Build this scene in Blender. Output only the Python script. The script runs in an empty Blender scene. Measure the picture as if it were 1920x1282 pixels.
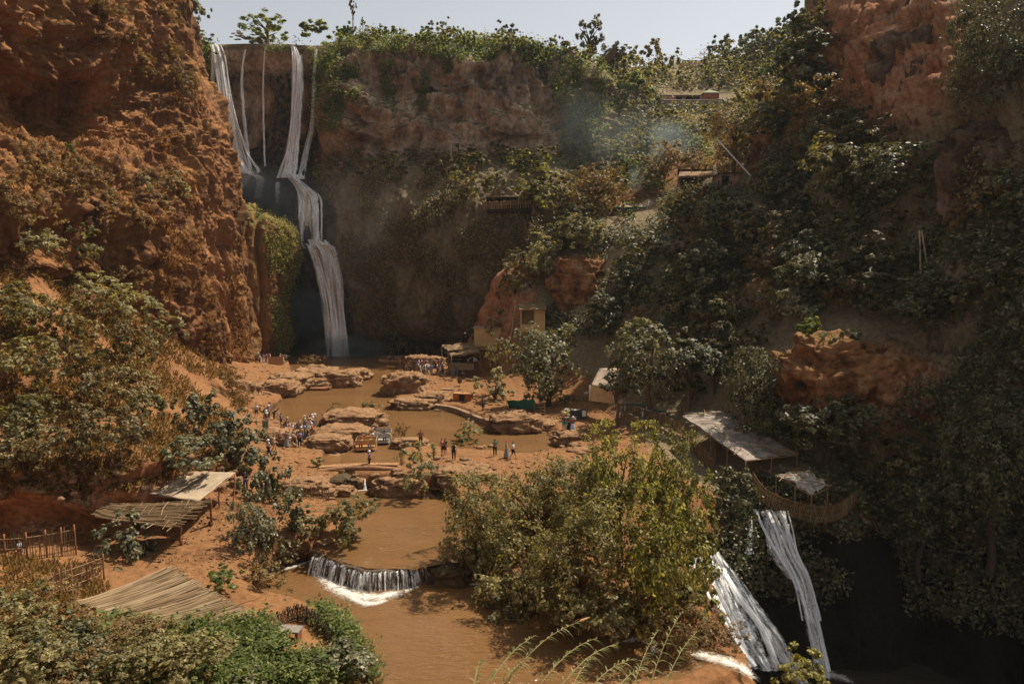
import bpy, math, random
import numpy as np
from mathutils import Vector, Matrix

# ------------------------------------------------------------------ camera, sky, sun, exposure
sc = bpy.context.scene
COL = sc.collection
PITCH = math.radians(6.29)
CAMZ = 19.0
cam_d = bpy.data.cameras.new('camera')
cam_d.lens = 24.0
cam_d.sensor_width = 36.0
cam_d.clip_start = 0.5
cam_d.clip_end = 5000.0
cam = bpy.data.objects.new('camera', cam_d)
COL.objects.link(cam)
cam.location = (0, 0, CAMZ)
cam.rotation_euler = (math.pi / 2 - PITCH, 0, 0)
sc.camera = cam

SUN_EL = math.radians(58.0)
SUN_AZ = math.radians(55.0)          # from +Y (view direction) towards +X
sdir = Vector((math.sin(SUN_AZ) * math.cos(SUN_EL), math.cos(SUN_AZ) * math.cos(SUN_EL), math.sin(SUN_EL)))
w = bpy.data.worlds.new('World')
sc.world = w
w.use_nodes = True
nt = w.node_tree
nt.nodes.clear()
sky = nt.nodes.new('ShaderNodeTexSky')
sky.sky_type = 'NISHITA'
sky.sun_disc = False
sky.sun_elevation = SUN_EL
sky.sun_rotation = SUN_AZ
sky.air_density = 1.0
sky.dust_density = 1.2
sky.ozone_density = 1.0
hs = nt.nodes.new('ShaderNodeHueSaturation')
hs.inputs['Saturation'].default_value = 0.22
bg = nt.nodes.new('ShaderNodeBackground')
bg.inputs['Strength'].default_value = 0.095
wo = nt.nodes.new('ShaderNodeOutputWorld')
nt.links.new(sky.outputs[0], hs.inputs['Color'])
nt.links.new(hs.outputs[0], bg.inputs['Color'])
nt.links.new(bg.outputs[0], wo.inputs[0])
sl = bpy.data.lights.new('sun', 'SUN')
sl.energy = 5.0
sl.angle = math.radians(0.5)
sl.color = (1.0, 0.90, 0.75)
sun = bpy.data.objects.new('sun', sl)
COL.objects.link(sun)
sun.rotation_euler = (-sdir).to_track_quat('-Z', 'Y').to_euler()
sun.location = (40, 60, 140)
sc.view_settings.view_transform = 'Standard'
sc.view_settings.look = 'None'
sc.view_settings.exposure = 0.42
sc.view_settings.gamma = 1.0
sc.cycles.use_denoising = True
sc.cycles.max_bounces = 6
sc.cycles.diffuse_bounces = 4
sc.cycles.glossy_bounces = 2
sc.cycles.transmission_bounces = 3
sc.cycles.volume_bounces = 0
sc.cycles.transparent_max_bounces = 12

# ------------------------------------------------------------------ perspective helpers (photo pixels 1920x1282 -> world)
CT, ST = math.cos(PITCH), math.sin(PITCH)

def ray(px, py):
    u = (px - 960.0) / 1280.0
    v = (641.0 - py) / 1280.0
    return (u, CT + ST * v, -ST + CT * v)

def P(px, py, d):
    x, y, z = ray(px, py)
    k = d / y
    return Vector((x * k, d, CAMZ + z * k))

def G(px, py, z):
    x, y, dz = ray(px, py)
    k = (z - CAMZ) / dz
    return Vector((x * k, y * k, z))

def project(V):
    V = np.asarray(V, float)
    X, Y, Z = V[..., 0], V[..., 1], V[..., 2] - CAMZ
    f = Y * CT - Z * ST
    up = Y * ST + Z * CT
    f = np.maximum(f, 1e-3)
    return 960 + 1280 * X / f, 641 - 1280 * up / f

# ------------------------------------------------------------------ numpy noise
_rng = np.random.RandomState(7)
_perm = np.concatenate([_rng.permutation(256)] * 3)
_grad = _rng.normal(size=(256, 3))
_grad /= np.linalg.norm(_grad, axis=1)[:, None]

def perlin(Pn):
    Pn = np.asarray(Pn, float)
    sh = Pn.shape[:-1]
    q = Pn.reshape(-1, 3)
    i = np.floor(q).astype(int)
    f = q - i
    i &= 255
    s = f * f * f * (f * (f * 6 - 15) + 10)
    out = np.zeros(len(q))
    for dx in (0, 1):
        wx = s[:, 0] if dx else 1 - s[:, 0]
        for dy in (0, 1):
            wy = s[:, 1] if dy else 1 - s[:, 1]
            for dz in (0, 1):
                wz = s[:, 2] if dz else 1 - s[:, 2]
                h = _perm[_perm[_perm[(i[:, 0] + dx) & 255] + ((i[:, 1] + dy) & 255)] + ((i[:, 2] + dz) & 255)]
                g = _grad[h & 255]
                out += wx * wy * wz * (g[:, 0] * (f[:, 0] - dx) + g[:, 1] * (f[:, 1] - dy) + g[:, 2] * (f[:, 2] - dz))
    return out.reshape(sh)

def fbm(Pn, octv=4, gain=0.5, lac=2.03, ridged=False):
    a, s, t = 1.0, 0.0, 0.0
    q = np.array(Pn, float)
    for _ in range(octv):
        n = perlin(q) * 1.6
        if ridged:
            n = 1 - 2 * np.abs(n)
        s = s + a * n
        t += a
        a *= gain
        q = q * lac + 17.3
    return s / t

def sstep(a, b, x):
    t = np.clip((x - a) / (b - a), 0, 1)
    return t * t * (3 - 2 * t)

# ------------------------------------------------------------------ object helpers
def tag(o, label=None, cat=None, group=None, kind=None):
    if label: o['label'] = label
    if cat: o['category'] = cat
    if group: o['group'] = group
    if kind: o['kind'] = kind
    return o

def empty(name, loc=(0, 0, 0), rz=0.0):
    o = bpy.data.objects.new(name, None)
    COL.objects.link(o)
    o.location = loc
    o.rotation_euler = (0, 0, rz)
    o.empty_display_size = 0.3
    return o

def link(name, me, parent=None):
    o = bpy.data.objects.new(name, me)
    COL.objects.link(o)
    if parent is not None:
        o.parent = parent
    return o

def copy_tree(o, parent=None):
    c = o.copy()
    COL.objects.link(c)
    if parent is not None:
        c.parent = parent
    for ch in list(o.children):
        copy_tree(ch, c)
    return c

def np_mesh(name, V, F, mat=None, smooth=False, uv=None):
    """V (n,3); F (m,k) same-size faces"""
    me = bpy.data.meshes.new(name)
    V = np.asarray(V, np.float32)
    F = np.asarray(F, np.int32)
    m, k = F.shape
    me.vertices.add(len(V))
    me.vertices.foreach_set('co', V.ravel())
    me.loops.add(m * k)
    me.loops.foreach_set('vertex_index', F.ravel())
    me.polygons.add(m)
    me.polygons.foreach_set('loop_start', np.arange(0, m * k, k, dtype=np.int32))
    me.polygons.foreach_set('loop_total', np.full(m, k, np.int32))
    if smooth:
        me.polygons.foreach_set('use_smooth', np.ones(m, bool))
    if uv is not None:
        l = me.uv_layers.new(name='UVMap')
        l.data.foreach_set('uv', np.asarray(uv, np.float32)[F.ravel()].ravel())
    me.update(calc_edges=True)
    if mat: me.materials.append(mat)
    return me

class MB:
    """collects boxes, tubes and sheets into ONE mesh"""
    def __init__(s):
        s.v, s.f = [], []
    def add(s, vs, fs):
        b = len(s.v)
        s.v += [tuple(v) for v in vs]
        s.f += [tuple(b + i for i in f) for f in fs]
        return s
    def box(s, c, size, rz=0.0, rx=0.0, ry=0.0):
        M = Matrix.Translation(c) @ Matrix.Rotation(rz, 4, 'Z') @ Matrix.Rotation(ry, 4, 'Y') @ Matrix.Rotation(rx, 4, 'X')
        a, b, h = size[0] / 2, size[1] / 2, size[2] / 2
        vs = [M @ Vector((x, y, z)) for x in (-a, a) for y in (-b, b) for z in (-h, h)]
        return s.add(vs, [(0, 1, 3, 2), (4, 6, 7, 5), (0, 4, 5, 1), (2, 3, 7, 6), (0, 2, 6, 4), (1, 5, 7, 3)])
    def tube(s, pts, r, n=6, cap=True):
        pts = [Vector(p) for p in pts]
        if not hasattr(r, '__len__'): r = [r] * len(pts)
        vs, fs = [], []
        prev = None
        for i, p in enumerate(pts):
            t = (pts[min(i + 1, len(pts) - 1)] - pts[max(i - 1, 0)])
            if t.length < 1e-6: t = Vector((0, 0, 1))
            t.normalize()
            a = prev if prev is not None else (Vector((1, 0, 0)) if abs(t.x) < 0.8 else Vector((0, 1, 0)))
            a = (a - t * a.dot(t))
            if a.length < 1e-5: a = t.orthogonal()
            a.normalize()
            prev = a
            b = t.cross(a)
            for k in range(n):
                th = 2 * math.pi * k / n
                vs.append(p + (a * math.cos(th) + b * math.sin(th)) * r[i])
        for i in range(len(pts) - 1):
            for k in range(n):
                k2 = (k + 1) % n
                fs.append((i * n + k, i * n + k2, (i + 1) * n + k2, (i + 1) * n + k))
        if cap:
            fs.append(tuple(range(n - 1, -1, -1)))
            fs.append(tuple((len(pts) - 1) * n + k for k in range(n)))
        return s.add(vs, fs)
    def grid(s, rows):
        b = []
        n = len(rows[0])
        for r in rows: b += [tuple(p) for p in r]
        fs = [(i * n + j, i * n + j + 1, (i + 1) * n + j + 1, (i + 1) * n + j) for i in range(len(rows) - 1) for j in range(n - 1)]
        return s.add(b, fs)
    def slab(s, rows, th):
        """grid sheet with a thickness th downwards"""
        n, m = len(rows[0]), len(rows)
        top = [Vector(p) for r in rows for p in r]
        vs = top + [p - Vector((0, 0, th)) for p in top]
        o = n * m
        fs = []
        for i in range(m - 1):
            for j in range(n - 1):
                q = (i * n + j, i * n + j + 1, (i + 1) * n + j + 1, (i + 1) * n + j)
                fs += [q, tuple(o + k for k in q[::-1])]
        per = [j for j in range(n)] + [i * n + n - 1 for i in range(1, m)] + [(m - 1) * n + j for j in range(n - 2, -1, -1)] + [i * n for i in range(m - 2, 0, -1)]
        for a, b2 in zip(per, per[1:] + per[:1]):
            fs.append((b2, a, o + a, o + b2))
        return s.add(vs, fs)
    def lathe(s, prof, n=12, c=(0, 0, 0)):
        vs = [(c[0] + r * math.cos(2 * math.pi * k / n), c[1] + r * math.sin(2 * math.pi * k / n), c[2] + z) for r, z in prof for k in range(n)]
        fs = [(i * n + k, i * n + (k + 1) % n, (i + 1) * n + (k + 1) % n, (i + 1) * n + k) for i in range(len(prof) - 1) for k in range(n)]
        return s.add(vs, fs)
    def mesh(s, name, mat=None, smooth=False):
        me = bpy.data.meshes.new(name)
        me.from_pydata(s.v, [], s.f)
        me.validate()
        if smooth:
            me.polygons.foreach_set('use_smooth', np.ones(len(me.polygons), bool))
        me.update()
        if mat: me.materials.append(mat)
        return me
    def build(s, name, mat=None, parent=None, smooth=False):
        return link(name, s.mesh(name, mat, smooth), parent)

# ------------------------------------------------------------------ materials
def new_mat(name):
    m = bpy.data.materials.new(name)
    m.use_nodes = True
    n = m.node_tree.nodes
    n.clear()
    out = n.new('ShaderNodeOutputMaterial')
    bs = n.new('ShaderNodeBsdfPrincipled')
    m.node_tree.links.new(bs.outputs[0], out.inputs[0])
    return m, m.node_tree, bs, out

def ramp(t, stops, interp='LINEAR'):
    r = t.nodes.new('ShaderNodeValToRGB')
    r.color_ramp.interpolation = interp
    el = r.color_ramp.elements
    while len(el) > 1: el.remove(el[-1])
    for i, (p, c) in enumerate(stops):
        e = el[0] if i == 0 else el.new(p)
        e.position = p
        e.color = (c[0], c[1], c[2], 1) if hasattr(c, '__len__') else (c, c, c, 1)
    return r

def noise(t, vec, scale, detail=6, rough=0.6, dist=0.0):
    n = t.nodes.new('ShaderNodeTexNoise')
    n.inputs['Scale'].default_value = scale
    n.inputs['Detail'].default_value = detail
    n.inputs['Roughness'].default_value = rough
    n.inputs['Distortion'].default_value = dist
    if vec is not None: t.links.new(vec, n.inputs['Vector'])
    return n.outputs[0]

def mixc(t, fac, a, b, mode='MIX'):
    m = t.nodes.new('ShaderNodeMix')
    m.data_type = 'RGBA'
    m.blend_type = mode
    for s, v in ((m.inputs[0], fac), (m.inputs[6], a), (m.inputs[7], b)):
        if hasattr(v, 'is_output'): t.links.new(v, s)
        elif hasattr(v, '__len__'): s.default_value = (v[0], v[1], v[2], 1)
        else: s.default_value = v
    return m.outputs[2]

def mth(t, op, a, b=0.5):
    m = t.nodes.new('ShaderNodeMath')
    m.operation = op
    for s, v in ((m.inputs[0], a), (m.inputs[1], b)):
        if hasattr(v, 'is_output'): t.links.new(v, s)
        else: s.default_value = v
    return m.outputs[0]

def mapping(t, vec, scale=(1, 1, 1), rot=(0, 0, 0)):
    m = t.nodes.new('ShaderNodeMapping')
    m.inputs['Scale'].default_value = scale
    m.inputs['Rotation'].default_value = rot
    t.links.new(vec, m.inputs['Vector'])
    return m.outputs[0]

def bump(t, bs, h, strength=0.5, dist=0.2):
    b = t.nodes.new('ShaderNodeBump')
    b.inputs['Strength'].default_value = strength
    b.inputs['Distance'].default_value = dist
    t.links.new(h, b.inputs['Height'])
    t.links.new(b.outputs[0], bs.inputs['Normal'])

def objco(t):
    n = t.nodes.new('ShaderNodeTexCoord')
    return n.outputs['Object']

def rock_mat(name, stops, scale=0.25, stretch=(1, 1, 1), dust=None, dust_from=0.55, dust_to=0.85, fine=3.0, bump_d=0.25, grassy=None, grass_cover=0.5, zones=False):
    """clay rock: fbm colour, a second colour on upward faces (dust or grass), patches of dry grass, bump"""
    m, t, bs, out = new_mat(name)
    co = mapping(t, objco(t), stretch)
    n1 = noise(t, co, scale, 9, 0.65, 0.4)
    c = ramp(t, stops).outputs[0]
    t.links.new(n1, t.nodes[c.node.name].inputs[0])
    nf = noise(t, co, fine, 6, 0.7)
    sp = ramp(t, [(0.3, 0.45), (0.5, 1.0), (0.72, 1.35)])
    t.links.new(nf, sp.inputs[0])
    c = mixc(t, 1.0, c, sp.outputs[0], 'MULTIPLY')
    if grassy:
        ng = noise(t, co, scale * 1.7, 8, 0.7, 0.8)
        rg = ramp(t, [(grass_cover - 0.06, 0.0), (grass_cover + 0.06, 1.0)])
        t.links.new(ng, rg.inputs[0])
        g = ramp(t, [(0.3, [x * 0.6 for x in grassy]), (0.7, grassy)])
        t.links.new(noise(t, co, fine * 2, 5, 0.7), g.inputs[0])
        c = mixc(t, rg.outputs[0], c, g.outputs[0])
    if dust:
        ge = t.nodes.new('ShaderNodeNewGeometry')
        sx = t.nodes.new('ShaderNodeSeparateXYZ')
        t.links.new(ge.outputs['Normal'], sx.inputs[0])
        wob = mth(t, 'ADD', sx.outputs[2], mth(t, 'MULTIPLY', mth(t, 'SUBTRACT', n1, 0.5), 1.1))
        rd = ramp(t, [(dust_from, 0.0), (dust_to, 1.0)])
        t.links.new(wob, rd.inputs[0])
        d2 = mixc(t, 0.8, dust, sp.outputs[0], 'MULTIPLY')
        c = mixc(t, rd.outputs[0], c, d2)
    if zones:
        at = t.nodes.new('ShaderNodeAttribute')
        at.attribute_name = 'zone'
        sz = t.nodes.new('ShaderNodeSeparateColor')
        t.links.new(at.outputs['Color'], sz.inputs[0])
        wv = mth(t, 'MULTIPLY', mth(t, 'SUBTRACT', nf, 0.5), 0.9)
        def zmask(ch):
            r_ = ramp(t, [(0.35, 0.0), (0.65, 1.0)])
            t.links.new(mth(t, 'ADD', sz.outputs[ch], wv), r_.inputs[0])
            return r_.outputs[0]
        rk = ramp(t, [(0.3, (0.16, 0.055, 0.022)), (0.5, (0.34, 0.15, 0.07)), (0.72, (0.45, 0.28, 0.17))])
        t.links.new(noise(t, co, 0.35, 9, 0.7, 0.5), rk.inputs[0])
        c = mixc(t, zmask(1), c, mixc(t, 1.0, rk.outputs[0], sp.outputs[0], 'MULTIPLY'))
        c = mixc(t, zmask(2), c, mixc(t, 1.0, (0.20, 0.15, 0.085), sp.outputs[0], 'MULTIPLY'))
        c = mixc(t, zmask(0), c, mixc(t, 1.0, (0.02, 0.015, 0.010), sp.outputs[0], 'MULTIPLY'))  # near-black: wet rock, and in the gorge its painted shade
    t.links.new(c, bs.inputs['Base Color'])
    bs.inputs['Roughness'].default_value = 0.95
    bs.inputs['Specular IOR Level'].default_value = 0.15
    hv = noise(t, co, fine * 0.6, 10, 0.72)
    vo = t.nodes.new('ShaderNodeTexVoronoi')
    vo.inputs['Scale'].default_value = fine * 0.5
    t.links.new(co, vo.inputs['Vector'])
    bump(t, bs, mth(t, 'ADD', hv, mth(t, 'MULTIPLY', vo.outputs[0], 0.5)), 0.9, bump_d)
    return m

def leaf_mat(name, cols, trans=0.35, spec=0.25, rough=0.55):
    """per-leaf colour from Random Per Island, some light passing through the leaves"""
    m, t, bs, out = new_mat(name)
    ge = t.nodes.new('ShaderNodeNewGeometry')
    n = len(cols)
    r = ramp(t, [(i / max(1, n - 1), c) for i, c in enumerate(cols)])
    oi = t.nodes.new('ShaderNodeObjectInfo')
    big = noise(t, objco(t), 0.9, 2, 0.5)
    v = mth(t, 'ADD', mth(t, 'MULTIPLY', mth(t, 'POWER', ge.outputs['Random Per Island'], 1.6), 0.85), mth(t, 'MULTIPLY', big, 0.4))
    v = mth(t, 'ADD', v, mth(t, 'MULTIPLY', mth(t, 'SUBTRACT', oi.outputs['Random'], 0.5), 0.25))
    t.links.new(mth(t, 'SUBTRACT', v, 0.05), r.inputs[0])
    t.links.new(r.outputs[0], bs.inputs['Base Color'])
    bs.inputs['Roughness'].default_value = rough
    bs.inputs['Specular IOR Level'].default_value = spec
    tr = t.nodes.new('ShaderNodeBsdfTranslucent')
    tc = mixc(t, 1.0, r.outputs[0], (1.6, 1.5, 0.6), 'MULTIPLY')
    t.links.new(tc, tr.inputs['Color'])
    mx = t.nodes.new('ShaderNodeMixShader')
    mx.inputs[0].default_value = trans
    t.links.new(bs.outputs[0], mx.inputs[1])
    t.links.new(tr.outputs[0], mx.inputs[2])
    t.links.new(mx.outputs[0], out.inputs[0])
    return m

def plain_mat(name, c, rough=0.8, var=0.25, scale=3.0, stretch=(1, 1, 1), spec=0.2, bumpd=0.02, c2=None):
    m, t, bs, out = new_mat(name)
    co = mapping(t, objco(t), stretch)
    n = noise(t, co, scale, 6, 0.65)
    lo = [x * (1 - var) for x in c]
    hi = c2 if c2 else [min(1, x * (1 + var)) for x in c]
    r = ramp(t, [(0.3, lo), (0.7, hi)])
    t.links.new(n, r.inputs[0])
    t.links.new(r.outputs[0], bs.inputs['Base Color'])
    bs.inputs['Roughness'].default_value = rough
    bs.inputs['Specular IOR Level'].default_value = spec
    if bumpd:
        bump(t, bs, noise(t, co, scale * 3, 4, 0.6), 0.6, bumpd)
    return m

MATS = {}
def cloth(c):
    k = tuple(round(x, 3) for x in c)
    if k not in MATS:
        MATS[k] = plain_mat('cloth', c, 0.9, 0.12, 6.0, bumpd=0.0)
    return MATS[k]

M_left = rock_mat('ochre_cliff', [(0.34, (0.05, 0.023, 0.012)), (0.46, (0.15, 0.066, 0.029)), (0.56, (0.245, 0.112, 0.049)), (0.72, (0.37, 0.19, 0.092))],
                  0.10, (1, 1, 0.55), dust=(0.29, 0.135, 0.05), dust_from=0.35, dust_to=0.9, fine=1.5, bump_d=0.45, grassy=(0.24, 0.12, 0.042), grass_cover=0.54)
M_back = rock_mat('red_cliff', [(0.34, (0.085, 0.055, 0.04)), (0.44, (0.27, 0.175, 0.12)), (0.55, (0.46, 0.32, 0.22)), (0.7, (0.66, 0.52, 0.40))],
                  0.17, (1, 1, 0.7), dust=(0.13, 0.12, 0.05), dust_from=0.45, dust_to=0.8, fine=1.0, bump_d=0.8, zones=True)
M_ground = rock_mat('clay_ground', [(0.3, (0.11, 0.05, 0.021)), (0.48, (0.225, 0.103, 0.042)), (0.7, (0.33, 0.165, 0.074))],
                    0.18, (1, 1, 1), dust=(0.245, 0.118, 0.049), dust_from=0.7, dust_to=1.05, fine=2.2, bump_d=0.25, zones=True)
M_rock = rock_mat('river_rock', [(0.3, (0.06, 0.032, 0.018)), (0.48, (0.22, 0.12, 0.06)), (0.7, (0.38, 0.235, 0.13))],
                  0.5, (1, 1, 1), dust=(0.31, 0.175, 0.088), dust_from=0.55, dust_to=1.0, fine=3.2, bump_d=0.3)
# ------------------------------------------------------------------ terrain: one heightfield sheet + cliff sheets
CP = []      # control points (x, y, z)
def cd(*l):
    for px, py, d in l: CP.append(tuple(P(px, py, d)))
def cz(*l):
    for px, py, z in l: CP.append(tuple(G(px, py, z)))
def cw(*l):
    CP.extend(l)
# river floor level and banks
cz((600, 662, -.8), (700, 658, -1), (800, 655, -1), (885, 655, .4), (500, 682, 1.5), (540, 678, 1.3), (620, 700, .6), (560, 712, 1.0), (500, 712, 1.2),
   (800, 692, 1.3), (850, 705, 1.3), (880, 690, 1.6), (930, 690, 2.2), (850, 735, 1.0), (810, 752, .5), (900, 740, 1.1), (960, 760, .9), (1000, 745, 1.0),
   (980, 785, .6), (1030, 795, .6), (1070, 820, .6), (1050, 780, 1.0), (1095, 845, .7), (1100, 770, 1.4), (1200, 762, 2.4), (1270, 800, 2.2), (1340, 800, 2.6),
   (1420, 850, 2.2), (1440, 915, .5), (1330, 880, .6), (1500, 925, .5), (1590, 930, .5),
   (520, 745, .5), (490, 780, .7), (520, 830, .8), (575, 805, .7), (560, 850, .7), (600, 868, .5), (500, 870, .9), (560, 880, .4),
   (800, 852, .5), (900, 856, .5), (980, 862, .5), (1060, 860, .6), (850, 880, .6), (760, 880, .2), (900, 900, .2), (1000, 930, -.2),
   (560, 915, -.2), (620, 905, -.3), (740, 910, -.1), (500, 1000, -.2), (560, 955, -.3), (430, 1060, -.3), (480, 1085, -1.0), (590, 1010, -.6),
   (200, 1030, .3), (340, 1023, .15), (430, 960, .3), (450, 905, .6), (300, 985, .4), (100, 1015, .5), (0, 1040, .6), (400, 1000, .1),
   (0, 1000, .6), (180, 985, .5), (330, 932, .5), (430, 890, .7),
   (860, 1075, -1.6), (950, 1080, -1.8), (1050, 1000, -1.2), (1150, 1000, -1.2), (1280, 1010, -1.4), (1330, 1020, -2.0), (1250, 1100, -2.0), (1180, 1190, -2.2),
   (1330, 1185, -2.4), (1050, 1140, -2.3), (1000, 1275, -2.2))
# left earth bank, talus and the spur under the left cliff
cd((0, 890, 47.6), (100, 862, 48.8), (220, 850, 50), (330, 842, 56), (420, 800, 69), (0, 850, 51), (120, 815, 54), (240, 800, 56), (470, 760, 85), (0, 720, 56), (140, 720, 60.5), (290, 730, 71), (380, 690, 93), (440, 700, 106),
   (0, 520, 64), (120, 560, 74), (280, 610, 95), (370, 655, 113), (0, 420, 70), (-200, 480, 56), (-200, 740, 48), (-200, 960, 43), (-400, 760, 40), (130, 475, 83),
   (-450, 900, 33), (-450, 480, 46))
cw((-70, 75, 32), (-80, 100, 28), (-70, 130, 8), (-75, 160, 5), (-75, 50, 34))
# foreground slope under the camera
cd((0, 1282, 24), (-250, 1282, 22), (300, 1282, 26.5), (560, 1282, 30), (100, 1180, 31.5), (-150, 1130, 33), (300, 1190, 34.3), (400, 1150, 36.5), (560, 1205, 33), (640, 1262, 32),
   (1150, 1282, 34), (1400, 1282, 34.5), (1300, 1230, 36))
cw((0, 0, 17.3), (-12, 0, 17), (12, 0, 16), (-10, 9, 11), (2, 12, 5), (-8, 18, 5.5), (0, 18, .5), (0, 25, -3.5), (8, 26, -3.6), (14, 22, -2.5), (-20, 15, 9), (-40, 10, 18), (40, 10, 14), (26, 20, 2))
# gorge
cw((22, 40, -12), (26, 45, -12), (35, 43, -12), (30, 36, -12), (21, 34, -11.5), (20, 47, -10), (14.6, 40, -8), (14.8, 44, -9), (13.0, 44, -2.6), (12.4, 40, -2.8), (14.4, 49.7, -2.2), (15.6, 48.6, -7), (17.5, 44, -11.5), (17.5, 39.5, -11.5), (13.2, 36.5, -5), (12.2, 36.5, -2.9), (16, 36, -11), (25, 49, -11), (32, 49.5, -10.5), (38, 46, -11), (40, 38, -10), (45, 30, -4), (18.5, 50, -6))
cd((1450, 975, 54), (1600, 990, 52), (1700, 930, 54.5), (1850, 910, 52), (1930, 900, 50), (1850, 1030, 49))
# right slope
cd((1290, 740, 77), (1300, 680, 80), (1400, 690, 75), (1400, 600, 82), (1500, 700, 66), (1500, 600, 73), (1600, 880, 58), (1640, 780, 59), (1600, 600, 67), (1750, 700, 59), (1800, 560, 60), (1930, 700, 52), (1930, 520, 55),
   (1240, 600, 92), (1180, 640, 95), (1120, 560, 109), (1060, 590, 110), (1010, 650, 108), (960, 640, 112), (925, 640, 117), (1030, 500, 118), (1000, 560, 119), (1130, 470, 115), (1240, 450, 109), (1250, 400, 119), (1340, 450, 98), (1350, 540, 90), (1450, 500, 84), (1450, 420, 92),
   (1000, 468, 119), (1030, 448, 121), (1060, 430, 124), (940, 528, 119), (902, 602, 120), (1060, 404, 139), (1110, 400, 132), (1180, 395, 129), (1250, 385, 124), (1130, 370, 142), (1310, 350, 124), (1400, 345, 117), (1440, 330, 108), (1500, 380, 95), (1500, 300, 100), (1450, 260, 118), (1540, 170, 112), (1600, 300, 88), (1700, 400, 73), (1700, 300, 78), (1800, 450, 65), (1820, 330, 68), (1930, 400, 57),
   (1548, 90, 107), (1600, 0, 101), (1650, 120, 92), (1720, 180, 82), (1750, 0, 86), (1900, 180, 63), (1900, 0, 67), (1545, -30, 118), (1560, -140, 124), (1720, -120, 104), (2100, 0, 66), (2100, 400, 48), (2100, 800, 44), (2400, 560, 42))
cw((75, 80, 50), (85, 60, 42), (75, 110, 62))
cd((1480, 240, 124), (1522, 195, 119), (1530, 198, 114), (1500, 245, 140), (1560, 205, 145), (1450, 285, 128), (1535, 190, 125))
cw((-11, 123, .3), (-7, 125.5, .5), (-4, 128, 1), (-1, 131, 2), (3, 136, 3), (-9, 136, -1), (-16, 142, -1), (-2, 146, 0), (6, 148, 8))
cw((75, 150, 70), (70, 40, 25))
# far hillside and plateau
cd((1100, 130, 205), (1050, 112, 198), (1200, 125, 222), (1300, 115, 238), (1400, 104, 250), (1540, 55, 262), (1150, 200, 187), (1300, 195, 192), (1250, 290, 157), (1050, 310, 162), (1400, 210, 178), (1480, 150, 212), (960, 320, 152), (860, 322, 150), (1320, 180, 205), (1380, 290, 140))
cw((60, 320, 105), (130, 320, 118), (0, 260, 66), (-60, 250, 62), (-20, 175, 8), (-40, 170, 5), (0, 172, 15), (-60, 180, 8), (120, 200, 110), (-20, 260, 64), (-100, 260, 62))
CP = np.array(CP)

def rbf(cp, soft=2.0):
    xy = cp[:, :2]
    def phi(d2): return np.sqrt(d2 + soft * soft)
    A = phi(((xy[:, None] - xy[None]) ** 2).sum(-1))
    n = len(cp)
    Pm = np.c_[np.ones(n), xy]
    M = np.zeros((n + 3, n + 3))
    M[:n, :n] = A + np.eye(n) * -0.02
    M[:n, n:] = Pm
    M[n:, :n] = Pm.T
    wv = np.linalg.solve(M, np.r_[cp[:, 2], 0, 0, 0])
    def f(X, Y):
        q = np.stack([X.ravel(), Y.ravel()], 1)
        out = np.empty(len(q))
        for i in range(0, len(q), 20000):
            c = q[i:i + 20000]
            d2 = ((c[:, None] - xy[None]) ** 2).sum(-1)
            out[i:i + 20000] = phi(d2) @ wv[:n] + wv[n] + c @ wv[n + 1:]
        return out.reshape(X.shape)
    return f

HF = rbf(CP)

POOLS = {}
def pool(name, z, pts):
    POOLS[name] = (z, np.array([tuple(G(x, y, z))[:2] for x, y in pts]))
pool('upper', 0.0, [(548, 690), (520, 672), (540, 650), (620, 640), (760, 640), (905, 655), (880, 672), (800, 678), (770, 700), (728, 745), (765, 764), (850, 770), (905, 790), (965, 806), (1030, 812), (1056, 830), (1052, 846),
                   (985, 854), (890, 846), (820, 840), (765, 836), (740, 848), (745, 874), (612, 877), (616, 850), (665, 835), (640, 815), (590, 800), (545, 797), (505, 778), (535, 748), (562, 738), (600, 728), (560, 712)])
pool('middle', -1.2, [(648, 912), (720, 918), (830, 930), (850, 960), (870, 1010), (840, 1052), (780, 1064), (690, 1062), (630, 1046), (612, 1030), (645, 1010), (672, 985), (655, 955), (618, 930)])
pool('lower', -2.4, [(528, 1068), (596, 1050), (640, 1068), (690, 1080), (750, 1078), (806, 1066), (920, 1088), (1000, 1110), (1080, 1170), (1140, 1190), (1300, 1195), (1330, 1225), (1250, 1262), (1100, 1262), (1000, 1282), (900, 1400), (715, 1420), (690, 1240), (645, 1190), (570, 1150), (500, 1132), (495, 1095)])

def sdist(X, Y, poly):
    q = np.stack([X.ravel(), Y.ravel()], 1)
    d = np.full(len(q), 1e9)
    ins = np.zeros(len(q), bool)
    n = len(poly)
    for i in range(n):
        a, b = poly[i], poly[(i + 1) % n]
        e = b - a
        w_ = q - a
        t = np.clip((w_ @ e) / (e @ e + 1e-9), 0, 1)
        dd = w_ - t[:, None] * e
        d = np.minimum(d, (dd ** 2).sum(1))
        c = ((a[1] <= q[:, 1]) & (b[1] > q[:, 1])) | ((b[1] <= q[:, 1]) & (a[1] > q[:, 1]))
        with np.errstate(divide='ignore', invalid='ignore'):
            xi = a[0] + (q[:, 1] - a[1]) / (b[1] - a[1]) * e[0]
        ins ^= c & (q[:, 0] < xi)
    d = np.sqrt(d)
    return np.where(ins, -d, d).reshape(X.shape)

def grid_faces(nu, nv):
    i = np.arange(nu * nv).reshape(nu, nv)
    return np.stack([i[:-1, :-1], i[1:, :-1], i[1:, 1:], i[:-1, 1:]], -1).reshape(-1, 4)

def grid_normals(V):
    du = np.gradient(V, axis=0)
    dv = np.gradient(V, axis=1)
    n = np.cross(du, dv)
    return n / (np.linalg.norm(n, axis=-1, keepdims=True) + 1e-9)

SURF = {}    # name -> (V, N) for scattering
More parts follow.
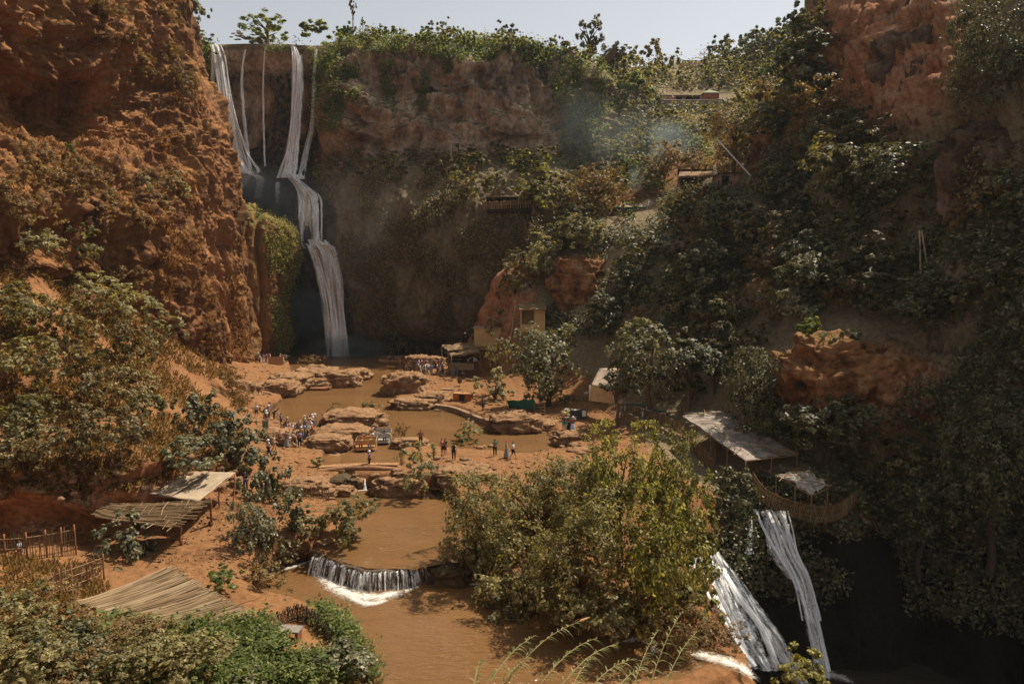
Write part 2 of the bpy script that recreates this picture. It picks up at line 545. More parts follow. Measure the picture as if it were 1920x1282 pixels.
# grid fine near the viewer, coarse far away
su = np.linspace(-1.06, 1.06, 760)
dd_ = np.r_[np.linspace(-6, 19, 22)[:-1], np.exp(np.linspace(math.log(19), math.log(330), 760))]
Yg = np.repeat(dd_[:, None], len(su), 1)
Xg = su[None] * np.maximum(np.abs(Yg), 22)
Zg = HF(Xg, Yg)
Vg = np.stack([Xg, Yg, Zg], -1)
Ng = grid_normals(Vg)
Ng *= np.sign(Ng[..., 2:3] + 1e-9)
steep = sstep(0.25, 0.75, 1 - Ng[..., 2])
rt = sstep(8, 25, Xg) * sstep(48, 60, Yg)
bed = fbm(Vg * (0.35, 0.35, 0.9), 5, 0.55, ridged=True)
lo = fbm(Vg * 0.09 + 5, 3)
hi = fbm(Vg * 1.3 + 9, 4, 0.6)
amp = 0.16 + steep * (1.0 + 0.8 * rt)
disp = amp * (bed * 0.75 + hi * 0.3) + steep * rt * lo * 2.5
# strong crags: upper right cliff and outcrop
pxg, pyg = project(Vg)
crag = np.exp(-(((pxg - 1680) / 210) ** 2 + ((pyg - 110) / 200) ** 2)) + np.exp(-(((pxg - 1650) / 190) ** 2 + ((pyg - 745) / 95) ** 2))
crag *= (Yg > 50) & (Yg < 130) & (Xg > 5)
crag = np.maximum(crag, np.exp(-(((pxg - 190) / 240) ** 4 + ((pyg - 925) / 55) ** 4)) * (Yg > 44) & (Yg < 66) if False else np.exp(-(((pxg - 190) / 250) ** 4 + ((pyg - 920) / 62) ** 4)) * ((Yg > 44) & (Yg < 66) & (Xg < 0)) * 0.8)
disp += np.exp(-(((pxg - 955) / 70) ** 4 + ((pyg - 555) / 105) ** 4)) * (Yg > 108) * (Yg < 130) * (fbm(Vg * 0.4 + 3, 4, .6, ridged=True) * 0.9)
disp += crag * (fbm(Vg * (0.16, 0.16, 0.3) + 31, 5, 0.55, ridged=True) * 3.4 + 0.6 + fbm(Vg * (0.5, 0.5, 0.22) + 77, 5, 0.62, ridged=True) * 1.5)
Vg = Vg + Ng * disp[..., None]
Zg = Vg[..., 2]
# carve the pools
for nm, (lv, poly) in POOLS.items():
    s = sdist(Vg[..., 0], Vg[..., 1], poly) + 0.5 * fbm(Vg * (0.6, 0.6, 0) + 3, 3)
    near = s < 4
    bank = np.maximum(Zg, lv + 0.12)
    t = sstep(0, 0.9, s)
    Zg = np.where(s < 0, np.minimum(Zg, lv - 0.35), np.where(near, np.where(s < 0.9, (lv - 0.35) * (1 - t) + bank * t, np.where(s < 2, bank, Zg)), Zg))
Vg[..., 2] = Zg
zw = sstep(12.8, 14, Vg[..., 0]) * sstep(58, 53, Vg[..., 1]) * sstep(-0.6, -2.9, Vg[..., 2]) + sstep(1.5, 0.0, np.abs(Vg[..., 2] + 1.2)) * 0  # damp rock, darkened further with the gorge's deep shade put into the colour
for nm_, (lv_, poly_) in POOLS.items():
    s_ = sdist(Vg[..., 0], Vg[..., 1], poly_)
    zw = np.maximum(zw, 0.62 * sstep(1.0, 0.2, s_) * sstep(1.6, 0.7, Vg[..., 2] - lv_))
rsm = sstep(9, 17, Vg[..., 0] + 0.12 * (Vg[..., 1] - 75) + 0.5 * np.maximum(0, Vg[..., 1] - 92) * sstep(3, 6, Vg[..., 2])) * sstep(50, 58, Vg[..., 1] + np.clip(0.8 * (Vg[..., 0] - 30), 0, 30)) * sstep(135, 125, Vg[..., 1])
zr = np.clip(crag, 0, 1)
zr = np.maximum(zr, 0.9 * np.exp(-(((pxg - 955) / 60) ** 4 + ((pyg - 555) / 95) ** 4)) * (Yg > 108) * (Yg < 130))
zs = np.maximum(rsm * (1 - zr), sstep(138, 155, Vg[..., 1]) * 0.85)
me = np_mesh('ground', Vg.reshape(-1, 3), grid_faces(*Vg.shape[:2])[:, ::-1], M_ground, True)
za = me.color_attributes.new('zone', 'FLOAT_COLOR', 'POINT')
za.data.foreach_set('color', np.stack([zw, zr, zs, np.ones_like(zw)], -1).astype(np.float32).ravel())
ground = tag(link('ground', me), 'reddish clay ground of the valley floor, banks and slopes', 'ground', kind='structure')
Ng = grid_normals(Vg); Ng *= np.sign(Ng[..., 2:3] + 1e-9)
SURF['ground'] = (Vg, Ng)

def catmull(A, n):
    """resample array A (k,...) along axis 0 to n samples with a Catmull-Rom spline"""
    A = np.asarray(A, float)
    k = len(A)
    t = np.linspace(0, k - 1, n)
    i = np.minimum(t.astype(int), k - 2)
    f = (t - i).reshape((-1,) + (1,) * (A.ndim - 1))
    E = np.concatenate([2 * A[:1] - A[1:2], A, 2 * A[-1:] - A[-2:-1]])
    p0, p1, p2, p3 = E[i], E[i + 1], E[i + 2], E[i + 3]
    return 0.5 * (2 * p1 + (p2 - p0) * f + (2 * p0 - 5 * p1 + 4 * p2 - p3) * f * f + (3 * p1 - p0 - 3 * p2 + p3) * f ** 3)

def sheet(rows, nu, nv):
    V = catmull(np.array(rows), nu)
    V = np.swapaxes(catmull(np.swapaxes(V, 0, 1), nv), 0, 1)
    N = grid_normals(V)
    tocam = np.array([0, 0, CAMZ]) - V
    if (N * tocam).sum(-1).mean() < 0: N = -N
    return V, N

def build_sheet(name, V, N, disp, mat, label, cat, smooth=False):
    V = V + N * disp[..., None]
    F = grid_faces(*V.shape[:2])
    a, b, c = V[0, 0], V[1, 0], V[0, 1]
    N2 = grid_normals(V)
    if (N2 * N).sum() < 0: N2 = -N2
    else: F = F[:, ::-1] if False else F
    me = np_mesh(name, V.reshape(-1, 3), F, mat, smooth)
    o = tag(link(name, me), label, cat, kind='structure')
    SURF[name] = (V, N2)
    return o

# ---- left cliff
L = [[(-500, -330, 68), (-200, -330, 76), (0, -330, 88), (115, -330, 100), (225, -330, 115), (285, -330, 126), (308, -330, 135), (298, -330, 150), (230, -330, 175)],
     [(-500, -120, 62), (-200, -120, 70), (0, -120, 82), (115, -120, 95), (228, -120, 112), (295, -120, 124), (322, -120, 132), (312, -120, 150), (240, -120, 172)],
     [(-500, 0, 58), (-200, 0, 66), (0, 0, 78), (110, 0, 92), (230, 0, 111), (300, 0, 123), (332, 0, 131), (322, 0, 150), (250, 0, 172)],
     [(-500, 130, 58), (-200, 130, 66), (0, 130, 79), (110, 130, 91), (240, 130, 109), (310, 130, 121), (348, 130, 130), (335, 130, 150), (260, 130, 172)],
     [(-500, 215, 62), (-200, 215, 69), (0, 215, 83), (110, 215, 95), (250, 215, 108), (335, 215, 119), (388, 215, 129), (372, 215, 150), (280, 215, 172)],
     [(-500, 285, 62), (-200, 285, 70), (0, 285, 82), (120, 292, 93), (255, 295, 105), (350, 290, 116.5), (414, 290, 128), (395, 290, 150), (300, 290, 172)],
     [(-500, 312, 54), (-200, 308, 62), (0, 308, 72), (120, 326, 83), (260, 348, 99), (360, 345, 114), (427, 345, 127.5), (407, 340, 150), (310, 340, 172)],
     [(-500, 380, 52), (-200, 385, 59), (0, 385, 68.5), (130, 420, 81), (275, 420, 96.5), (370, 420, 112.5), (444, 415, 127.5), (424, 410, 150), (320, 410, 172)],
     [(-500, 480, 52), (-200, 480, 60), (0, 480, 70), (140, 515, 84), (290, 520, 97), (380, 520, 112), (450, 510, 127.8), (428, 500, 150), (330, 500, 172)],
     [(-500, 600, 52), (-200, 600, 60), (0, 600, 72), (150, 640, 86), (300, 620, 98), (395, 620, 112), (461, 605, 128.5), (436, 600, 150), (340, 600, 172)],
     [(-500, 740, 52), (-200, 740, 60), (0, 740, 74), (160, 760, 88), (310, 730, 101), (405, 705, 114), (476, 695, 129), (446, 700, 150), (350, 690, 172)]]
V, N = sheet([[tuple(P(*c)) for c in r] for r in L], 560, 620)
px_, py_ = project(V)
q = V * (0.11, 0.11, 0.05)
warp = np.stack([fbm(V * 0.07 + 3, 3), fbm(V * 0.07 + 40, 3), fbm(V * 0.07 + 80, 3)], -1) * 3
flut = fbm((V + warp) * (0.3, 0.3, 0.032), 5, 0.55, ridged=True)
crg = fbm((V + warp) * (0.14, 0.14, 0.2) + 50, 6, 0.58, ridged=True)
mask_f = sstep(150, 380, px_)
frac = fbm((V + warp * 0.6) * (0.42, 0.42, 0.10) + 21, 5, 0.6, ridged=True)
strat = np.sin(V[..., 2] * 1.1 + fbm(V * 0.12 + 7, 4) * 6 + V[..., 1] * 0.15)
strat = np.clip(strat * 3, -1, 1)
d = crg * 3.4 * (1 - 0.75 * mask_f) + np.abs(flut) ** 0.8 * np.sign(flut) * 2.6 * (0.35 + 0.65 * mask_f) + frac * 1.4 * (1 - .5 * mask_f) + strat * 0.35 * (1 - 0.6 * mask_f) + fbm(V * 1.3, 5, 0.68) * 0.35
d += fbm(V * 0.05 + 13, 3) * 3.0 + fbm((V + warp) * (0.10, 0.10, 0.014) + 5, 3, 0.5, ridged=True) * 2.6 * (0.3 + 0.7 * mask_f) - 1.7 * mask_f
d -= 4.5 * np.exp(-(((px_ - 110) / 120) ** 2 + ((py_ - 225) / 70) ** 2))
d -= 4.0 * np.exp(-(((px_ - 10) / 90) ** 2 + ((py_ - 120) / 110) ** 2))
d += 2.0 * np.exp(-(((px_ - 180) / 140) ** 2 + ((py_ - 60) / 60) ** 2))
d *= 0.4 + 0.6 * sstep(0, 12, np.abs(V[..., 1] - 131) + 3)
build_sheet('cliff_left', V, N, d, M_left, 'sunlit ochre rock cliff with dry grass on the left side', 'cliff')

# ---- back cliff with the falls
bx = [290, 330, 365, 400, 440, 480, 530, 570, 600, 640, 700, 800, 900, 990, 1065, 1108, 1128]
rim = [90, 88, 80, 84, 84, 83, 84, 86, 86, 78, 72, 76, 82, 92, 104, 118, 122]
def row(y, ds):
    ds = ds[:-1] + [ds[-1] + 22]
    return [tuple(P(x, y + (0 if not hasattr(y, '__len__') else 0), dv)) for x, dv in zip(bx, ds)]
r0 = [tuple(P(x, r, 171 if x < 1120 else 195)) for x, r in zip(bx, rim)]
RB = [[(v[0] * 1.55, 262, v[2] * 0.35 + 50) for v in r0],
      [(v[0] * 1.2, 205, v[2] * 0.75 + 19) for v in r0],
      [(v[0] * 1.06, 181, v[2] + 0.6) for v in r0],
      r0,
      [tuple(P(x, r + 14, dv)) for x, r, dv in zip(bx, rim, [166, 167, 168, 168.5, 169, 169, 168.5, 168.5, 168, 167, 167, 167, 167, 168, 170, 172, 195])],
      row(140, [162, 164, 168, 170, 171, 172, 170, 171, 169, 164, 163, 164, 163, 165, 168, 171, 175]),
      row(190, [160, 162, 167, 171, 173, 174, 171, 173, 169, 163, 161, 164, 162, 164, 168, 172, 176]),
      row(250, [158, 160, 166, 170, 173, 173, 170, 172, 168, 162, 160, 162, 160, 162, 166, 170, 174]),
      row(288, [156, 158, 164, 167, 170, 171, 167, 169, 166, 160, 159, 159, 158, 160, 164, 168, 171]),
      row(318, [154, 156, 161, 163, 164, 164, 161, 162, 162, 157, 154, 153, 152, 152, 157, 163, 168]),
      row(338, [152, 154, 158, 158, 158, 157, 156.5, 156, 157, 154, 150, 149, 148, 148, 152, 158, 164]),
      row(400, [150, 152, 156, 157, 157.5, 157.5, 155.5, 154.5, 153, 151, 147, 145, 143, 143, 147, 151, 156]),
      row(452, [149, 151, 155, 156, 157, 157, 153, 150.5, 149.5, 149, 146, 144, 142, 141, 144, 148, 152]),
      row(485, [148, 150, 154, 155, 157, 157, 154, 151.5, 150.5, 149.5, 146, 144, 142, 141, 143, 146, 150]),
      row(560, [147, 149, 153, 155, 157.5, 158, 156, 154, 152.5, 151, 148, 145, 143, 142, 143, 145, 148]),
      row(640, [146, 148, 152, 155, 157.5, 158, 157, 155.5, 154, 152.5, 151, 149, 146, 145, 144, 145, 147]),
      row(690, [146, 148, 152, 155, 157.5, 158, 157, 155.5, 154, 152.5, 151, 149, 146, 145, 144, 145, 147])]
V, N = sheet(RB, 520, 620)
px_, py_ = project(V)
warp = np.stack([fbm(V * 0.06 + 3, 3), fbm(V * 0.06 + 40, 3), fbm(V * 0.06 + 80, 3)], -1) * 4
up = sstep(310, 250, py_) * sstep(600, 650, px_)
cr = fbm((V + warp) * (0.10, 0.10, 0.13) + 12, 6, 0.56, ridged=True)
drap = fbm((V + warp) * (0.22, 0.22, 0.05) + 70, 5, 0.55, ridged=True)
lowm = sstep(330, 400, py_)
d = cr * (4.2 * up + 0.9) + fbm((V + warp) * (0.045, 0.045, 0.06) + 33, 3, ridged=True) * 3.0 * up + drap * (2.6 * lowm + 0.6) + fbm(V * 0.8, 4, 0.6) * 0.45 + fbm((V + warp) * (0.3, 0.3, 0.2) + 90, 5, 0.62, ridged=True) * 2.0 * up
for (cx, cy, rx, ry, am) in ((715, 275, 12, 16, -5), (785, 215, 22, 18, -2.5), (905, 225, 25, 22, -2.5), (720, 190, 30, 26, -2), (860, 160, 40, 30, -1.2), (680, 175, 14, 60, 1.5), (790, 180, 16, 60, 1.5), (640, 260, 25, 40, 2)):
    d += am * np.exp(-(((px_ - cx) / rx) ** 2 + ((py_ - cy) / ry) ** 2))
d *= sstep(20, 60, 660 - py_) * 0.8 + 0.2
d *= 0.12 + 0.88 * sstep(4, 40, py_ - np.interp(px_, bx, rim))
d *= np.where(V[..., 1] > 171.5, 0.05, 1)
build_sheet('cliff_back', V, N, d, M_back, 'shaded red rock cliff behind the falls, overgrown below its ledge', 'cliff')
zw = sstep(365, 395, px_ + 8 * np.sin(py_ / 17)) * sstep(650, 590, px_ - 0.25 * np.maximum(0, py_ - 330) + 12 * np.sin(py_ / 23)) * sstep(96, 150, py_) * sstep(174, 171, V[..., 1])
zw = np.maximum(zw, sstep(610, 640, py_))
zs = sstep(300, 345, py_) * 0.75 + sstep(104, 90, py_ - 0.0) * 0.7 + sstep(1040, 1120, px_) * 0.6
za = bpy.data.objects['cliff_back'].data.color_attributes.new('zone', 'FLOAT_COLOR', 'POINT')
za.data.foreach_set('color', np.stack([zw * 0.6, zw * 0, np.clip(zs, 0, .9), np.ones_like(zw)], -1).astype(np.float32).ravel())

# ---- mossy tufa column beside the falls
MC = [[(432, 388, 147), (446, 388, 139), (458, 388, 138), (466, 388, 139), (474, 390, 143), (478, 392, 148), (470, 392, 156)],
      [(430, 402, 145), (446, 400, 136), (465, 398, 135.5), (485, 404, 138), (505, 412, 143), (512, 416, 148), (500, 412, 156)],
      [(430, 425, 143), (448, 425, 134), (480, 422, 133.5), (512, 425, 137), (538, 430, 142), (546, 432, 148), (530, 430, 156)],
      [(430, 458, 142), (448, 458, 133), (485, 455, 133), (520, 458, 137), (550, 460, 142), (559, 462, 148), (540, 460, 156)],
      [(430, 505, 142), (448, 505, 133), (487, 505, 133), (516, 505, 136.5), (538, 508, 141), (546, 510, 147), (530, 510, 156)],
      [(432, 560, 142), (450, 560, 133), (487, 560, 133), (512, 560, 136.5), (527, 562, 141), (533, 565, 147), (518, 565, 156)],
      [(435, 625, 142), (455, 625, 133), (488, 625, 133), (516, 625, 136.5), (535, 628, 141), (540, 630, 147), (522, 630, 156)],
      [(440, 655, 142), (460, 655, 133.5), (488, 655, 134), (512, 652, 137.5), (528, 650, 142), (532, 650, 147), (520, 650, 156)],
      [(445, 690, 142), (464, 690, 134), (488, 690, 135), (508, 684, 138.5), (520, 680, 143), (522, 680, 147), (515, 680, 156)]]
V, N = sheet([[tuple(P(*c)) for c in r] for r in MC], 220, 140)
d = fbm(V * (0.3, 0.3, 0.07) + 70, 5, 0.55, ridged=True) * 1.3 + fbm(V * 0.9, 4, 0.6) * 0.5
px_, py_ = project(V)
d -= 2.2 * np.exp(-((px_ - 488 - 6 * np.sin(py_ / 40)) / 6) ** 2)
build_sheet('cliff_column', V, N, d, rock_mat('mossy_tufa', [(0.25, (0.07, 0.035, 0.014)), (0.5, (0.20, 0.09, 0.035)), (0.75, (0.30, 0.16, 0.06))], 0.15, (1, 1, 0.4),
            dust=(0.20, 0.17, 0.055), dust_from=0.35, dust_to=0.8, fine=1.4, bump_d=0.5, grassy=(0.2, 0.15, 0.05), grass_cover=0.58),
            'mossy tufa rock column draped with greenery beside the falls', 'rock column')
bpy.context.view_layer.update()
DG = bpy.context.evaluated_depsgraph_get()
TERR = [ground, bpy.data.objects['cliff_left'], bpy.data.objects['cliff_back'], bpy.data.objects['cliff_column']]
TERR_EV = TERR

def cast(o, dvec, objs=None):
    best = None
    for t_ in (objs or TERR):
        ok, loc, nor, idx = t_.ray_cast(o, dvec, distance=1000)
        if ok and (best is None or (loc - o).length < (best[0] - o).length):
            best = (loc, nor)
    return best

def hit(px, py, objs=None):
    r = cast(Vector((0, 0, CAMZ)), Vector(ray(px, py)).normalized(), objs)
    return r if r else (P(px, py, 200), Vector((0, -1, 0)))

def drop(x, y, default=0.0):
    r = cast(Vector((x, y, 200)), Vector((0, 0, -1)), [ground])
    return r[0].z if r else default

# ------------------------------------------------------------------ water
def water_mat(name, c, wave=0.5, rip=3.0, rough=0.08):
    m, t, bs, out = new_mat(name)
    co = objco(t)
    n = noise(t, mapping(t, co, (0.08, 0.2, 1)), 1.0, 4, 0.6)
    r = ramp(t, [(0.3, [x * 0.82 for x in c]), (0.7, [x * 1.12 for x in c])])
    t.links.new(n, r.inputs[0])
    t.links.new(r.outputs[0], bs.inputs['Base Color'])
    bs.inputs['Roughness'].default_value = rough
    bs.inputs['IOR'].default_value = 1.33
    h = mth(t, 'ADD', noise(t, mapping(t, co, (0.5, 1.7, 1)), rip, 5, 0.65, 0.8), mth(t, 'MULTIPLY', noise(t, mapping(t, co, (0.35, 0.8, 1)), 0.9, 3, 0.5, 0.5), 1.2))
    bump(t, bs, h, 0.9, 0.16)
    return m
M_water = water_mat('muddy_water', (0.19, 0.096, 0.035))
M_dark_water = water_mat('gorge_water', (0.05, 0.04, 0.028))  # river water again, the gorge's shade put into its darker base colour

def water(name, z, poly, label, mat):
    c = poly.mean(0)
    big = c + (poly - c) * 1.0
    # push outline outwards 1.3 m so the sheet runs under the banks
    n = len(poly)
    pts = []
    area = sum(poly[i][0] * poly[(i + 1) % n][1] - poly[(i + 1) % n][0] * poly[i][1] for i in range(n))
    sg = 1 if area > 0 else -1
    for i in range(n):
        e = poly[(i + 1) % n] - poly[i - 1]
        e = e / (np.linalg.norm(e) + 1e-9)
        ps = 0.25 if (name == 'water' and z == -1.2 and poly[i][1] < 46.3) else 1.1
        pts.append((poly[i][0] + sg * e[1] * ps, poly[i][1] - sg * e[0] * ps, z))
    me = bpy.data.meshes.new(name)
    me.from_pydata(pts, [], [tuple(range(n)) if sg > 0 else tuple(range(n))[::-1]])
    me.materials.append(mat)
    return tag(link(name, me), label, 'water', kind='structure')
water('water', 0.0, POOLS['upper'][1], 'broad muddy brown pool below the big falls', M_water)
water('water', -1.2, POOLS['middle'][1], 'muddy brown pool between the log bridge and the low weir', M_water)
water('water', -2.4, POOLS['lower'][1], 'muddy brown pool in the foreground below the weir', M_water)
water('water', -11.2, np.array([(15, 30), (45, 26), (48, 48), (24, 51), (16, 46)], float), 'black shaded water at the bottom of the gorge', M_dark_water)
# ------------------------------------------------------------------ vegetation
LM = {
 'olive': leaf_mat('olive_leaf', [(0.04, 0.038, 0.014), (0.175, 0.15, 0.055), (0.40, 0.335, 0.155)], 0.38),
 'ochre': leaf_mat('ochre_leaf', [(0.035, 0.028, 0.011), (0.16, 0.12, 0.044), (0.36, 0.27, 0.12)], 0.25),
 'green': leaf_mat('green_leaf', [(0.05, 0.07, 0.02), (0.135, 0.165, 0.045), (0.30, 0.31, 0.12)], 0.5),
 'bright': leaf_mat('bright_leaf', [(0.05, 0.052, 0.012), (0.18, 0.165, 0.036), (0.46, 0.41, 0.15)], 0.42),
 'fig': leaf_mat('fig_leaf', [(0.03, 0.036, 0.016), (0.12, 0.115, 0.055), (0.32, 0.285, 0.165)], 0.25, 0.35, 0.5),
 'brown': leaf_mat('dry_leaf', [(0.11, 0.065, 0.024), (0.22, 0.14, 0.055), (0.36, 0.235, 0.105)], 0.3),
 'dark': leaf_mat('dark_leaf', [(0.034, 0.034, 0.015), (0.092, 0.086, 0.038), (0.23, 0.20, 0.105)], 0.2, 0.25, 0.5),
 'pale': leaf_mat('pale_leaf', [(0.13, 0.12, 0.055), (0.27, 0.24, 0.125), (0.46, 0.41, 0.24)], 0.42),
 'white': leaf_mat('blossom', [(0.2, 0.2, 0.1), (0.6, 0.57, 0.42), (0.75, 0.72, 0.6)], 0.3),
}
M_bark = plain_mat('bark', (0.17, 0.10, 0.055), 0.9, 0.45, 4, (1, 1, 0.3), bumpd=0.06)
M_darkbark = plain_mat('dark_bark', (0.07, 0.05, 0.035), 0.9, 0.4, 4, (1, 1, 0.3), bumpd=0.06)

def leaf_quads(C, D, Nn, L, W, rng):
    """diamond leaves with a slight fold: C centre, D long axis, Nn normal"""
    B = np.cross(Nn, D)
    B /= np.linalg.norm(B, axis=1, keepdims=True) + 1e-9
    L = L[:, None]; W = W[:, None]
    V = np.stack([C - D * L * 0.5, C + B * W * 0.5 - D * L * 0.08, C + D * L * 0.5, C - B * W * 0.5 - D * L * 0.08], 1)
    n = len(C)
    return V.reshape(-1, 3), np.arange(n * 4).reshape(n, 4)

def rdir(rng, n):
    v = rng.normal(size=(n, 3))
    return v / np.linalg.norm(v, axis=1, keepdims=True)

def crown_geo(n, L, seed, asp=0.5, lump=0.16, lobes=7, flat=0.0, spiky=0.0):
    """crown inside a 1x1x1 box centred on the origin: big lobes > leaf clumps > leaves, with gaps between the lobes"""
    rng = np.random.RandomState(seed)
    lob = rdir(rng, lobes)
    lob[:, 2] = lob[:, 2] * 0.9 + 0.08
    lob *= (0.18 + 0.20 * rng.rand(lobes, 1))
    lr = 0.12 + 0.13 * rng.rand(lobes)
    ncl = max(14, int(n / 34))
    li = rng.randint(0, lobes, ncl)
    cd_ = rdir(rng, ncl)
    cd_[:, 2] = np.where(rng.rand(ncl) < 0.35, np.abs(cd_[:, 2]), cd_[:, 2])
    cl = lob[li] + cd_ * (lr[li] * (0.62 + 0.5 * rng.rand(ncl)))[:, None]
    if spiky:
        up = rng.rand(ncl) < 0.3
        cl[up, 2] += rng.rand(up.sum()) * spiky
    cr = lump * (0.25 + 0.5 * rng.rand(ncl))
    k = rng.randint(0, ncl, n)
    off = rdir(rng, n) * (rng.rand(n, 1) ** 0.5)
    C = cl[k] + off * cr[k][:, None] * np.array([1, 1, 0.8])
    m = np.percentile(np.abs(C), 95, axis=0)
    C = C / np.maximum(m, 1e-6) * 0.5
    C = np.clip(C, -0.6, 0.6) * 0.9
    out = C / (np.linalg.norm(C, axis=1, keepdims=True) + 1e-6)
    Nn = off * 0.55 + out * 0.55 + np.array([0, 0, 0.5]) + rng.normal(size=(n, 3)) * (0.33 if n < 4000 else 0.55)
    Nn /= np.linalg.norm(Nn, axis=1, keepdims=True) + 1e-9
    D = rdir(rng, n) + np.array([0, 0, -0.25 + spiky])
    D -= Nn * (D * Nn).sum(1, keepdims=True)
    D /= np.linalg.norm(D, axis=1, keepdims=True) + 1e-9
    Ls = L * (0.6 + 0.8 * rng.rand(n))
    return leaf_quads(C, D, Nn, Ls, Ls * asp, rng), cl

KIND = {'ochre': (6.5, 0.5, 4.2, 0.12, 15, 0.03),  # leaf px size, aspect, coverage, clump radius, lobes, spiky
 'olive': (7.2, 0.5, 4.5, 0.12, 15, 0.03), 'green': (7.5, 0.6, 4.4, 0.12, 14, 0.03), 'bright': (7.2, 0.65, 4.8, 0.11, 15, 0.12), 'fig': (7.6, 0.62, 5.6, 0.12, 15, 0.03),
 'brown': (5.5, 0.4, 3.6, 0.11, 11, 0.03), 'dark': (7.2, 0.55, 5.0, 0.12, 14, 0.02), 'pale': (7.0, 0.45, 3.2, 0.10, 12, 0.05), 'white': (6.0, 0.7, 3.0, 0.16, 7, 0.0)}
CROWNS = {}
TRUNKS = {}

def crown_mesh(kind, pxw, var):
    cls = min((22, 40, 70, 110, 160, 230, 330), key=lambda c: abs(math.log(c / max(6, pxw))))
    key = (kind, cls, var)
    if key not in CROWNS:
        lp, asp, cov, lump, lobes, spk = KIND[kind]
        if cls <= 40: lp *= 0.62
        elif cls <= 70: lp *= 0.85
        n = int(min(52000, max(220, cov * 0.78 * cls * cls / (lp * lp * asp * 0.5) * 0.85)))
        (V, F), cl = crown_geo(n, lp / cls, hash(kind) % 1 + sum(map(ord, kind)) + cls * 7 + var * 131, asp, lump, lobes + (2 if cls > 100 else 0) + (4 if cls > 200 else 0), 0, spk)
        me = np_mesh('crown', V, F, LM[kind])
        CROWNS[key] = (me, cl)
    return CROWNS[key]

def trunk_mesh(var, mat=None, thick=0.05):
    key = (var, mat.name if mat else '', thick)
    if key not in TRUNKS:
        r = random.Random(var * 17 + 3)
        mb = MB()
        top = [Vector((0, 0, 0))]
        for i in range(1, 6):
            top.append(Vector((r.uniform(-.05, .05), r.uniform(-.05, .05), i * 0.13)))
        mb.tube(top, [thick * (1 - 0.11 * i) for i in range(6)], 7)
        for k in range(7):
            s = top[r.randint(3, 5)]
            a = r.uniform(0, 6.28)
            e = s + Vector((math.cos(a) * r.uniform(.2, .4), math.sin(a) * r.uniform(.2, .4), r.uniform(.18, .42)))
            m = (s + e) / 2 + Vector((r.uniform(-.04, .04), r.uniform(-.04, .04), r.uniform(.0, .06)))
            mb.tube([s, m, e], [thick * .45, thick * .3, thick * .1], 5)
        TRUNKS[key] = mb.mesh('trunk', mat or M_bark, True)
    return TRUNKS[key]

_tv = [0]
def T(kind, x0, y0, x1, y1, label, d=None, name='tree', trunk=None, group=None, cat=None, bark=None, sink=0.0, pxscale=1.0, thick=0.05, proto=None):
    """tree or shrub whose crown fills the photo box; trunk = photo y of its foot (None: bush standing on the ground)"""
    cx, cy = (x0 + x1) / 2, (y0 + y1) / 2
    if d is None:
        h_ = hit(cx, min(y1 - (y1 - y0) * 0.08, 1275))[0]
        d = h_.y
        wm = (x1 - x0) * d / 1280
        d -= wm * 0.25
    a, b = P(x0, cy, d), P(x1, cy, d)
    wm = b.x - a.x
    top, bot = P(cx, y0, d), P(cx, y1, d)
    hm = top.z - bot.z
    c = P(cx, cy, d)
    _tv[0] += 1
    var = _tv[0] % 3
    me, cl = crown_mesh(kind, max(x1 - x0, y1 - y0) * pxscale, var)
    if cat is None: cat = 'tree' if trunk else 'shrub'
    if trunk:
        foot = P(cx, trunk, d)
        gz = drop(foot.x, foot.y, foot.z)
        fz = foot.z
        root = empty(name, (c.x, c.y, fz))
        tag(root, label, cat, group)
        tk = link('trunk', trunk_mesh(var, bark, thick), root)
        hh = c.z + hm * 0.25 - fz
        tk.scale = (wm * 0.9, wm * 0.9, max(0.5, hh))
        cr = link('crown', me, root)
        cr.location = (0, 0, c.z - fz)
        cr.scale = (wm, wm, hm)
        cr.rotation_euler = (0, 0, _tv[0] * 1.7)
        return root
    o = link(name, me)
    o.location = (c.x, c.y, c.z - sink)
    o.scale = (wm, wm, hm)
    o.rotation_euler = (0, 0, _tv[0] * 1.7)
    return tag(o, label, cat, group)

# --- big trees of the middle ground
T('bright', 1085, 800, 1235, 1030, 'tall yellow-green tree with pointed top left of its twin beside the river', 45, 'riverside_tree', 1130)
T('bright', 1205, 815, 1330, 1040, 'yellow-green tree leaning over the lit cascade, right of its pointed twin', 44, 'riverside_tree', 1130)
T('olive', 995, 960, 1185, 1200, 'dense olive-brown bushy tree drooping over the front pool', 38.5, 'riverside_tree', 1235)
T('bright', 1140, 930, 1325, 1200, 'golden green bushy tree directly above the cane stand', 38, 'riverside_tree', 1240)
T('olive', 825, 892, 1000, 1095, 'olive bushy tree overhanging the middle pool', 46, 'riverside_tree', 1100)
T('olive', 920, 862, 1110, 1075, 'broad olive tree behind the one overhanging the middle pool', 49, 'riverside_tree', 1090)
T('olive', 890, 1000, 1060, 1175, 'dark olive bush over the shadowed water below the weir', 42, 'riverside_tree', 1180)
T('brown', 1180, 1090, 1330, 1215, 'brown dry bush at the foot of the golden green tree', 37, 'dry_bush')
T('olive', 1040, 900, 1200, 1060, 'mottled olive bush in the gap below the two pointed trees', 43, 'riverside_tree', 1130)
for i_, (b, k, dv) in enumerate([((1000, 1090, 1130, 1215), 'olive', 37.6), ((1090, 1110, 1220, 1222), 'olive', 37), ((1210, 1060, 1340, 1180), 'bright', 38.6), ((900, 1090, 1010, 1190), 'dark', 41), ((830, 990, 930, 1100), 'olive', 45), ((1260, 960, 1350, 1090), 'bright', 42)]):
    T(k, *b, label=['olive bush low over the front pool, middle of the thicket', 'olive bush low over the canes', 'yellow-green bush low beside the lit cascade', 'dark bush low on the shadowed bank', 'olive bush above the dark islet', 'yellow-green bush hanging over the cascade lip'][i_], d=dv, name='riverside_bush')
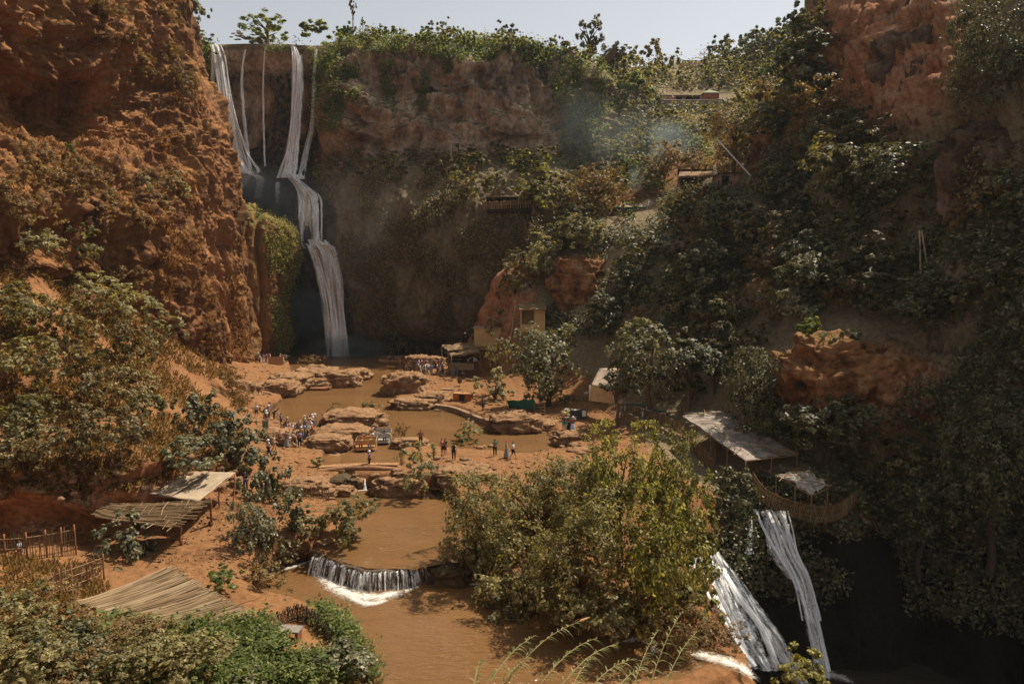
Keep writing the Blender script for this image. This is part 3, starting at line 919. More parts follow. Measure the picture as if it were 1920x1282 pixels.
T('dark', 1330, 880, 1420, 1010, 'dark bush between the lit tree and the shaded cascade', 52, 'shrub')
# --- left bank
T('fig', 185, 955, 290, 1080, 'round fig bush between the stick fence and the reed-roofed shelter', 42.5, 'fig_bush')
T('fig', 436, 925, 572, 1095, 'tall leafy shrub on the bank left of the middle pool', 46, 'fig_bush', 1110, cat='shrub')
T('fig', 452, 846, 537, 962, 'small leafy tree beside the canvas shelter', 54, 'small_tree', 1000)
T('olive', 596, 935, 702, 1025, 'spreading shrub leaning over the middle pool from its left bank', 48.5, 'shrub')
T('pale', 742, 830, 824, 928, 'pale dry shrub at the right end of the log bridge', 58.5, 'dry_shrub')
T('olive', 530, 950, 610, 1030, 'low shrub on the clay bank above the weir', 48.5, 'shrub')
T('green', 395, 1060, 470, 1120, 'bright green weeds at the corner of the flat reed roof', 39.5, 'weed_patch')
T('brown', 460, 1060, 540, 1130, 'brown scrub on the shore of the front pool', 41.5, 'shrub')
for i, (b, k) in enumerate([((-40, 520, 110, 645), 'olive'), ((70, 545, 205, 670), 'olive'), ((180, 590, 300, 700), 'olive'), ((-30, 620, 120, 745), 'olive'), ((80, 640, 215, 770), 'olive'), ((180, 670, 300, 780), 'olive'),
                            ((-30, 730, 105, 860), 'olive'), ((80, 745, 200, 865), 'olive'), ((170, 750, 290, 860), 'olive'), ((230, 720, 330, 810), 'olive'), ((-70, 800, 60, 890), 'olive'), ((30, 790, 150, 880), 'olive')]):
    mx_, my_ = (b[0] + b[2]) / 2, (b[1] + b[3]) / 2
    b = (mx_ - (b[2] - b[0]) * .41, my_ - (b[3] - b[1]) * .40, mx_ + (b[2] - b[0]) * .41, b[3])
    T('ochre' if i % 3 else 'olive', *b, label='dusty olive shrub in the thicket on the left slope', name='slope_shrub', group='olive shrubs covering the left slope', pxscale=1.0)
for b, lab in [((318, 735, 405, 815), 'grey fig bush highest on the path spur of the left slope'), ((375, 760, 470, 858), 'grey fig bush nearest the river on the left slope'),
               ((310, 815, 410, 890), 'grey fig bush right above the canvas shelter roof'), ((405, 800, 500, 880), 'small grey fig bush above the crowd path')]:
    T('fig', *b, label=lab, name='fig_bush')
for b, k, lab in [((22, 412, 112, 505), 'pale', 'pale grey shrub high on the left slope'), ((112, 418, 195, 505), 'olive', 'olive brown shrub under the crag next to the pale grey shrub'),
               ((125, 512, 232, 598), 'pale', 'grey-green shrub upper end of the row below the cliff'), ((205, 535, 300, 625), 'pale', 'grey-green shrub in the middle of the row below the cliff'),
               ((265, 575, 345, 655), 'pale', 'grey-green shrub lower end of the row below the cliff'), ((205, 500, 270, 560), 'brown', 'brown scrub on the cliff foot above the shrub row'),
               ((8, 362, 70, 420), 'brown', 'dry bush on the ledge at the left edge'), ((268, 318, 345, 372), 'brown', 'dark shrub clinging to the middle of the ochre cliff'),
               ((312, 120, 365, 195), 'brown', 'brown shrub on the outer edge of the ochre cliff'), ((415, 690, 470, 745), 'brown', 'brown bush capping the earth mound by the river'), ((120, 265, 150, 310), 'green', 'small green plant hanging in the cliff recess'),
               ((255, 320, 290, 365), 'pale', 'grey-green shrub on the cliff ledge left of the dark one'), ((40, 60, 75, 95), 'olive', 'small shrub in the black upper crags'), ((20, 600, 60, 640), 'bright', 'yellowish shrub between the olive shrubs and the path')]:
    T(k, *b, label=lab, name='cliff_shrub')
# --- river islands and plaza
T('green', 846, 806, 898, 838, 'bright green plants on the small island in the pool', 73, 'island_plant')
T('pale', 852, 788, 905, 828, 'tall pale grass heads growing out of the island plants', 73.4, 'island_plant')
T('brown', 612, 756, 655, 786, 'brown scrub on the left half of the square river rock', 88, 'shrub')
T('olive', 660, 752, 708, 790, 'bushy scrub on the right end of the square river rock', 88, 'shrub')
T('white', 1048, 766, 1086, 792, 'white flowering bush behind the group of four people', 80, 'flowering_bush')
T('pale', 910, 628, 958, 705, 'upper half of a pale slender tree by the plaza', 95, 'slender_tree', 800, thick=0.1)
T('pale', 888, 690, 966, 772, 'pale bushy tree with a bare trunk at the pool corner', 92, 'slender_tree', 802, thick=0.09)
T('green', 585, 858, 612, 874, 'bright green tuft at the water edge by the log bridge', 62.5, 'grass_tuft')
T('brown', 560, 665, 600, 690, 'dry scrub on the far rock ledge', 123, 'shrub')
T('brown', 740, 795, 770, 840, 'sparse scrub beside the boats', 73, 'shrub')
T('olive', 610, 822, 650, 858, 'scrub on the bank behind the orange boat', 72, 'shrub')
# --- big figs under the right slope
T('fig', 958, 608, 1104, 748, 'big fig tree with sunlit crown left of the tent', 86, 'fig_tree', 790, bark=M_darkbark)
T('fig', 1146, 606, 1290, 755, 'big fig tree with sunlit crown right of the tent', 77, 'fig_tree', 800, bark=M_bark)
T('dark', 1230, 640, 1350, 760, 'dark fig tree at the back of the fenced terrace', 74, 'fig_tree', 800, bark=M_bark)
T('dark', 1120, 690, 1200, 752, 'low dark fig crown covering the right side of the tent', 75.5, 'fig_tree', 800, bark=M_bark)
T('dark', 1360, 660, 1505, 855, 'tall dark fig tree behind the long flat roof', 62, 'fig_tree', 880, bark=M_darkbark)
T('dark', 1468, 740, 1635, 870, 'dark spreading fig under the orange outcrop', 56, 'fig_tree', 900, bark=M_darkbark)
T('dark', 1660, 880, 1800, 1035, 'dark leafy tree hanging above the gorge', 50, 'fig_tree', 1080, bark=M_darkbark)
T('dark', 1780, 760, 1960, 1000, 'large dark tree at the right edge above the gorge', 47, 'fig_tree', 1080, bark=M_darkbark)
T('dark', 1300, 640, 1380, 720, 'dark shrubby tree above the terrace fence', 74, 'fig_tree', 780, bark=M_darkbark)
# --- ridge, restaurant terraces and hillside
for b, k, lab, tr in [((846, 318, 905, 386), 'olive', 'leftmost rounded tree on the ledge under the red cliff', 398), ((895, 322, 955, 384), 'olive', 'dense green tree next to the ledge cafe', 398), ((948, 314, 1052, 398), 'bright', 'wide yellow-green tree over the ledge cafe', 405),
                  ((1060, 312, 1190, 408), 'brown', 'big brown olive tree left of the white tents', 418), ((1018, 352, 1084, 402), 'pale', 'grey feathery shrub between the wide tree and the brown olive', None),
                  ((1318, 190, 1436, 325), 'brown', 'tall brown olive tree behind the cafe deck', 345), ((1206, 266, 1285, 345), 'brown', 'brown olive tree wrapped in smoke', 362), ((1270, 285, 1325, 335), 'brown', 'thin brown tree left of the tall olive', 345),
                  ((1240, 350, 1325, 440), 'olive', 'dark overgrown bush under the cafe deck', None), ((1300, 362, 1392, 460), 'olive', 'bush cascade below the right end of the cafe', None), ((1408, 306, 1490, 400), 'olive', 'leafy bush at the foot of the white pole', None),
                  ((1366, 384, 1424, 446), 'bright', 'yellow bush on the shaded slope', None), ((1498, 186, 1572, 290), 'pale', 'pale leaning tree on the right slope', None), ((1510, 210, 1600, 330), 'dark', 'dark tree behind the pale leaning one', None),
                  ((1048, 228, 1148, 290), 'green', 'rounded green tree below the hillside wall', None), ((968, 274, 1048, 322), 'bright', 'yellow-green bush at the right foot of the red cliff', None), ((1156, 136, 1232, 216), 'green', 'tall green tree left of the red hut', 225),
                  ((1372, 164, 1442, 206), 'bright', 'bright green bush right of the red hut', None), ((1100, 255, 1170, 312), 'pale', 'slim pale tree above the smoke', None), ((1160, 372, 1196, 412), 'green', 'small bright tree in front of the white tents', None),
                  ((1180, 250, 1240, 300), 'green', 'green bush under the retaining wall', None), ((1240, 230, 1310, 280), 'green', 'smoke veiled bush under the red hut', None), ((1440, 150, 1545, 240), 'olive', 'olive bush at the edge of the red crag', None),
                  ((978, 440, 1052, 545), 'pale', 'creeper bush on the sharp ridge over the steps', 113.5), ((1040, 402, 1130, 470), 'olive', 'scrubby bush at the ridge end', None), ((1085, 410, 1130, 490), 'pale', 'thin pale sapling on the ridge', None), ((1030, 402, 1100, 440), 'bright', 'creeper covered hut roof at the ridge end', None),
                  ((1315, 190, 1380, 240), 'olive', 'olive bush below the retaining wall', None), ((1380, 225, 1440, 300), 'bright', 'yellow-green leaves right of the tall olive tree', None),
                  ((905, 575, 952, 625), 'ochre', 'brown scrub low on the rounded spur left of the stairs', None), ((935, 490, 995, 560), 'ochre', 'brown scrub high on the rounded spur left of the stairs', None), ((1090, 550, 1170, 640), 'dark', 'dark bush growing at the foot of the orange bluff', None), ((1000, 480, 1060, 560), 'olive', 'olive creeper bush left of the orange bluff', 113.5), ((1148, 520, 1200, 560), 'pale', 'pale flowering bush on the dark slope', None), ((1492, 596, 1560, 660), 'green', 'grey-green broom tuft on top of the orange outcrop', 60), ((1555, 620, 1620, 680), 'dark', 'dark bush next to the broom tuft', None),
                  ((1690, 430, 1760, 520), 'dark', 'dark bush behind the pair of wooden poles', None), ((1560, 480, 1680, 570), 'dark', 'broad dark bush in the middle of the right slope', None), ((1790, -20, 1930, 200), 'dark', 'black tree in the top right corner', None), ((1650, 520, 1790, 620), 'dark', 'dark thicket below the wooden poles', None)]:
    T(k, *b, label=lab, name='hillside_tree' if tr and tr > 114 else 'hillside_shrub', d=tr if tr in (60, 113.5) else None, trunk=tr if tr and tr > 114 else None)
# --- skyline
T('olive', 325, -10, 388, 66, 'gnarled tree overhanging the falls at the top left', 150, 'skyline_tree', 90)
T('green', 452, 28, 546, 80, 'rounded green tree above the twin falls', 176, 'skyline_tree', 86)
T('dark', 1078, 32, 1134, 110, 'tall round-headed tree standing alone on the skyline', 176, 'skyline_tree', 125, thick=0.07)
T('dark', 1128, 78, 1188, 128, 'loose dark tree right of the lone skyline tree', 190, 'skyline_tree', 140)
T('dark', 652, -6, 669, 30, 'very tall narrow cypress pruned to a pole above the cliff', 178, 'cypress', 66, thick=0.09)
T('dark', 676, 32, 684, 50, 'tiny narrow cypress beside the tall pruned one', 182, 'cypress', 58, thick=0.09)
T('green', 560, 40, 640, 92, 'tall green grass and scrub on the rim right of the second fall', 172, 'rim_shrub')
T('olive', 440, 66, 500, 86, 'yellowish scrub on the lip between the falls', 171, 'rim_shrub')
T('green', 340, 60, 400, 100, 'dark creeper on the lip left of the first fall', 160, 'rim_shrub')
T('dark', 788, 40, 820, 80, 'dark pointed tree on the rim', 176, 'skyline_tree', 90)
T('dark', 930, 42, 970, 78, 'dark rounded tree on the rim', 178, 'skyline_tree', 92)

def in_poly(px, py, poly):
    ins = np.zeros(px.shape, bool)
    n = len(poly)
    for i in range(n):
        (ax, ay), (bx_, by) = poly[i], poly[(i + 1) % n]
        c = ((ay <= py) & (by > py)) | ((by <= py) & (ay > py))
        with np.errstate(divide='ignore', invalid='ignore'):
            xi = ax + (py - ay) / (by - ay) * (bx_ - ax)
        ins ^= c & (px < xi)
    return ins

KEEP = [(1270, 318, 1420, 352), (1148, 372, 1242, 410), (902, 366, 1006, 394), (1236, 170, 1386, 206), (900, 560, 1026, 640), (940, 530, 1040, 570), (1722, 430, 1750, 520), (1278, 112, 1310, 132), (1345, 262, 1425, 345), (1478, 640, 1830, 830), (1050, 480, 1130, 590)]
def sample(surf, poly, n, seed, facing=0.08, nmin=None, thr=None):
    """random points on a terrain sheet, even over the ground the photo shows inside the outline"""
    rng = np.random.RandomState(seed)
    V, N = SURF[surf]
    px, py = project(V)
    c = np.array([0, 0, CAMZ]) - V
    dist = np.linalg.norm(c, axis=-1)
    fc = (N * c).sum(-1) / dist
    ar = np.linalg.norm(np.cross(np.gradient(V, axis=0), np.gradient(V, axis=1)), axis=-1)
    wt = ar * np.maximum(fc, 0.15) / dist ** 2
    for a_, b_, c_, d_ in KEEP: wt = wt * ~((px > a_) & (px < c_) & (py > b_) & (py < d_ + 4) & (V[..., 1] > 56))
    wt = wt * in_poly(px, py, poly) * (fc > facing) * (V[..., 1] > 5)
    if nmin is not None: wt = wt * (N[..., 2] > nmin)
    if thr is not None: wt = wt * (fbm(V * 0.12 + 60, 4) > thr)
    wf = wt.ravel()
    if wf.sum() <= 0: return np.zeros((0, 3)), np.zeros((0, 3))
    i = rng.choice(len(wf), n, p=wf / wf.sum())
    return V.reshape(-1, 3)[i], N.reshape(-1, 3)[i]

def stuff_leaves(name, label, cat, parts, mat):
    """parts: list of (points, normals, size_m or px, leaves per clump, lift) -> ONE mesh of small leaf diamonds"""
    Vs, Fs, b = [], [], 0
    rng = np.random.RandomState(len(name) * 31)
    for pts, nor, spx, k, lift in parts:
        if len(pts) == 0: continue
        dist = np.linalg.norm(pts - np.array([0, 0, CAMZ]), axis=1)
        s = spx * dist / 1280
        n = len(pts) * k
        p = np.repeat(pts, k, 0); nn = np.repeat(nor, k, 0); ss = np.repeat(s, k)
        C = p + nn * (rng.rand(n) * lift * ss * 2)[:, None] + rng.normal(size=(n, 3)) * (ss * 0.9)[:, None]
        Nn = nn * 0.6 + np.array([0, 0, 0.5]) + rng.normal(size=(n, 3)) * 0.5
        Nn /= np.linalg.norm(Nn, axis=1, keepdims=True)
        D = rdir(rng, n) + np.array([0, 0, -0.6])
        D -= Nn * (D * Nn).sum(1, keepdims=True)
        D /= np.linalg.norm(D, axis=1, keepdims=True) + 1e-9
        V, F = leaf_quads(C, D, Nn, ss * (0.7 + 0.6 * rng.rand(n)), ss * 0.5, rng)
        Vs.append(V); Fs.append(F + b); b += len(V)
    me = np_mesh(name, np.concatenate(Vs), np.concatenate(Fs), mat)
    return tag(link(name, me), label, cat, kind='stuff')

def stuff_grass(name, label, cat, parts, mat):
    """drooping grass blades (thin triangles) in tufts"""
    Vs, b = [], 0
    rng = np.random.RandomState(len(name) * 13 + 5)
    for pts, nor, hpx, k, droop in parts:
        if len(pts) == 0: continue
        dist = np.linalg.norm(pts - np.array([0, 0, CAMZ]), axis=1)
        s = np.repeat(hpx * dist / 1280, k)
        n = len(pts) * k
        p = np.repeat(pts, k, 0); nn = np.repeat(nor, k, 0)
        base = p + rng.normal(size=(n, 3)) * (s * 0.35)[:, None] - nn * 0.05
        D = nn * 0.6 + np.array([0, 0, 0.7]) + rng.normal(size=(n, 3)) * 0.5
        D /= np.linalg.norm(D, axis=1, keepdims=True)
        side = np.cross(D, rdir(rng, n)); side /= np.linalg.norm(side, axis=1, keepdims=True) + 1e-9
        h = s * (0.5 + rng.rand(n))
        wd = (s * 0.09)[:, None]
        mid = base + D * (h * 0.6)[:, None]
        tip = mid + (D * 0.5 + nn * 0.3 + np.array([0, 0, -droop])) * (h * 0.5)[:, None]
        V = np.stack([base - side * wd, base + side * wd, mid + side * wd * 0.7, tip, mid - side * wd * 0.7], 1)
        Vs.append(V.reshape(-1, 3))
    V = np.concatenate(Vs)
    F = np.arange(len(V)).reshape(-1, 5)
    return tag(link(name, np_mesh(name, V, F, mat)), label, cat, kind='stuff')

RS = [(880, 640), (1010, 470), (1040, 410), (1250, 395), (1300, 340), (1430, 330), (1440, 240), (1560, 150), (1640, 260), (1700, 330), (1930, 330), (1930, 1000), (1640, 930), (1560, 880), (1400, 760), (1300, 660), (1100, 640), (950, 640)]
HS = [(1050, 270), (1090, 115), (1540, 40), (1560, 150), (1440, 260), (1420, 340), (1250, 400), (840, 420), (840, 310), (960, 300)]
LW = [(600, 345), (840, 345), (1050, 420), (920, 620), (880, 660), (660, 650), (650, 440)]
stuff_leaves('undergrowth', 'dark creeping undergrowth matted over the shaded right slope', 'undergrowth',
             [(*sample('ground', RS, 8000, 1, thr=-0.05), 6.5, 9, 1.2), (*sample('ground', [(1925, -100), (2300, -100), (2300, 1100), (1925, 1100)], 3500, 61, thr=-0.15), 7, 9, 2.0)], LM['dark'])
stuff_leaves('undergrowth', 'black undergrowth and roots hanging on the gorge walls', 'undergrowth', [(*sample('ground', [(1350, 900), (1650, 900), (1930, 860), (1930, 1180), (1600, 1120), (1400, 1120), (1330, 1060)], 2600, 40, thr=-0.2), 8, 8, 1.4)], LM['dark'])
stuff_leaves('undergrowth', 'sunlit green scrub covering the far hillside', 'undergrowth',
             [(*sample('ground', HS, 5000, 2, thr=-0.3), 5.5, 8, 2.0)], LM['olive'])
stuff_leaves('creeper', 'brownish creeper draped over the lower cliff behind the pool', 'creeper',
             [(*sample('cliff_back', LW, 4200, 3, thr=0.0), 4.5, 8, 1.0), (*sample('cliff_back', [(600, 285), (1000, 285), (1050, 350), (600, 350)], 700, 4, thr=0.0), 5, 8, 1.2)], LM['ochre'])
stuff_leaves('creeper', 'dark green creeper hanging from the rim and in the cliff pockets', 'creeper',
             [(*sample('cliff_back', [(335, 60), (1180, 70), (1180, 160), (1060, 130), (640, 92), (640, 240), (600, 240), (590, 100), (400, 95), (395, 300), (370, 230), (335, 120)], 2600, 5, thr=-0.1), 4.5, 8, 1.5),
              (*sample('cliff_back', [(1020, 105), (1130, 120), (1130, 270), (1060, 230)], 700, 6, thr=-0.1), 5, 8, 1.5),
              (*sample('cliff_back', [(787, 140), (800, 140), (800, 205), (787, 205)], 130, 7), 4, 8, 1.2), (*sample('cliff_back', [(722, 110), (735, 110), (738, 205), (725, 205)], 130, 8), 4, 8, 1.2),
              (*sample('cliff_back', [(835, 110), (846, 110), (846, 135), (835, 135)], 60, 9), 4, 8, 1.2), (*sample('cliff_back', [(640, 120), (672, 120), (672, 185), (645, 185)], 160, 10, thr=0), 4, 8, 1.2)], LM['green'])
stuff_leaves('creeper', 'yellow-green moss and creeper on the tufa column', 'creeper',
             [(*sample('cliff_column', [(450, 385), (570, 385), (570, 690), (515, 690), (500, 520), (500, 420)], 1500, 11, 0.02, thr=-0.1), 3.5, 8, 0.8)], LM['bright'])
stuff_grass('dry_grass', 'dry brown grass tufts clinging to the ochre cliff', 'dry grass',
            [(*sample('cliff_left', [(0, -50), (340, -50), (480, 690), (380, 680), (0, 420)], 1500, 12, 0.02, nmin=0.3, thr=0.05), 7, 7, 0.9), (*sample('cliff_left', [(330, 150), (480, 690), (330, 640), (260, 400)], 700, 13, 0.02, thr=0.1), 7, 7, 1.1)],
            leaf_mat('dry_grass', [(0.13, 0.055, 0.018), (0.26, 0.12, 0.038), (0.36, 0.19, 0.07)], 0.2, 0.1, 0.8))
stuff_grass('dry_grass', 'dry grass and weeds on the slopes of the left bank', 'dry grass',
            [(*sample('ground', [(0, 380), (120, 440), (330, 640), (470, 720), (440, 880), (330, 900), (0, 960)], 7000, 14, thr=-0.15), 9, 7, 0.8),
             (*sample('ground', [(0, 1040), (180, 1060), (220, 1130), (0, 1200)], 700, 15), 11, 7, 0.6), (*sample('ground', [(440, 690), (500, 680), (600, 790), (560, 900), (700, 900), (1100, 850), (1040, 930), (600, 1030), (470, 1080), (200, 1060), (190, 1010), (400, 980)], 500, 16, thr=0.0), 5, 6, 0.6)],
            leaf_mat('weed_grass', [(0.12, 0.065, 0.02), (0.22, 0.13, 0.045), (0.30, 0.21, 0.08)], 0.25, 0.1, 0.8))
def stuff_stones(name, label, pts, nor, spx, mat):
    rng = np.random.RandomState(5)
    t_ = (1 + 5 ** .5) / 2
    B = np.array([(-1, t_, 0), (1, t_, 0), (-1, -t_, 0), (1, -t_, 0), (0, -1, t_), (0, 1, t_), (0, -1, -t_), (0, 1, -t_), (t_, 0, -1), (t_, 0, 1), (-t_, 0, -1), (-t_, 0, 1)]) / 1.9
    F = np.array([(0, 11, 5), (0, 5, 1), (0, 1, 7), (0, 7, 10), (0, 10, 11), (1, 5, 9), (5, 11, 4), (11, 10, 2), (10, 7, 6), (7, 1, 8), (3, 9, 4), (3, 4, 2), (3, 2, 6), (3, 6, 8), (3, 8, 9), (4, 9, 5), (2, 4, 11), (6, 2, 10), (8, 6, 7), (9, 8, 1)])
    n = len(pts)
    d_ = np.linalg.norm(pts - np.array([0, 0, CAMZ]), axis=1)
    s_ = spx * d_ / 1280 * (0.25 + rng.rand(n) ** 3 * 1.6)
    V = B[None] * (1 + 0.35 * rng.normal(size=(n, 12, 1)) * 0.6) * (s_[:, None, None] * np.array([1, 1, .6]))
    a = rng.rand(n) * 6.28
    X = V[..., 0] * np.cos(a)[:, None] - V[..., 1] * np.sin(a)[:, None]; Y = V[..., 0] * np.sin(a)[:, None] + V[..., 1] * np.cos(a)[:, None]
    V = np.stack([X, Y, V[..., 2]], -1) + pts[:, None]
    return tag(link(name, np_mesh(name, V.reshape(-1, 3), (F[None] + 12 * np.arange(n)[:, None, None]).reshape(-1, 3), mat)), label, 'gravel', kind='stuff')
BANK = [(440, 690), (520, 672), (560, 700), (480, 780), (560, 800), (640, 860), (600, 905), (820, 880), (800, 850), (1000, 860), (1040, 800), (800, 740), (790, 700), (880, 690), (960, 740), (1110, 780), (1120, 860), (1000, 1000), (830, 930), (640, 920), (600, 1030), (480, 1100), (300, 1070), (190, 1010), (0, 1030), (0, 930), (430, 870)]
stuff_stones('gravel', 'loose stones and clods strewn over the clay banks', *sample('ground', BANK, 3800, 51), 2.6, M_rock)
stuff_stones('gravel', 'rubble along the foot of the left earth bank', *sample('ground', [(0, 880), (430, 850), (450, 900), (320, 950), (0, 1010)], 900, 52), 5.5, M_rock)
stuff_grass('dry_grass', 'dry brown grass coating the rounded spur left of the plank stairs', 'dry grass', [(*sample('ground', [(880, 650), (905, 590), (1000, 450), (1060, 420), (1050, 520), (985, 560), (950, 640)], 1500, 17), 6, 7, 0.8)], LM['brown'])
# --- countable shrubs scattered over the slopes
def scatter(surf, poly, n, seed, kinds, wr, label, group, name, gap=1.0, hr=(0.7, 1.1), sink=0.25, thr=None):
    pts, nor = sample(surf, poly, n * 6, seed, thr=thr)
    rng = random.Random(seed)
    cell, k = [], 0
    qx, qy = project(pts) if len(pts) else ([], [])
    for p, nn, ux, uy in zip(pts, nor, qx, qy):
        wpx = rng.uniform(*wr)
        p = Vector(p)
        wm = wpx * (p - Vector((0, 0, CAMZ))).length / 1280
        if any(ux + wpx * .5 > a_ and ux - wpx * .5 < c_ and uy + wpx * .2 > b_ and uy - wpx * .8 < d_ for a_, b_, c_, d_ in KEEP): continue
        if any((p - q).length < gap * (wm + r_) * 0.4 for q, r_ in cell): continue
        o_ = Vector((0, 0, CAMZ))
        dv = p - o_
        hh = cast(o_, dv.normalized())
        if hh and (hh[0] - o_).length < dv.length - 2.0 - wm * 0.5: continue
        cell.append((p, wm))
        kind = kinds[rng.randrange(len(kinds))]
        me, _ = crown_mesh(kind, wpx, rng.randrange(3))
        hm = wm * rng.uniform(*hr)
        o = link(name, me)
        o.location = p + Vector(nn) * wm * 0.12 + Vector((0, 0, hm * (0.5 - sink)))
        o.scale = (wm, wm, hm)
        o.rotation_euler = (0, 0, rng.uniform(0, 6.28))
        tag(o, label, 'shrub', group)
        k += 1
        if k >= n: break
scatter('ground', RS, 130, 21, ['dark', 'dark', 'fig', 'fig', 'olive', 'ochre', 'brown'], (55, 135), 'shrub in the thicket on the shaded right slope', 'shrubs on the shaded right slope', 'slope_shrub', 0.85, (0.75, 1.15), 0.15)
scatter('ground', HS, 210, 22, ['olive', 'green', 'bright', 'pale', 'bright'], (26, 58), 'rounded green shrub on the sunny far hillside', 'shrubs on the far hillside', 'hillside_shrub', 0.6)
scatter('ground', [(1290, 135), (1320, 85), (1440, 80), (1540, 30), (1545, 70), (1450, 125)], 26, 23, ['dark', 'green'], (26, 48), 'dark tree in the row on the hilltop skyline', 'trees on the hilltop skyline', 'hilltop_tree', 0.5, (0.9, 1.3))
scatter('cliff_back', [(560, 50), (1130, 60), (1130, 135), (1040, 118), (800, 88), (640, 84)], 60, 24, ['green', 'olive', 'bright', 'green'], (16, 34), 'green shrub in the hedge along the cliff rim', 'shrubs along the cliff rim', 'rim_shrub', 0.6, (0.7, 1.2))
scatter('cliff_left', [(0, 290), (210, 330), (330, 360), (330, 420), (0, 400)], 14, 25, ['brown', 'brown', 'pale'], (30, 70), 'dry brown shrub on the ledge of the ochre cliff', 'dry shrubs on the cliff ledge', 'cliff_shrub', 0.8)
scatter('cliff_left', [(120, -20), (320, 0), (330, 160), (140, 130)], 12, 26, ['brown'], (30, 60), 'dry brown tuft high on the ochre cliff', 'dry tufts high on the ochre cliff', 'cliff_shrub', 1.0, (0.5, 0.7))
scatter('cliff_back', [(640, 290), (1000, 290), (860, 340), (640, 345)], 12, 27, ['olive', 'ochre'], (26, 52), 'dusky shrub on the ledge at the foot of the red cliff', 'shrubs on the cliff ledge', 'ledge_shrub', 0.7)
# --- foreground vegetation
FG1 = [(-20, 1110), (120, 1130), (250, 1170), (420, 1165), (520, 1190), (530, 1235), (600, 1240), (640, 1262), (720, 1300), (-20, 1300)]
scatter('ground', [(-30, 1180), (90, 1195), (200, 1240), (330, 1262), (380, 1310), (-30, 1310)], 24, 28, ['olive', 'dark', 'brown', 'olive'], (80, 140), 'dark olive shrub in the foreground thicket at the lower left', 'foreground shrubs at the lower left', 'foreground_shrub', 0.6, (0.7, 0.9))
stuff_leaves('ground_ivy', 'bright green ivy carpeting the foreground bank', 'ivy', [(*sample('ground', [(120, 1195), (300, 1178), (500, 1178), (515, 1225), (560, 1245), (640, 1240), (660, 1300), (150, 1300)], 3000, 29), 9, 10, 1.6), (*sample('ground', [(600, 1150), (650, 1170), (700, 1260), (690, 1280), (620, 1200), (570, 1160)], 500, 30), 8, 9, 1.5)], LM['green'])
scatter('ground', [(330, 1220), (470, 1215), (510, 1245), (600, 1265), (690, 1300), (330, 1310)], 14, 31, ['green', 'green', 'fig'], (60, 110), 'bright green leafy shrub in the foreground ivy', 'green shrubs in the foreground ivy', 'foreground_shrub', 0.7, (0.5, 0.7), 0.35)
T('bright', 1448, 1222, 1550, 1300, 'yellow-green bush in front of the gorge at the bottom edge', 31, 'foreground_shrub')
T('brown', 1290, 1160, 1400, 1240, 'brown dry grass hummock below the lit cascade', 37.5, 'grass_hummock')

# --- giant cane in front: arching stems with long blades
M_cane = leaf_mat('cane_leaf', [(0.06, 0.075, 0.02), (0.14, 0.15, 0.05), (0.28, 0.255, 0.12)], 0.3)
M_stem = plain_mat('cane_stem', (0.30, 0.22, 0.09), 0.7, 0.3, 5, bumpd=0.0)
def cane(p0, tip, label, nl=36, plume=False, seed=0):
    r = random.Random(seed)
    root = empty('giant_cane', p0)
    tag(root, label, 'cane', 'giant canes leaning over the front pool')
    v = Vector(tip) - Vector(p0)
    pts = []
    for i in range(9):
        t = i / 8
        pts.append(v * t + Vector((0, 0, 0.9 * math.sin(t * math.pi) * v.length * 0.12)))
    MB().tube(pts, [0.03 * (1 - 0.8 * i / 8) for i in range(9)], 5).build('stem', M_stem, root, True)
    vs, fs = [], []
    for i in range(nl):
        t = min(.99, max(.08, 0.12 + 0.88 * (i + r.uniform(-.8, .8)) / nl))
        j = min(7, int(t * 8)); f = t * 8 - j
        b = pts[j].lerp(pts[j + 1], f)
        tn = (pts[j + 1] - pts[j]).normalized()
        side = tn.cross(Vector((0, 0, 1))).normalized() * (1 if r.random() < .5 else -1)
        dr = (tn * r.uniform(.3, 1.1) + side * r.uniform(.3, 1.0) + Vector((0, 0, r.uniform(-.1, .6)))).normalized()
        ln = r.uniform(0.6, 1.0) * (1 - 0.45 * t)
        wv = dr.cross(Vector((0, 0, 1))).normalized() * 0.032
        q = []
        for s in range(5):
            u = s / 4
            c = b + dr * ln * u + Vector((0, 0, -0.8 * ln * u * u))
            ww = wv * (1 - u) * (1.3 if s else 0.7)
            q += [c - ww, c + ww]
        o = len(vs)
        vs += q
        fs += [(o + 2 * s, o + 2 * s + 1, o + 2 * s + 3, o + 2 * s + 2) for s in range(4)]
    MB().add(vs, fs).build('leaves', M_cane, root)
    if plume:
        e = pts[-1]; tn = (pts[-1] - pts[-2]).normalized()
        MB().tube([e, e + tn * 0.2, e + tn * 0.55, e + tn * 0.8], [0.02, 0.07, 0.05, 0.01], 6).build('plume', plain_mat('plume', (0.34, 0.2, 0.09)), root, True)
    return root
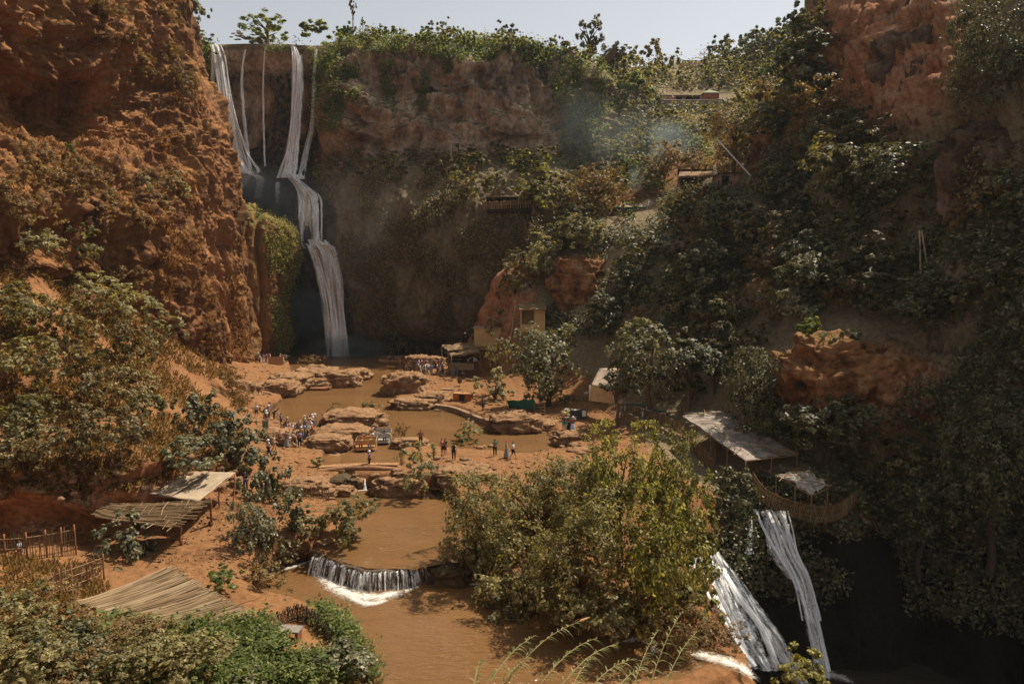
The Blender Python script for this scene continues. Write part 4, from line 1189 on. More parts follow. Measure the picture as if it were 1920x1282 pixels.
for i, (a, b, lb, pl) in enumerate([((905, 1300, 28), (1005, 1190, 31), 'cane arching leftmost over the brown pool', 0), ((940, 1290, 29), (1085, 1165, 32), 'cane with a tan plume arching over the pool', 1),
                               ((1000, 1300, 28), (1120, 1195, 31), 'middle cane of the leaning stand', 0), ((1040, 1300, 28), (1160, 1205, 31), 'cane right of the middle one in the leaning stand', 0),
                               ((1090, 1310, 28), (1185, 1235, 30), 'short cane low in the leaning stand', 0), ((1210, 1310, 28), (1280, 1145, 31), 'tall upright cane beside the white stream', 0), ((1235, 1310, 28), (1310, 1180, 31), 'cane leaning right beside the white stream', 0),
                               ((885, 1310, 28), (900, 1235, 30), 'small cane at the left end of the stand', 0), ((1180, 1310, 28), (1235, 1180, 31), 'cane left of the tall upright one', 0), ((920, 1320, 28), (985, 1235, 30), 'low bent cane at the water edge', 0),
                               ((1060, 1320, 27.5), (1110, 1230, 30), 'low cane under the middle of the stand', 0), ((1140, 1320, 27.5), (1205, 1250, 30), 'low cane near the white stream', 0)]):
    A = P(*a); B = P(*b)
    cane(A, B, lb, 32, pl, i)
# ------------------------------------------------------------------ falling water, foam, weir, rocks
def fall_mat(name, su, sv, lo, hi, c=(0.95, 0.95, 0.94), edge=0.12, warp=0.0):
    m, t, bs, out = new_mat(name)
    uv = t.nodes.new('ShaderNodeUVMap').outputs[0]
    n1 = noise(t, mapping(t, uv, (su, sv, 1)), 1.0, 7, 0.68, warp)
    n2 = noise(t, mapping(t, uv, (su * 3.1, sv * 9, 1)), 1.0, 4, 0.7)
    v = mth(t, 'ADD', mth(t, 'MULTIPLY', n1, 0.7), mth(t, 'MULTIPLY', n2, 0.3))
    sx = t.nodes.new('ShaderNodeSeparateXYZ')
    t.links.new(uv, sx.inputs[0])
    e = mth(t, 'MULTIPLY', mth(t, 'MULTIPLY', sx.outputs[0], mth(t, 'SUBTRACT', 1.0, sx.outputs[0])), 4.0)
    re = ramp(t, [(0.0, 0.0), (edge * 4 + 0.05, 1.0)])
    t.links.new(e, re.inputs[0])
    r = ramp(t, [(lo, 0.0), (hi, 1.0)])
    t.links.new(mth(t, 'ADD', v, mth(t, 'MULTIPLY', mth(t, 'SUBTRACT', re.outputs[0], 1.0), 0.45)), r.inputs[0])
    bs.inputs['Base Color'].default_value = (*c, 1)
    bs.inputs['Roughness'].default_value = 0.6
    bs.inputs['Specular IOR Level'].default_value = 0.3
    tl = t.nodes.new('ShaderNodeBsdfTranslucent')
    tl.inputs['Color'].default_value = (*c, 1)
    m1 = t.nodes.new('ShaderNodeMixShader'); m1.inputs[0].default_value = 0.1
    t.links.new(bs.outputs[0], m1.inputs[1]); t.links.new(tl.outputs[0], m1.inputs[2])
    tp = t.nodes.new('ShaderNodeBsdfTransparent')
    m2 = t.nodes.new('ShaderNodeMixShader')
    t.links.new(r.outputs[0], m2.inputs[0]); t.links.new(tp.outputs[0], m2.inputs[1]); t.links.new(m1.outputs[0], m2.inputs[2])
    t.links.new(m2.outputs[0], out.inputs[0])
    return m
M_fall = fall_mat('falling_water', 9, 0.8, 0.34, 0.60, edge=0.22)
M_thin = fall_mat('thin_falling_water', 4, 1.6, 0.30, 0.56, edge=0.2, warp=0.3)
M_fan = fall_mat('cascade_water', 10, 2.2, 0.40, 0.58, edge=0.2, warp=0.9)
M_weir = fall_mat('weir_water', 70, 0.9, 0.47, 0.58, edge=0.0, warp=0.4)

def fall_sheet(name, rows, mat, nu=26, nv=90, amp=0.25, parent=None, seed=0, front=0.5):
    """rows: [((x,y,d) left, (x,y,d) right), ...] from lip to foot"""
    A = []
    for l, r in rows:
        q = []
        for k in range(4):
            f = k / 3
            x, y, dv = (l[i] * (1 - f) + r[i] * f for i in range(3))
            hh_ = hit(x, y)[0].y
            if dv - 3 < hh_ < dv + 1.0 + amp * 2: dv = hh_ - 0.9 - amp
            q.append(tuple(P(x, y, dv)))
        A.append(q)
    V = catmull(np.array(A), nv)
    V = np.swapaxes(catmull(np.swapaxes(V, 0, 1), nu), 0, 1)
    u = np.linspace(0, 1, nu)
    # belly the curtain towards the viewer and ripple it
    V[..., 1] -= amp * 2.0 * (np.sin(u * math.pi)[None])
    ln = np.linspace(0, 1, nv)[:, None]
    nz = fbm(np.stack([np.broadcast_to(u * 7 + seed * 3.3, (nv, nu)), np.broadcast_to(ln * 2.5, (nv, nu)), np.full((nv, nu), seed * 1.7)], -1), 4)
    V[..., 1] -= nz * amp * 2.2
    V[..., 0] += nz * amp * 0.35
    uv = np.stack([np.broadcast_to(u, (nv, nu)), np.broadcast_to(ln * 6 + seed * 0.37, (nv, nu))], -1).reshape(-1, 2)
    return link(name, np_mesh(name, V.reshape(-1, 3), grid_faces(nv, nu), mat, True, uv), parent)

def path_rows(pts):
    return [((x - w_ * 1.3, y, d_), (x + w_ * 1.3, y, d_ + 0.01)) for x, y, d_, w_ in pts]

def falls(name, label, sheets, cat='waterfall', group=None):
    root = empty(name, (0, 0, 0))
    tag(root, label, cat, group)
    first = sheets[0][0]
    p = first[0][0] if isinstance(first[0][0], tuple) else first[0][:3]
    root.location = P(*p)
    for i, (pts, mat, amp) in enumerate(sheets):
        rows = pts if isinstance(pts[0][0], tuple) else path_rows(pts)
        w_ = max(abs(r[0] - l[0]) for l, r in rows)
        if i == 0 and w_ > 12:
            rg_ = random.Random(len(label) * 3)
            for q in range(9):
                f0 = rg_.uniform(-.02, .88); fw = rg_.uniform(.08, .2); ph = rg_.uniform(0, 6)
                k0 = rg_.choice((0, 0, 0, 1)); k1 = len(rows) - rg_.choice((0, 0, 1))
                sub_ = [tuple(tuple(l[c] + (r[c] - l[c]) * (f + .06 * math.sin(ph + 1.3 * j)) - (.45 + .1 * q if c == 2 else 0) for c in range(3)) for f in (f0, f0 + fw)) for j, (l, r) in enumerate(rows)][k0:k1]
                if len(sub_) > 2:
                    so = fall_sheet('strand', sub_, M_thin, 7, 70, .12, None, q + 20)
                    so.parent = root; so.location = -root.location
        o = fall_sheet('curtain' if i == 0 else 'strand', rows, mat, max(8, int(w_ * 0.7)), 80, amp, None, i)
        o.parent = root
        o.location = -root.location
    return root

falls('waterfall', 'tall white left fall plunging beside the ochre cliff', [
    ([(405, 85, 167.3, 8), (412, 110, 165.8, 10), (421, 170, 164, 12), (434, 235, 162.3, 14), (447, 290, 160.3, 18), (458, 318, 158.4, 23), (470, 326, 157.5, 12)], M_fall, .3),
    ([(408, 88, 166.8, 5), (418, 130, 164.9, 7), (430, 210, 162.5, 9), (444, 285, 159.9, 12), (454, 322, 157.8, 15)], M_fall, .3),
    ([(399, 92, 167, 4), (400, 170, 165, 5), (405, 240, 163, 6), (418, 300, 160, 6)], M_thin, .1),
    ([(426, 300, 157.5, 8), (432, 340, 155, 8), (436, 370, 153.5, 5)], M_thin, .15),
    ([(470, 326, 157.2, 10), (488, 336, 155.9, 10), (484, 372, 155, 9)], M_thin, .1)])
falls('waterfall', 'tall white right fall dropping from the middle of the rim', [
    ([(550, 87, 167.3, 5), (556, 110, 166, 8), (557, 160, 165, 9), (553, 220, 163.6, 10), (547, 280, 161.5, 13), (541, 318, 159, 18), (538, 334, 157.6, 20)], M_fall, .3),
    ([(549, 88, 167, 3), (551, 150, 164.8, 5), (549, 230, 163, 6), (543, 300, 160, 9), (539, 333, 157.2, 12)], M_fall, .2),
    ([(563, 104, 166.8, 4), (565, 160, 165, 5), (560, 240, 163, 5), (553, 320, 158, 6)], M_thin, .1)])
falls('thin_waterfall', 'thin bent stream right of the middle fall', [([(594, 93, 167.2, 3), (590, 150, 166, 3), (587, 225, 164.5, 3.5), (577, 275, 162.5, 4), (569, 315, 159.5, 5), (565, 336, 157.5, 6)], M_thin, .1)])
falls('thin_waterfall', 'thin stream just right of the left fall', [([(460, 94, 167.5, 2.5), (455, 125, 167, 2.5), (454, 165, 166, 3.5), (458, 220, 165, 4), (464, 280, 163, 4.5), (470, 318, 160, 4)], M_thin, .1)])
falls('thin_waterfall', 'hair-thin stream midway between the two tall falls', [([(497, 90, 168, 1.6), (494, 140, 168, 1.8), (494, 210, 166.5, 2.2), (495, 260, 165, 2.2), (497, 312, 161, 2)], M_thin, .05)])
falls('waterfall', 'short middle fall stepping off the misty ledge', [
    ([((528, 326, 157.4), (566, 328, 157.6)), ((543, 338, 156), (568, 340, 156.2)), ((550, 350, 154.8), (590, 358, 155)), ((556, 375, 153.6), (602, 372, 153.4)), ((560, 410, 152.6), (604, 410, 152.2)), ((563, 453, 151), (606, 452, 150.4)), ((566, 466, 149.6), (622, 466, 149.2))], M_fall, .35),
    ([((580, 366, 153.4), (602, 370, 153.3)), ((584, 400, 152.2), (604, 400, 152.0)), ((584, 452, 150.4), (604, 452, 150.2))], M_fall, .3),
    ([(520, 342, 155.5, 6), (520, 370, 154.5, 5), (519, 410, 154, 4)], M_thin, .1)])
falls('waterfall', 'wide lowest fall crashing into the pool', [
    ([((562, 449, 150.8), (626, 450, 150)), ((570, 457, 149.8), (634, 458, 149)), ((582, 472, 149), (644, 478, 148.2)), ((598, 530, 147.8), (652, 530, 147.2)), ((609, 600, 146.6), (657, 600, 146.2)), ((612, 668, 145.4), (668, 668, 145))], M_fall, .5),
    ([((590, 458, 149.4), (634, 459, 148.8)), ((606, 475, 148.5), (643, 480, 148)), ((622, 540, 147.2), (651, 540, 146.9)), ((627, 610, 146), (656, 610, 145.9)), ((622, 668, 144.9), (664, 668, 144.8))], M_fall, .4),
    ([(580, 460, 149.2, 6), (594, 500, 148.2, 6), (608, 570, 147, 6), (618, 655, 145.6, 8)], M_thin, .2)])

def hd(x, y, back=0.45, lim=60):
    return min(hit(x, y)[0].y - back, lim)
falls('cascade', 'sunlit cascade fanning out behind the golden tree', [
    ([((1292, 1040, 49), (1352, 1030, 50)), ((1288, 1070, 47.6), (1375, 1062, 48.9)), ((1285, 1120, 46), (1410, 1115, 47)), ((1295, 1175, 44.8), (1450, 1170, 45.8)), ((1320, 1240, 43.6), (1500, 1250, 44.6))], M_fan, .4),
    ([((1320, 1033, 49.3), (1350, 1030, 49.8)), ((1345, 1075, 47.9), (1385, 1068, 48.4)), ((1390, 1140, 46), (1432, 1130, 46.4)), ((1430, 1200, 44.7), (1476, 1190, 45.1)), ((1470, 1270, 43.4), (1520, 1270, 44))], M_fan, .3)])
falls('cascade', 'shaded white cascade pouring under the bamboo fence', [
    ([((1402, 952, 53.2), (1478, 956, 53.2)), ((1424, 1000, 51.8), (1490, 1000, 51.8)), ((1444, 1040, 50.6), (1502, 1040, 50.6)), ((1474, 1090, 49.2), (1524, 1086, 49.2)), ((1494, 1160, 47.7), (1540, 1160, 47.7)), ((1506, 1256, 46), (1564, 1256, 46))], M_fan, .4),
    ([((1428, 948, 53), (1446, 948, 53)), ((1440, 985, 52), (1472, 985, 52)), ((1462, 1020, 51), (1492, 1020, 51)), ((1485, 1080, 49.3), (1518, 1080, 49.3)), ((1500, 1160, 47.5), (1535, 1160, 47.5)), ((1512, 1255, 45.8), (1556, 1255, 45.8))], M_fan, .4),
    ([((1424, 962, 52.8), (1440, 965, 52.8)), ((1425, 1000, 51.6), (1450, 1002, 51.6)), ((1436, 1040, 50.4), (1470, 1040, 50.4)), ((1470, 1080, 49.2), (1490, 1080, 49.2))], M_fan, .3),
    ([((1400, 970, 52.6), (1412, 972, 52.6)), ((1398, 1005, 51.6), (1412, 1005, 51.6)), ((1392, 1036, 50.8), (1414, 1036, 50.8))], M_thin, .15),
    ([((1474, 980, 51.9), (1480, 980, 51.9)), ((1468, 1000, 51.2), (1482, 1000, 51.2)), ((1466, 1014, 50.9), (1476, 1014, 50.9))], M_thin, .1)])
falls('cascade', 'small trickle through the rocks under the log bridge', [([((683, 897, 58.5), (686, 897, 58.5)), ((682, 906, 58.2), (687, 906, 58.2)), ((680, 917, 57.9), (690, 917, 57.9))], M_thin, .08)])

# weir: rock lip with a fringe of water
WL = [(588, 1040), (615, 1046), (640, 1056), (665, 1066), (695, 1070), (730, 1068), (770, 1062), (805, 1050)]
def weir():
    root = empty('weir', G(690, 1066, -2.4))
    tag(root, 'curved low natural weir with a fringe of falling water', 'weir')
    top = catmull(np.array([tuple(G(x, y - 2, -1.16)) for x, y in WL]), 90)
    rows, uv = [], []
    cols = []
    for i, p in enumerate(top):
        t = top[min(i + 1, 89)] - top[max(i - 1, 0)]
        nrm = np.array([t[1], -t[0], 0]); nrm /= np.linalg.norm(nrm)
        j = 0.12 * math.sin(i * 1.7) + 0.1 * math.sin(i * 0.6)
        cols.append([p + nrm * (0.22 + j) - (0, 0, .08), p + nrm * (0.3 + j) - (0, 0, .18), p + nrm * (0.42 + j) - (0, 0, .4), p + nrm * (0.55 + j) - (0, 0, .85), p + nrm * (0.68 + j) - (0, 0, 1.3)])
    V = np.swapaxes(np.array(cols), 0, 1)
    V2 = catmull(V, 16)
    uvg = np.stack([np.broadcast_to(np.linspace(0, 1, 90), (16, 90)), np.broadcast_to(np.linspace(0, 1, 16)[:, None], (16, 90))], -1).reshape(-1, 2)
    o = link('curtain', np_mesh('curtain', V2.reshape(-1, 3), grid_faces(16, 90), M_weir, True, uvg), root)
    o.location = -root.location
    # rock lip
    rk = []
    for off, dz in ((-0.9, -0.5), (-0.5, -0.12), (-0.1, -0.06), (0.12, -0.25), (0.25, -0.8), (0.35, -1.6)):
        r = []
        for i, p in enumerate(top):
            t = top[min(i + 1, 89)] - top[max(i - 1, 0)]
            nrm = np.array([t[1], -t[0], 0]); nrm /= np.linalg.norm(nrm)
            r.append(p + nrm * off + (0, 0, dz))
        rk.append(r)
    V = catmull(np.array(rk), 24)
    V = V + fbm(V * 1.8, 4)[..., None] * np.array([0.25, 0.25, 0.12])
    o = link('rock_lip', np_mesh('rock_lip', V.reshape(-1, 3), grid_faces(24, 90), plain_mat('wet_rock', (0.075, 0.045, 0.022), 0.5, 0.5, 3, spec=0.4, bumpd=0.1), True), root)
    o.location = -root.location
weir()

def foam_mat():
    m, t, bs, out = new_mat('foam')
    co = objco(t)
    uv = t.nodes.new('ShaderNodeUVMap').outputs[0]
    sx = t.nodes.new('ShaderNodeSeparateXYZ'); t.links.new(uv, sx.inputs[0])
    v = mth(t, 'ADD', noise(t, co, 3.0, 7, 0.8, 1.2), mth(t, 'MULTIPLY', mth(t, 'SUBTRACT', sx.outputs[0], 0.5), 0.55))
    r = ramp(t, [(0.5, 0.0), (0.82, 1.0)]); t.links.new(v, r.inputs[0])
    bs.inputs['Base Color'].default_value = (0.72, 0.67, 0.58, 1)
    bs.inputs['Roughness'].default_value = 0.7
    tp = t.nodes.new('ShaderNodeBsdfTransparent')
    mx = t.nodes.new('ShaderNodeMixShader')
    t.links.new(r.outputs[0], mx.inputs[0]); t.links.new(tp.outputs[0], mx.inputs[1]); t.links.new(bs.outputs[0], mx.inputs[2])
    t.links.new(mx.outputs[0], out.inputs[0])
    return m
M_foam = foam_mat()
def foam(label, pts, z=None, ds=None, inner=None):
    """floating foam: pts = [(x,y)...] outline in the photo on water level z; u = 1 on the spine, 0 at the rim"""
    spine, halfw = pts, inner
    W_ = [np.array(G(x, y, z)) if z is not None else np.array(P(x, y, dd)) for (x, y), dd in zip(spine, ds or [0] * len(spine))]
    S = catmull(np.array(W_), 40)
    hw = catmull(np.array(halfw, float)[:, None], 40)[:, 0]
    V, uv = [], []
    for i in range(40):
        t = S[min(i + 1, 39)] - S[max(i - 1, 0)]
        nrm = np.array([t[1], -t[0], 0]); nrm /= np.linalg.norm(nrm) + 1e-9
        for k in range(9):
            f = (k - 4) / 4
            V.append(S[i] + nrm * f * hw[i] + (0, 0, 0.02 + 0.05 * (1 - abs(f))))
            uv.append(((1 - abs(f)) * min(1, 4 * i / 39, 4 * (1 - i / 39)) ** 0.5, i / 39))
    return tag(link('foam', np_mesh('foam', np.array(V), grid_faces(40, 9), M_foam, True, np.array(uv))), label, 'foam', kind='stuff')
foam('white foam along the foot of the weir', [(578, 1068), (615, 1092), (655, 1113), (700, 1120), (752, 1111), (805, 1094)], -2.38, None, [.8, 1.3, 1.7, 1.5, 1.0, .4])
foam('white foam streak left of the weir', [(520, 1075), (550, 1062), (580, 1052), (600, 1046)], -2.36, None, [.3, .7, .7, .4])
foam('foam tongue drifting from the weir', [(640, 1112), (690, 1132), (740, 1122)], -2.37, None, [.3, .9, .3])
foam('foam under the dark little fall right of the islet', [(870, 1092), (895, 1096), (925, 1094)], -2.37, None, [.3, .5, .3])
foam('white mist and foam where the lowest fall meets the pool', [(590, 668), (640, 668), (700, 664)], 0.03, None, [1, 3, 1])
foam('white water racing over the front ledge', [(1150, 1208), (1200, 1198), (1230, 1212), (1215, 1235)], None, [36.6, 36.8, 36.0, 35.2], [.4, .7, .7, .5])
foam('white stream spilling towards the gorge', [(1270, 1225), (1330, 1232), (1385, 1250), (1430, 1285)], None, [35.6, 35.2, 34.4, 33.4], [.5, 1.1, 1.0, .6])
foam('foam at the foot of the shaded cascade', [(1500, 1262), (1560, 1265), (1610, 1285)], -11.1, None, [.5, 1.2, .6])
foam('thin foam line of the small trickle', [(650, 922), (680, 920), (712, 918)], -1.17, None, [.15, .3, .15])

# rocks
def rock(name, x0, y0, x1, y1, label, zb=0.0, depth=1.0, mat=None, seed=1, rough=0.28, group=None, sub=5, flat=0.35):
    g = G((x0 + x1) / 2, y1, zb)
    wm = (x1 - x0) * g.y / 1280
    dm = wm * depth
    c = Vector((g.x, g.y + dm * 0.42, zb))
    topz = P((x0 + x1) / 2, y0, g.y + dm * 0.5).z
    hm = max(0.25, (topz - zb) * (0.62 if (y1 - y0) > 25 else .8))
    import bmesh
    bm = bmesh.new()
    bmesh.ops.create_icosphere(bm, subdivisions=sub, radius=1.0)
    V = np.array([v.co[:] for v in bm.verts])
    F = np.array([[v.index for v in f.verts] for f in bm.faces])
    bm.free()
    sq = np.sign(V) * np.abs(V) ** 0.62
    Va = V * np.array([1, depth, 1.0])
    n = fbm(Va * 1.3 + seed * 11.3, 6, 0.62, ridged=True) * rough * 1.5 + fbm(Va * 6 + seed, 4, 0.65) * rough * 0.6
    Vd = sq * (1 + n - 0.12)[:, None]
    lay = np.sin(Vd[:, 2] * 9 + fbm(Va * 1.5 + seed, 3) * 5)
    Vd[:, :2] *= (1 + 0.07 * lay)[:, None]
    Vd[:, 2] = np.where(Vd[:, 2] > 0, Vd[:, 2], Vd[:, 2] * flat)
    Vd = Vd * np.array([wm / 2, dm / 2, hm]) / 0.95
    o = link(name, np_mesh(name, Vd, F, mat or M_rock, False))
    o.location = c
    return tag(o, label, 'rock', group)
for i, a in enumerate([
    (606, 756, 708, 802, 'square rock with scrub on top standing in the pool', 0, .7), (588, 786, 694, 832, 'layered rock in front of the square scrubby rock', .1, .6),
    (548, 676, 625, 722, 'craggy left half of the far rock ledge', .1, .8), (598, 684, 668, 726, 'craggy middle of the far rock ledge above the empty raft', .0, .8), (640, 684, 690, 712, 'low right tip of the far rock ledge', 0, .9),
    (545, 706, 612, 728, 'long smooth rock right behind the empty raft', 0, .4), (718, 682, 792, 742, 'tall craggy rock at the left corner of the plaza', 0, .8), (758, 656, 802, 694, 'rounded brown boulder where the crowd stands', 1.0, .9), (800, 660, 832, 690, 'smaller boulder behind the crowd', 1.2, .9),
    (732, 738, 812, 768, 'low flat rock at the water corner below the plaza', 0, .7), (780, 725, 840, 762, 'rock retaining the corner left of the stone steps', 0, .8),
    (920, 762, 1010, 808, 'grassy mound with stakes at the pool bank', .2, .7), (985, 780, 1042, 806, 'pale boulder beside the grassy mound', .1, .8), (476, 704, 552, 742, 'lumpy rock ledge at the foot of the earth mound', .2, .8), (505, 690, 580, 726, 'rock shelf between the ledge and the left people', .5, .8),
    (425, 700, 478, 755, 'earth mound rounding the path by the river', .5, .9), (572, 806, 648, 842, 'smooth clay hump beside the crowd path', .3, .7), (470, 792, 548, 842, 'clay hump under the notice board', .4, .8),
    (735, 820, 800, 842, 'low islet with weeds right of the boats', 0, .6), (815, 862, 925, 912, 'broad grooved slab of bedrock by the walkers', -.4, .7), (700, 882, 800, 930, 'undercut rock carrying the right end of the log bridge', -1.2, .6),
    (600, 882, 665, 920, 'mossy rock under the left half of the log bridge', -1.2, .7), (655, 894, 682, 916, 'small rock left of the trickle', -1.2, .8), (525, 885, 612, 932, 'clay hump above the small slat fence', -.6, .7), (620, 910, 662, 930, 'round stone at the tip of the small slat fence', -1.2, .7),
    (806, 1042, 880, 1098, 'dark mossy islet at the right end of the weir', -2.4, .8), (1040, 800, 1100, 835, 'stony shore under the group of four', .1, .6), (1065, 838, 1120, 858, 'stones at the right end of the spit', .2, .6),
    (1764, 456, 1816, 502, 'pale boulder on the dark right slope', 0, .8)]):
    if a[0] == 1764:
        h_ = hit(1790, 495)[0]
        rock('boulder', *a[:4], a[4], h_.z, a[6], None, i + 2)
    else:
        mt = plain_mat('mossy_rock', (0.09, 0.06, 0.028), 0.8, 0.5, 2.5, bumpd=0.15, c2=(0.13, 0.085, 0.04)) if 'mossy' in a[4] else None
        rock('rock', *a[:4], a[4], a[5], a[6], mt, i + 2)
def crag(x0, y0, x1, y1, d, label, depth=.8, seed=1, rough=.34, mat=None):
    c = P((x0 + x1) / 2, (y0 + y1) / 2, d)
    wm = (x1 - x0) * d / 1280; hm = (y1 - y0) * d / 1280
    import bmesh
    bm = bmesh.new(); bmesh.ops.create_icosphere(bm, subdivisions=6, radius=1.0)
    V = np.array([v.co[:] for v in bm.verts]); F = np.array([[v.index for v in f.verts] for f in bm.faces]); bm.free()
    sq = np.sign(V) * np.abs(V) ** 0.7
    Va = V * np.array([wm, wm * depth, hm]) / 2
    n = fbm(Va * (.22, .22, .34) + seed * 7.7, 6, 0.62, ridged=True) * rough * 1.6 + fbm(Va * 1.4 + seed, 4, 0.65) * rough * 0.4
    lay = np.clip(np.sin(Va[:, 2] * 2.2 + fbm(Va * .4 + seed, 3) * 5) * 2, -1, 1)
    Vd = sq * (1 + n - .1 + .07 * lay)[:, None] * np.array([wm, wm * depth, hm]) / 2
    o = link('crag', np_mesh('crag', Vd, F, mat or M_crag))
    o.location = c
    return tag(o, label, 'rock')
M_back2 = rock_mat('brown_crag', [(0.34, (0.035, 0.024, 0.016)), (0.46, (0.11, 0.068, 0.042)), (0.57, (0.20, 0.125, 0.078)), (0.72, (0.33, 0.24, 0.165))], 0.3, (1, 1, .8), fine=1.5, bump_d=0.5)
M_crag = rock_mat('orange_crag', [(0.34, (0.04, 0.018, 0.01)), (0.46, (0.19, 0.08, 0.032)), (0.57, (0.34, 0.16, 0.065)), (0.72, (0.46, 0.29, 0.16))], 0.35, (1, 1, 1.3), dust=(0.24, 0.13, 0.055), dust_from=0.6, dust_to=1.0, fine=1.8, bump_d=0.4)
crag(1484, 650, 1650, 800, 60.5, 'orange overhanging outcrop with a broom tuft on top', .9, 3)
crag(1585, 690, 1840, 850, 60, 'long banded orange outcrop right of the overhanging one', .6, 5)
crag(1640, 770, 1790, 870, 58.5, 'dark red lower ledge of the orange outcrop', .6, 8)
crag(1040, 492, 1132, 605, 113.5, 'orange bluff standing over the plank stairs', .8, 9)
crag(1420, 250, 1500, 330, 113, 'brown bluff behind the long white pole', .8, 12)
crag(1545, -20, 1680, 190, 103, 'tall red-brown crag on the upper right skyline', .8, 15, .3, M_back2)
crag(1660, 60, 1800, 260, 84, 'broken pale crag in the upper right', .8, 17, .3, M_back2)
crag(1790, 250, 1930, 420, 64, 'dark red crag at the right edge', .8, 19, .3, M_back2)
bl_ = [rock('boulder', 1000, 800, 1030, 815, 'x', 0, .8, None, 90 + k, sub=4, rough=.4) for k in range(4)]
rb_ = random.Random(3)
BS = [(470, 745), (480, 765), (492, 772), (545, 800), (560, 806), (600, 830), (622, 848), (630, 858), (700, 742), (712, 735), (722, 746), (745, 752), (770, 768), (828, 770), (842, 774), (870, 782), (640, 884), (668, 890), (705, 892), (745, 885), (760, 892), (790, 905), (815, 915), (835, 880), (900, 885), (880, 872),
      (560, 700), (575, 712), (540, 716), (520, 722), (660, 718), (690, 712), (1010, 812), (1078, 836), (1090, 850), (600, 1036), (590, 1046), (620, 1040), (800, 1066), (815, 1100), (860, 1100), (880, 1090), (545, 1066), (535, 1075), (612, 1020), (640, 1000), (620, 935), (640, 926), (610, 925), (730, 928), (760, 934), (800, 936), (655, 720), (480, 728), (500, 738), (820, 858), (870, 862), (935, 905), (915, 895)]
for i, (x, y) in enumerate(BS):
    o = bl_[i % 4] if i < 4 else bl_[i % 4].copy()
    if i >= 4: COL.objects.link(o)
    o.location = hit(x, y)[0] + Vector((0, 0, -.05))
    sc_ = rb_.uniform(.25, .8)
    o.scale = (sc_ * rb_.uniform(.8, 1.4), sc_, sc_ * rb_.uniform(.6, 1.0)); o.rotation_euler = (0, 0, rb_.uniform(0, 6.28))
    tag(o, 'small brown boulder half sunk along the pool shores', 'rock', 'boulders along the pool shores')
# small pale stones along the shores (each a thing, copies of three meshes)
stones = [rock('shore_stone', 1000, 800, 1012, 806, 'x', 0, .8, None, 70 + k, sub=3) for k in range(3)]
sp_ = [(x, y, 'grey shore stone on the left beach near the raft', 'stones on the left beach', 0.15) for x, y in ((515, 742), (525, 738), (533, 741), (540, 736), (548, 738), (556, 733), (563, 735), (508, 748), (520, 752), (571, 730))] + \
      [(x, y, 'pale shore stone on the right bank below the group of four', 'stones on the right bank', 0.2) for x, y in ((1030, 812), (1036, 818), (1041, 822), (1046, 826), (1049, 832), (1053, 838), (1058, 842), (1050, 845), (1040, 848), (1028, 851), (1015, 853), (1062, 850), (1072, 853))] + \
      [(x, y, 'wet stone poking out of the water by the island plants', 'stones by the island plants', 0.0) for x, y in ((892, 838), (900, 840), (908, 838), (916, 836), (922, 837))]
for i, (x, y, lb, gr, z) in enumerate(sp_):
    o = stones[i % 3] if i < 3 else stones[i % 3].copy()
    if i >= 3: COL.objects.link(o)
    o.location = G(x, y, z)
    s_ = 0.55 + 0.5 * ((i * 37) % 10) / 10
    o.scale = (s_, s_, s_ * 0.8); o.rotation_euler = (0, 0, i * 1.3)
    tag(o, lb, 'stone', gr)
# ------------------------------------------------------------------ built things
M_wood = plain_mat('weathered_wood', (0.24, 0.15, 0.08), 0.85, 0.45, 5, (1, 1, 0.4), bumpd=0.03)
M_pale_wood = plain_mat('pale_wood', (0.42, 0.31, 0.18), 0.85, 0.35, 5, bumpd=0.02)
M_red_wood = plain_mat('red_brown_wood', (0.24, 0.10, 0.045), 0.85, 0.4, 5, bumpd=0.02)
M_reed = leaf_mat('dry_reed', [(0.14, 0.085, 0.042), (0.29, 0.20, 0.11), (0.44, 0.33, 0.205)], 0.05, 0.15, 0.8)
M_reed_dark = leaf_mat('old_reed', [(0.10, 0.06, 0.03), (0.22, 0.145, 0.075), (0.34, 0.23, 0.125)], 0.05, 0.15, 0.8)
M_canvas = plain_mat('canvas', (0.36, 0.275, 0.185), 0.9, 0.2, 1.2, bumpd=0.04)
M_canvas2 = plain_mat('faded_canvas', (0.28, 0.205, 0.14), 0.9, 0.3, 1.0, bumpd=0.04)
M_sheet = plain_mat('grey_sheeting', (0.26, 0.21, 0.17), 0.8, 0.6, 1.1, bumpd=0.08, c2=(0.40, 0.33, 0.27))
M_rag = plain_mat('pale_tarpaulin', (0.34, 0.29, 0.24), 0.8, 0.7, 1.6, bumpd=0.08, c2=(0.55, 0.48, 0.40))
M_yellow = plain_mat('yellow_canvas', (0.50, 0.33, 0.15), 0.9, 0.2, 0.8, bumpd=0.03)
M_orange = plain_mat('orange_paint', (0.36, 0.11, 0.03), 0.6, 0.3, 2.0, bumpd=0.01)
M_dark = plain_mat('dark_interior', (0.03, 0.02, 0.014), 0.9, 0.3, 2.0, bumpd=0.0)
M_white = plain_mat('white_plastic', (0.72, 0.70, 0.66), 0.5, 0.06, 3, bumpd=0.0)
M_grey = plain_mat('grey_stone', (0.22, 0.19, 0.16), 0.9, 0.3, 5, bumpd=0.03)
M_green = plain_mat('green_awning', (0.03, 0.10, 0.06), 0.8, 0.3, 2, bumpd=0.0)
M_brick = plain_mat('terracotta_wall', (0.32, 0.12, 0.07), 0.9, 0.2, 1.5, bumpd=0.03)
M_pink = plain_mat('pink_plaster', (0.42, 0.24, 0.17), 0.9, 0.2, 1.0, bumpd=0.02)
M_stone_wall = plain_mat('rubble_wall', (0.27, 0.16, 0.09), 0.95, 0.6, 3.0, bumpd=0.2, c2=(0.42, 0.28, 0.17))

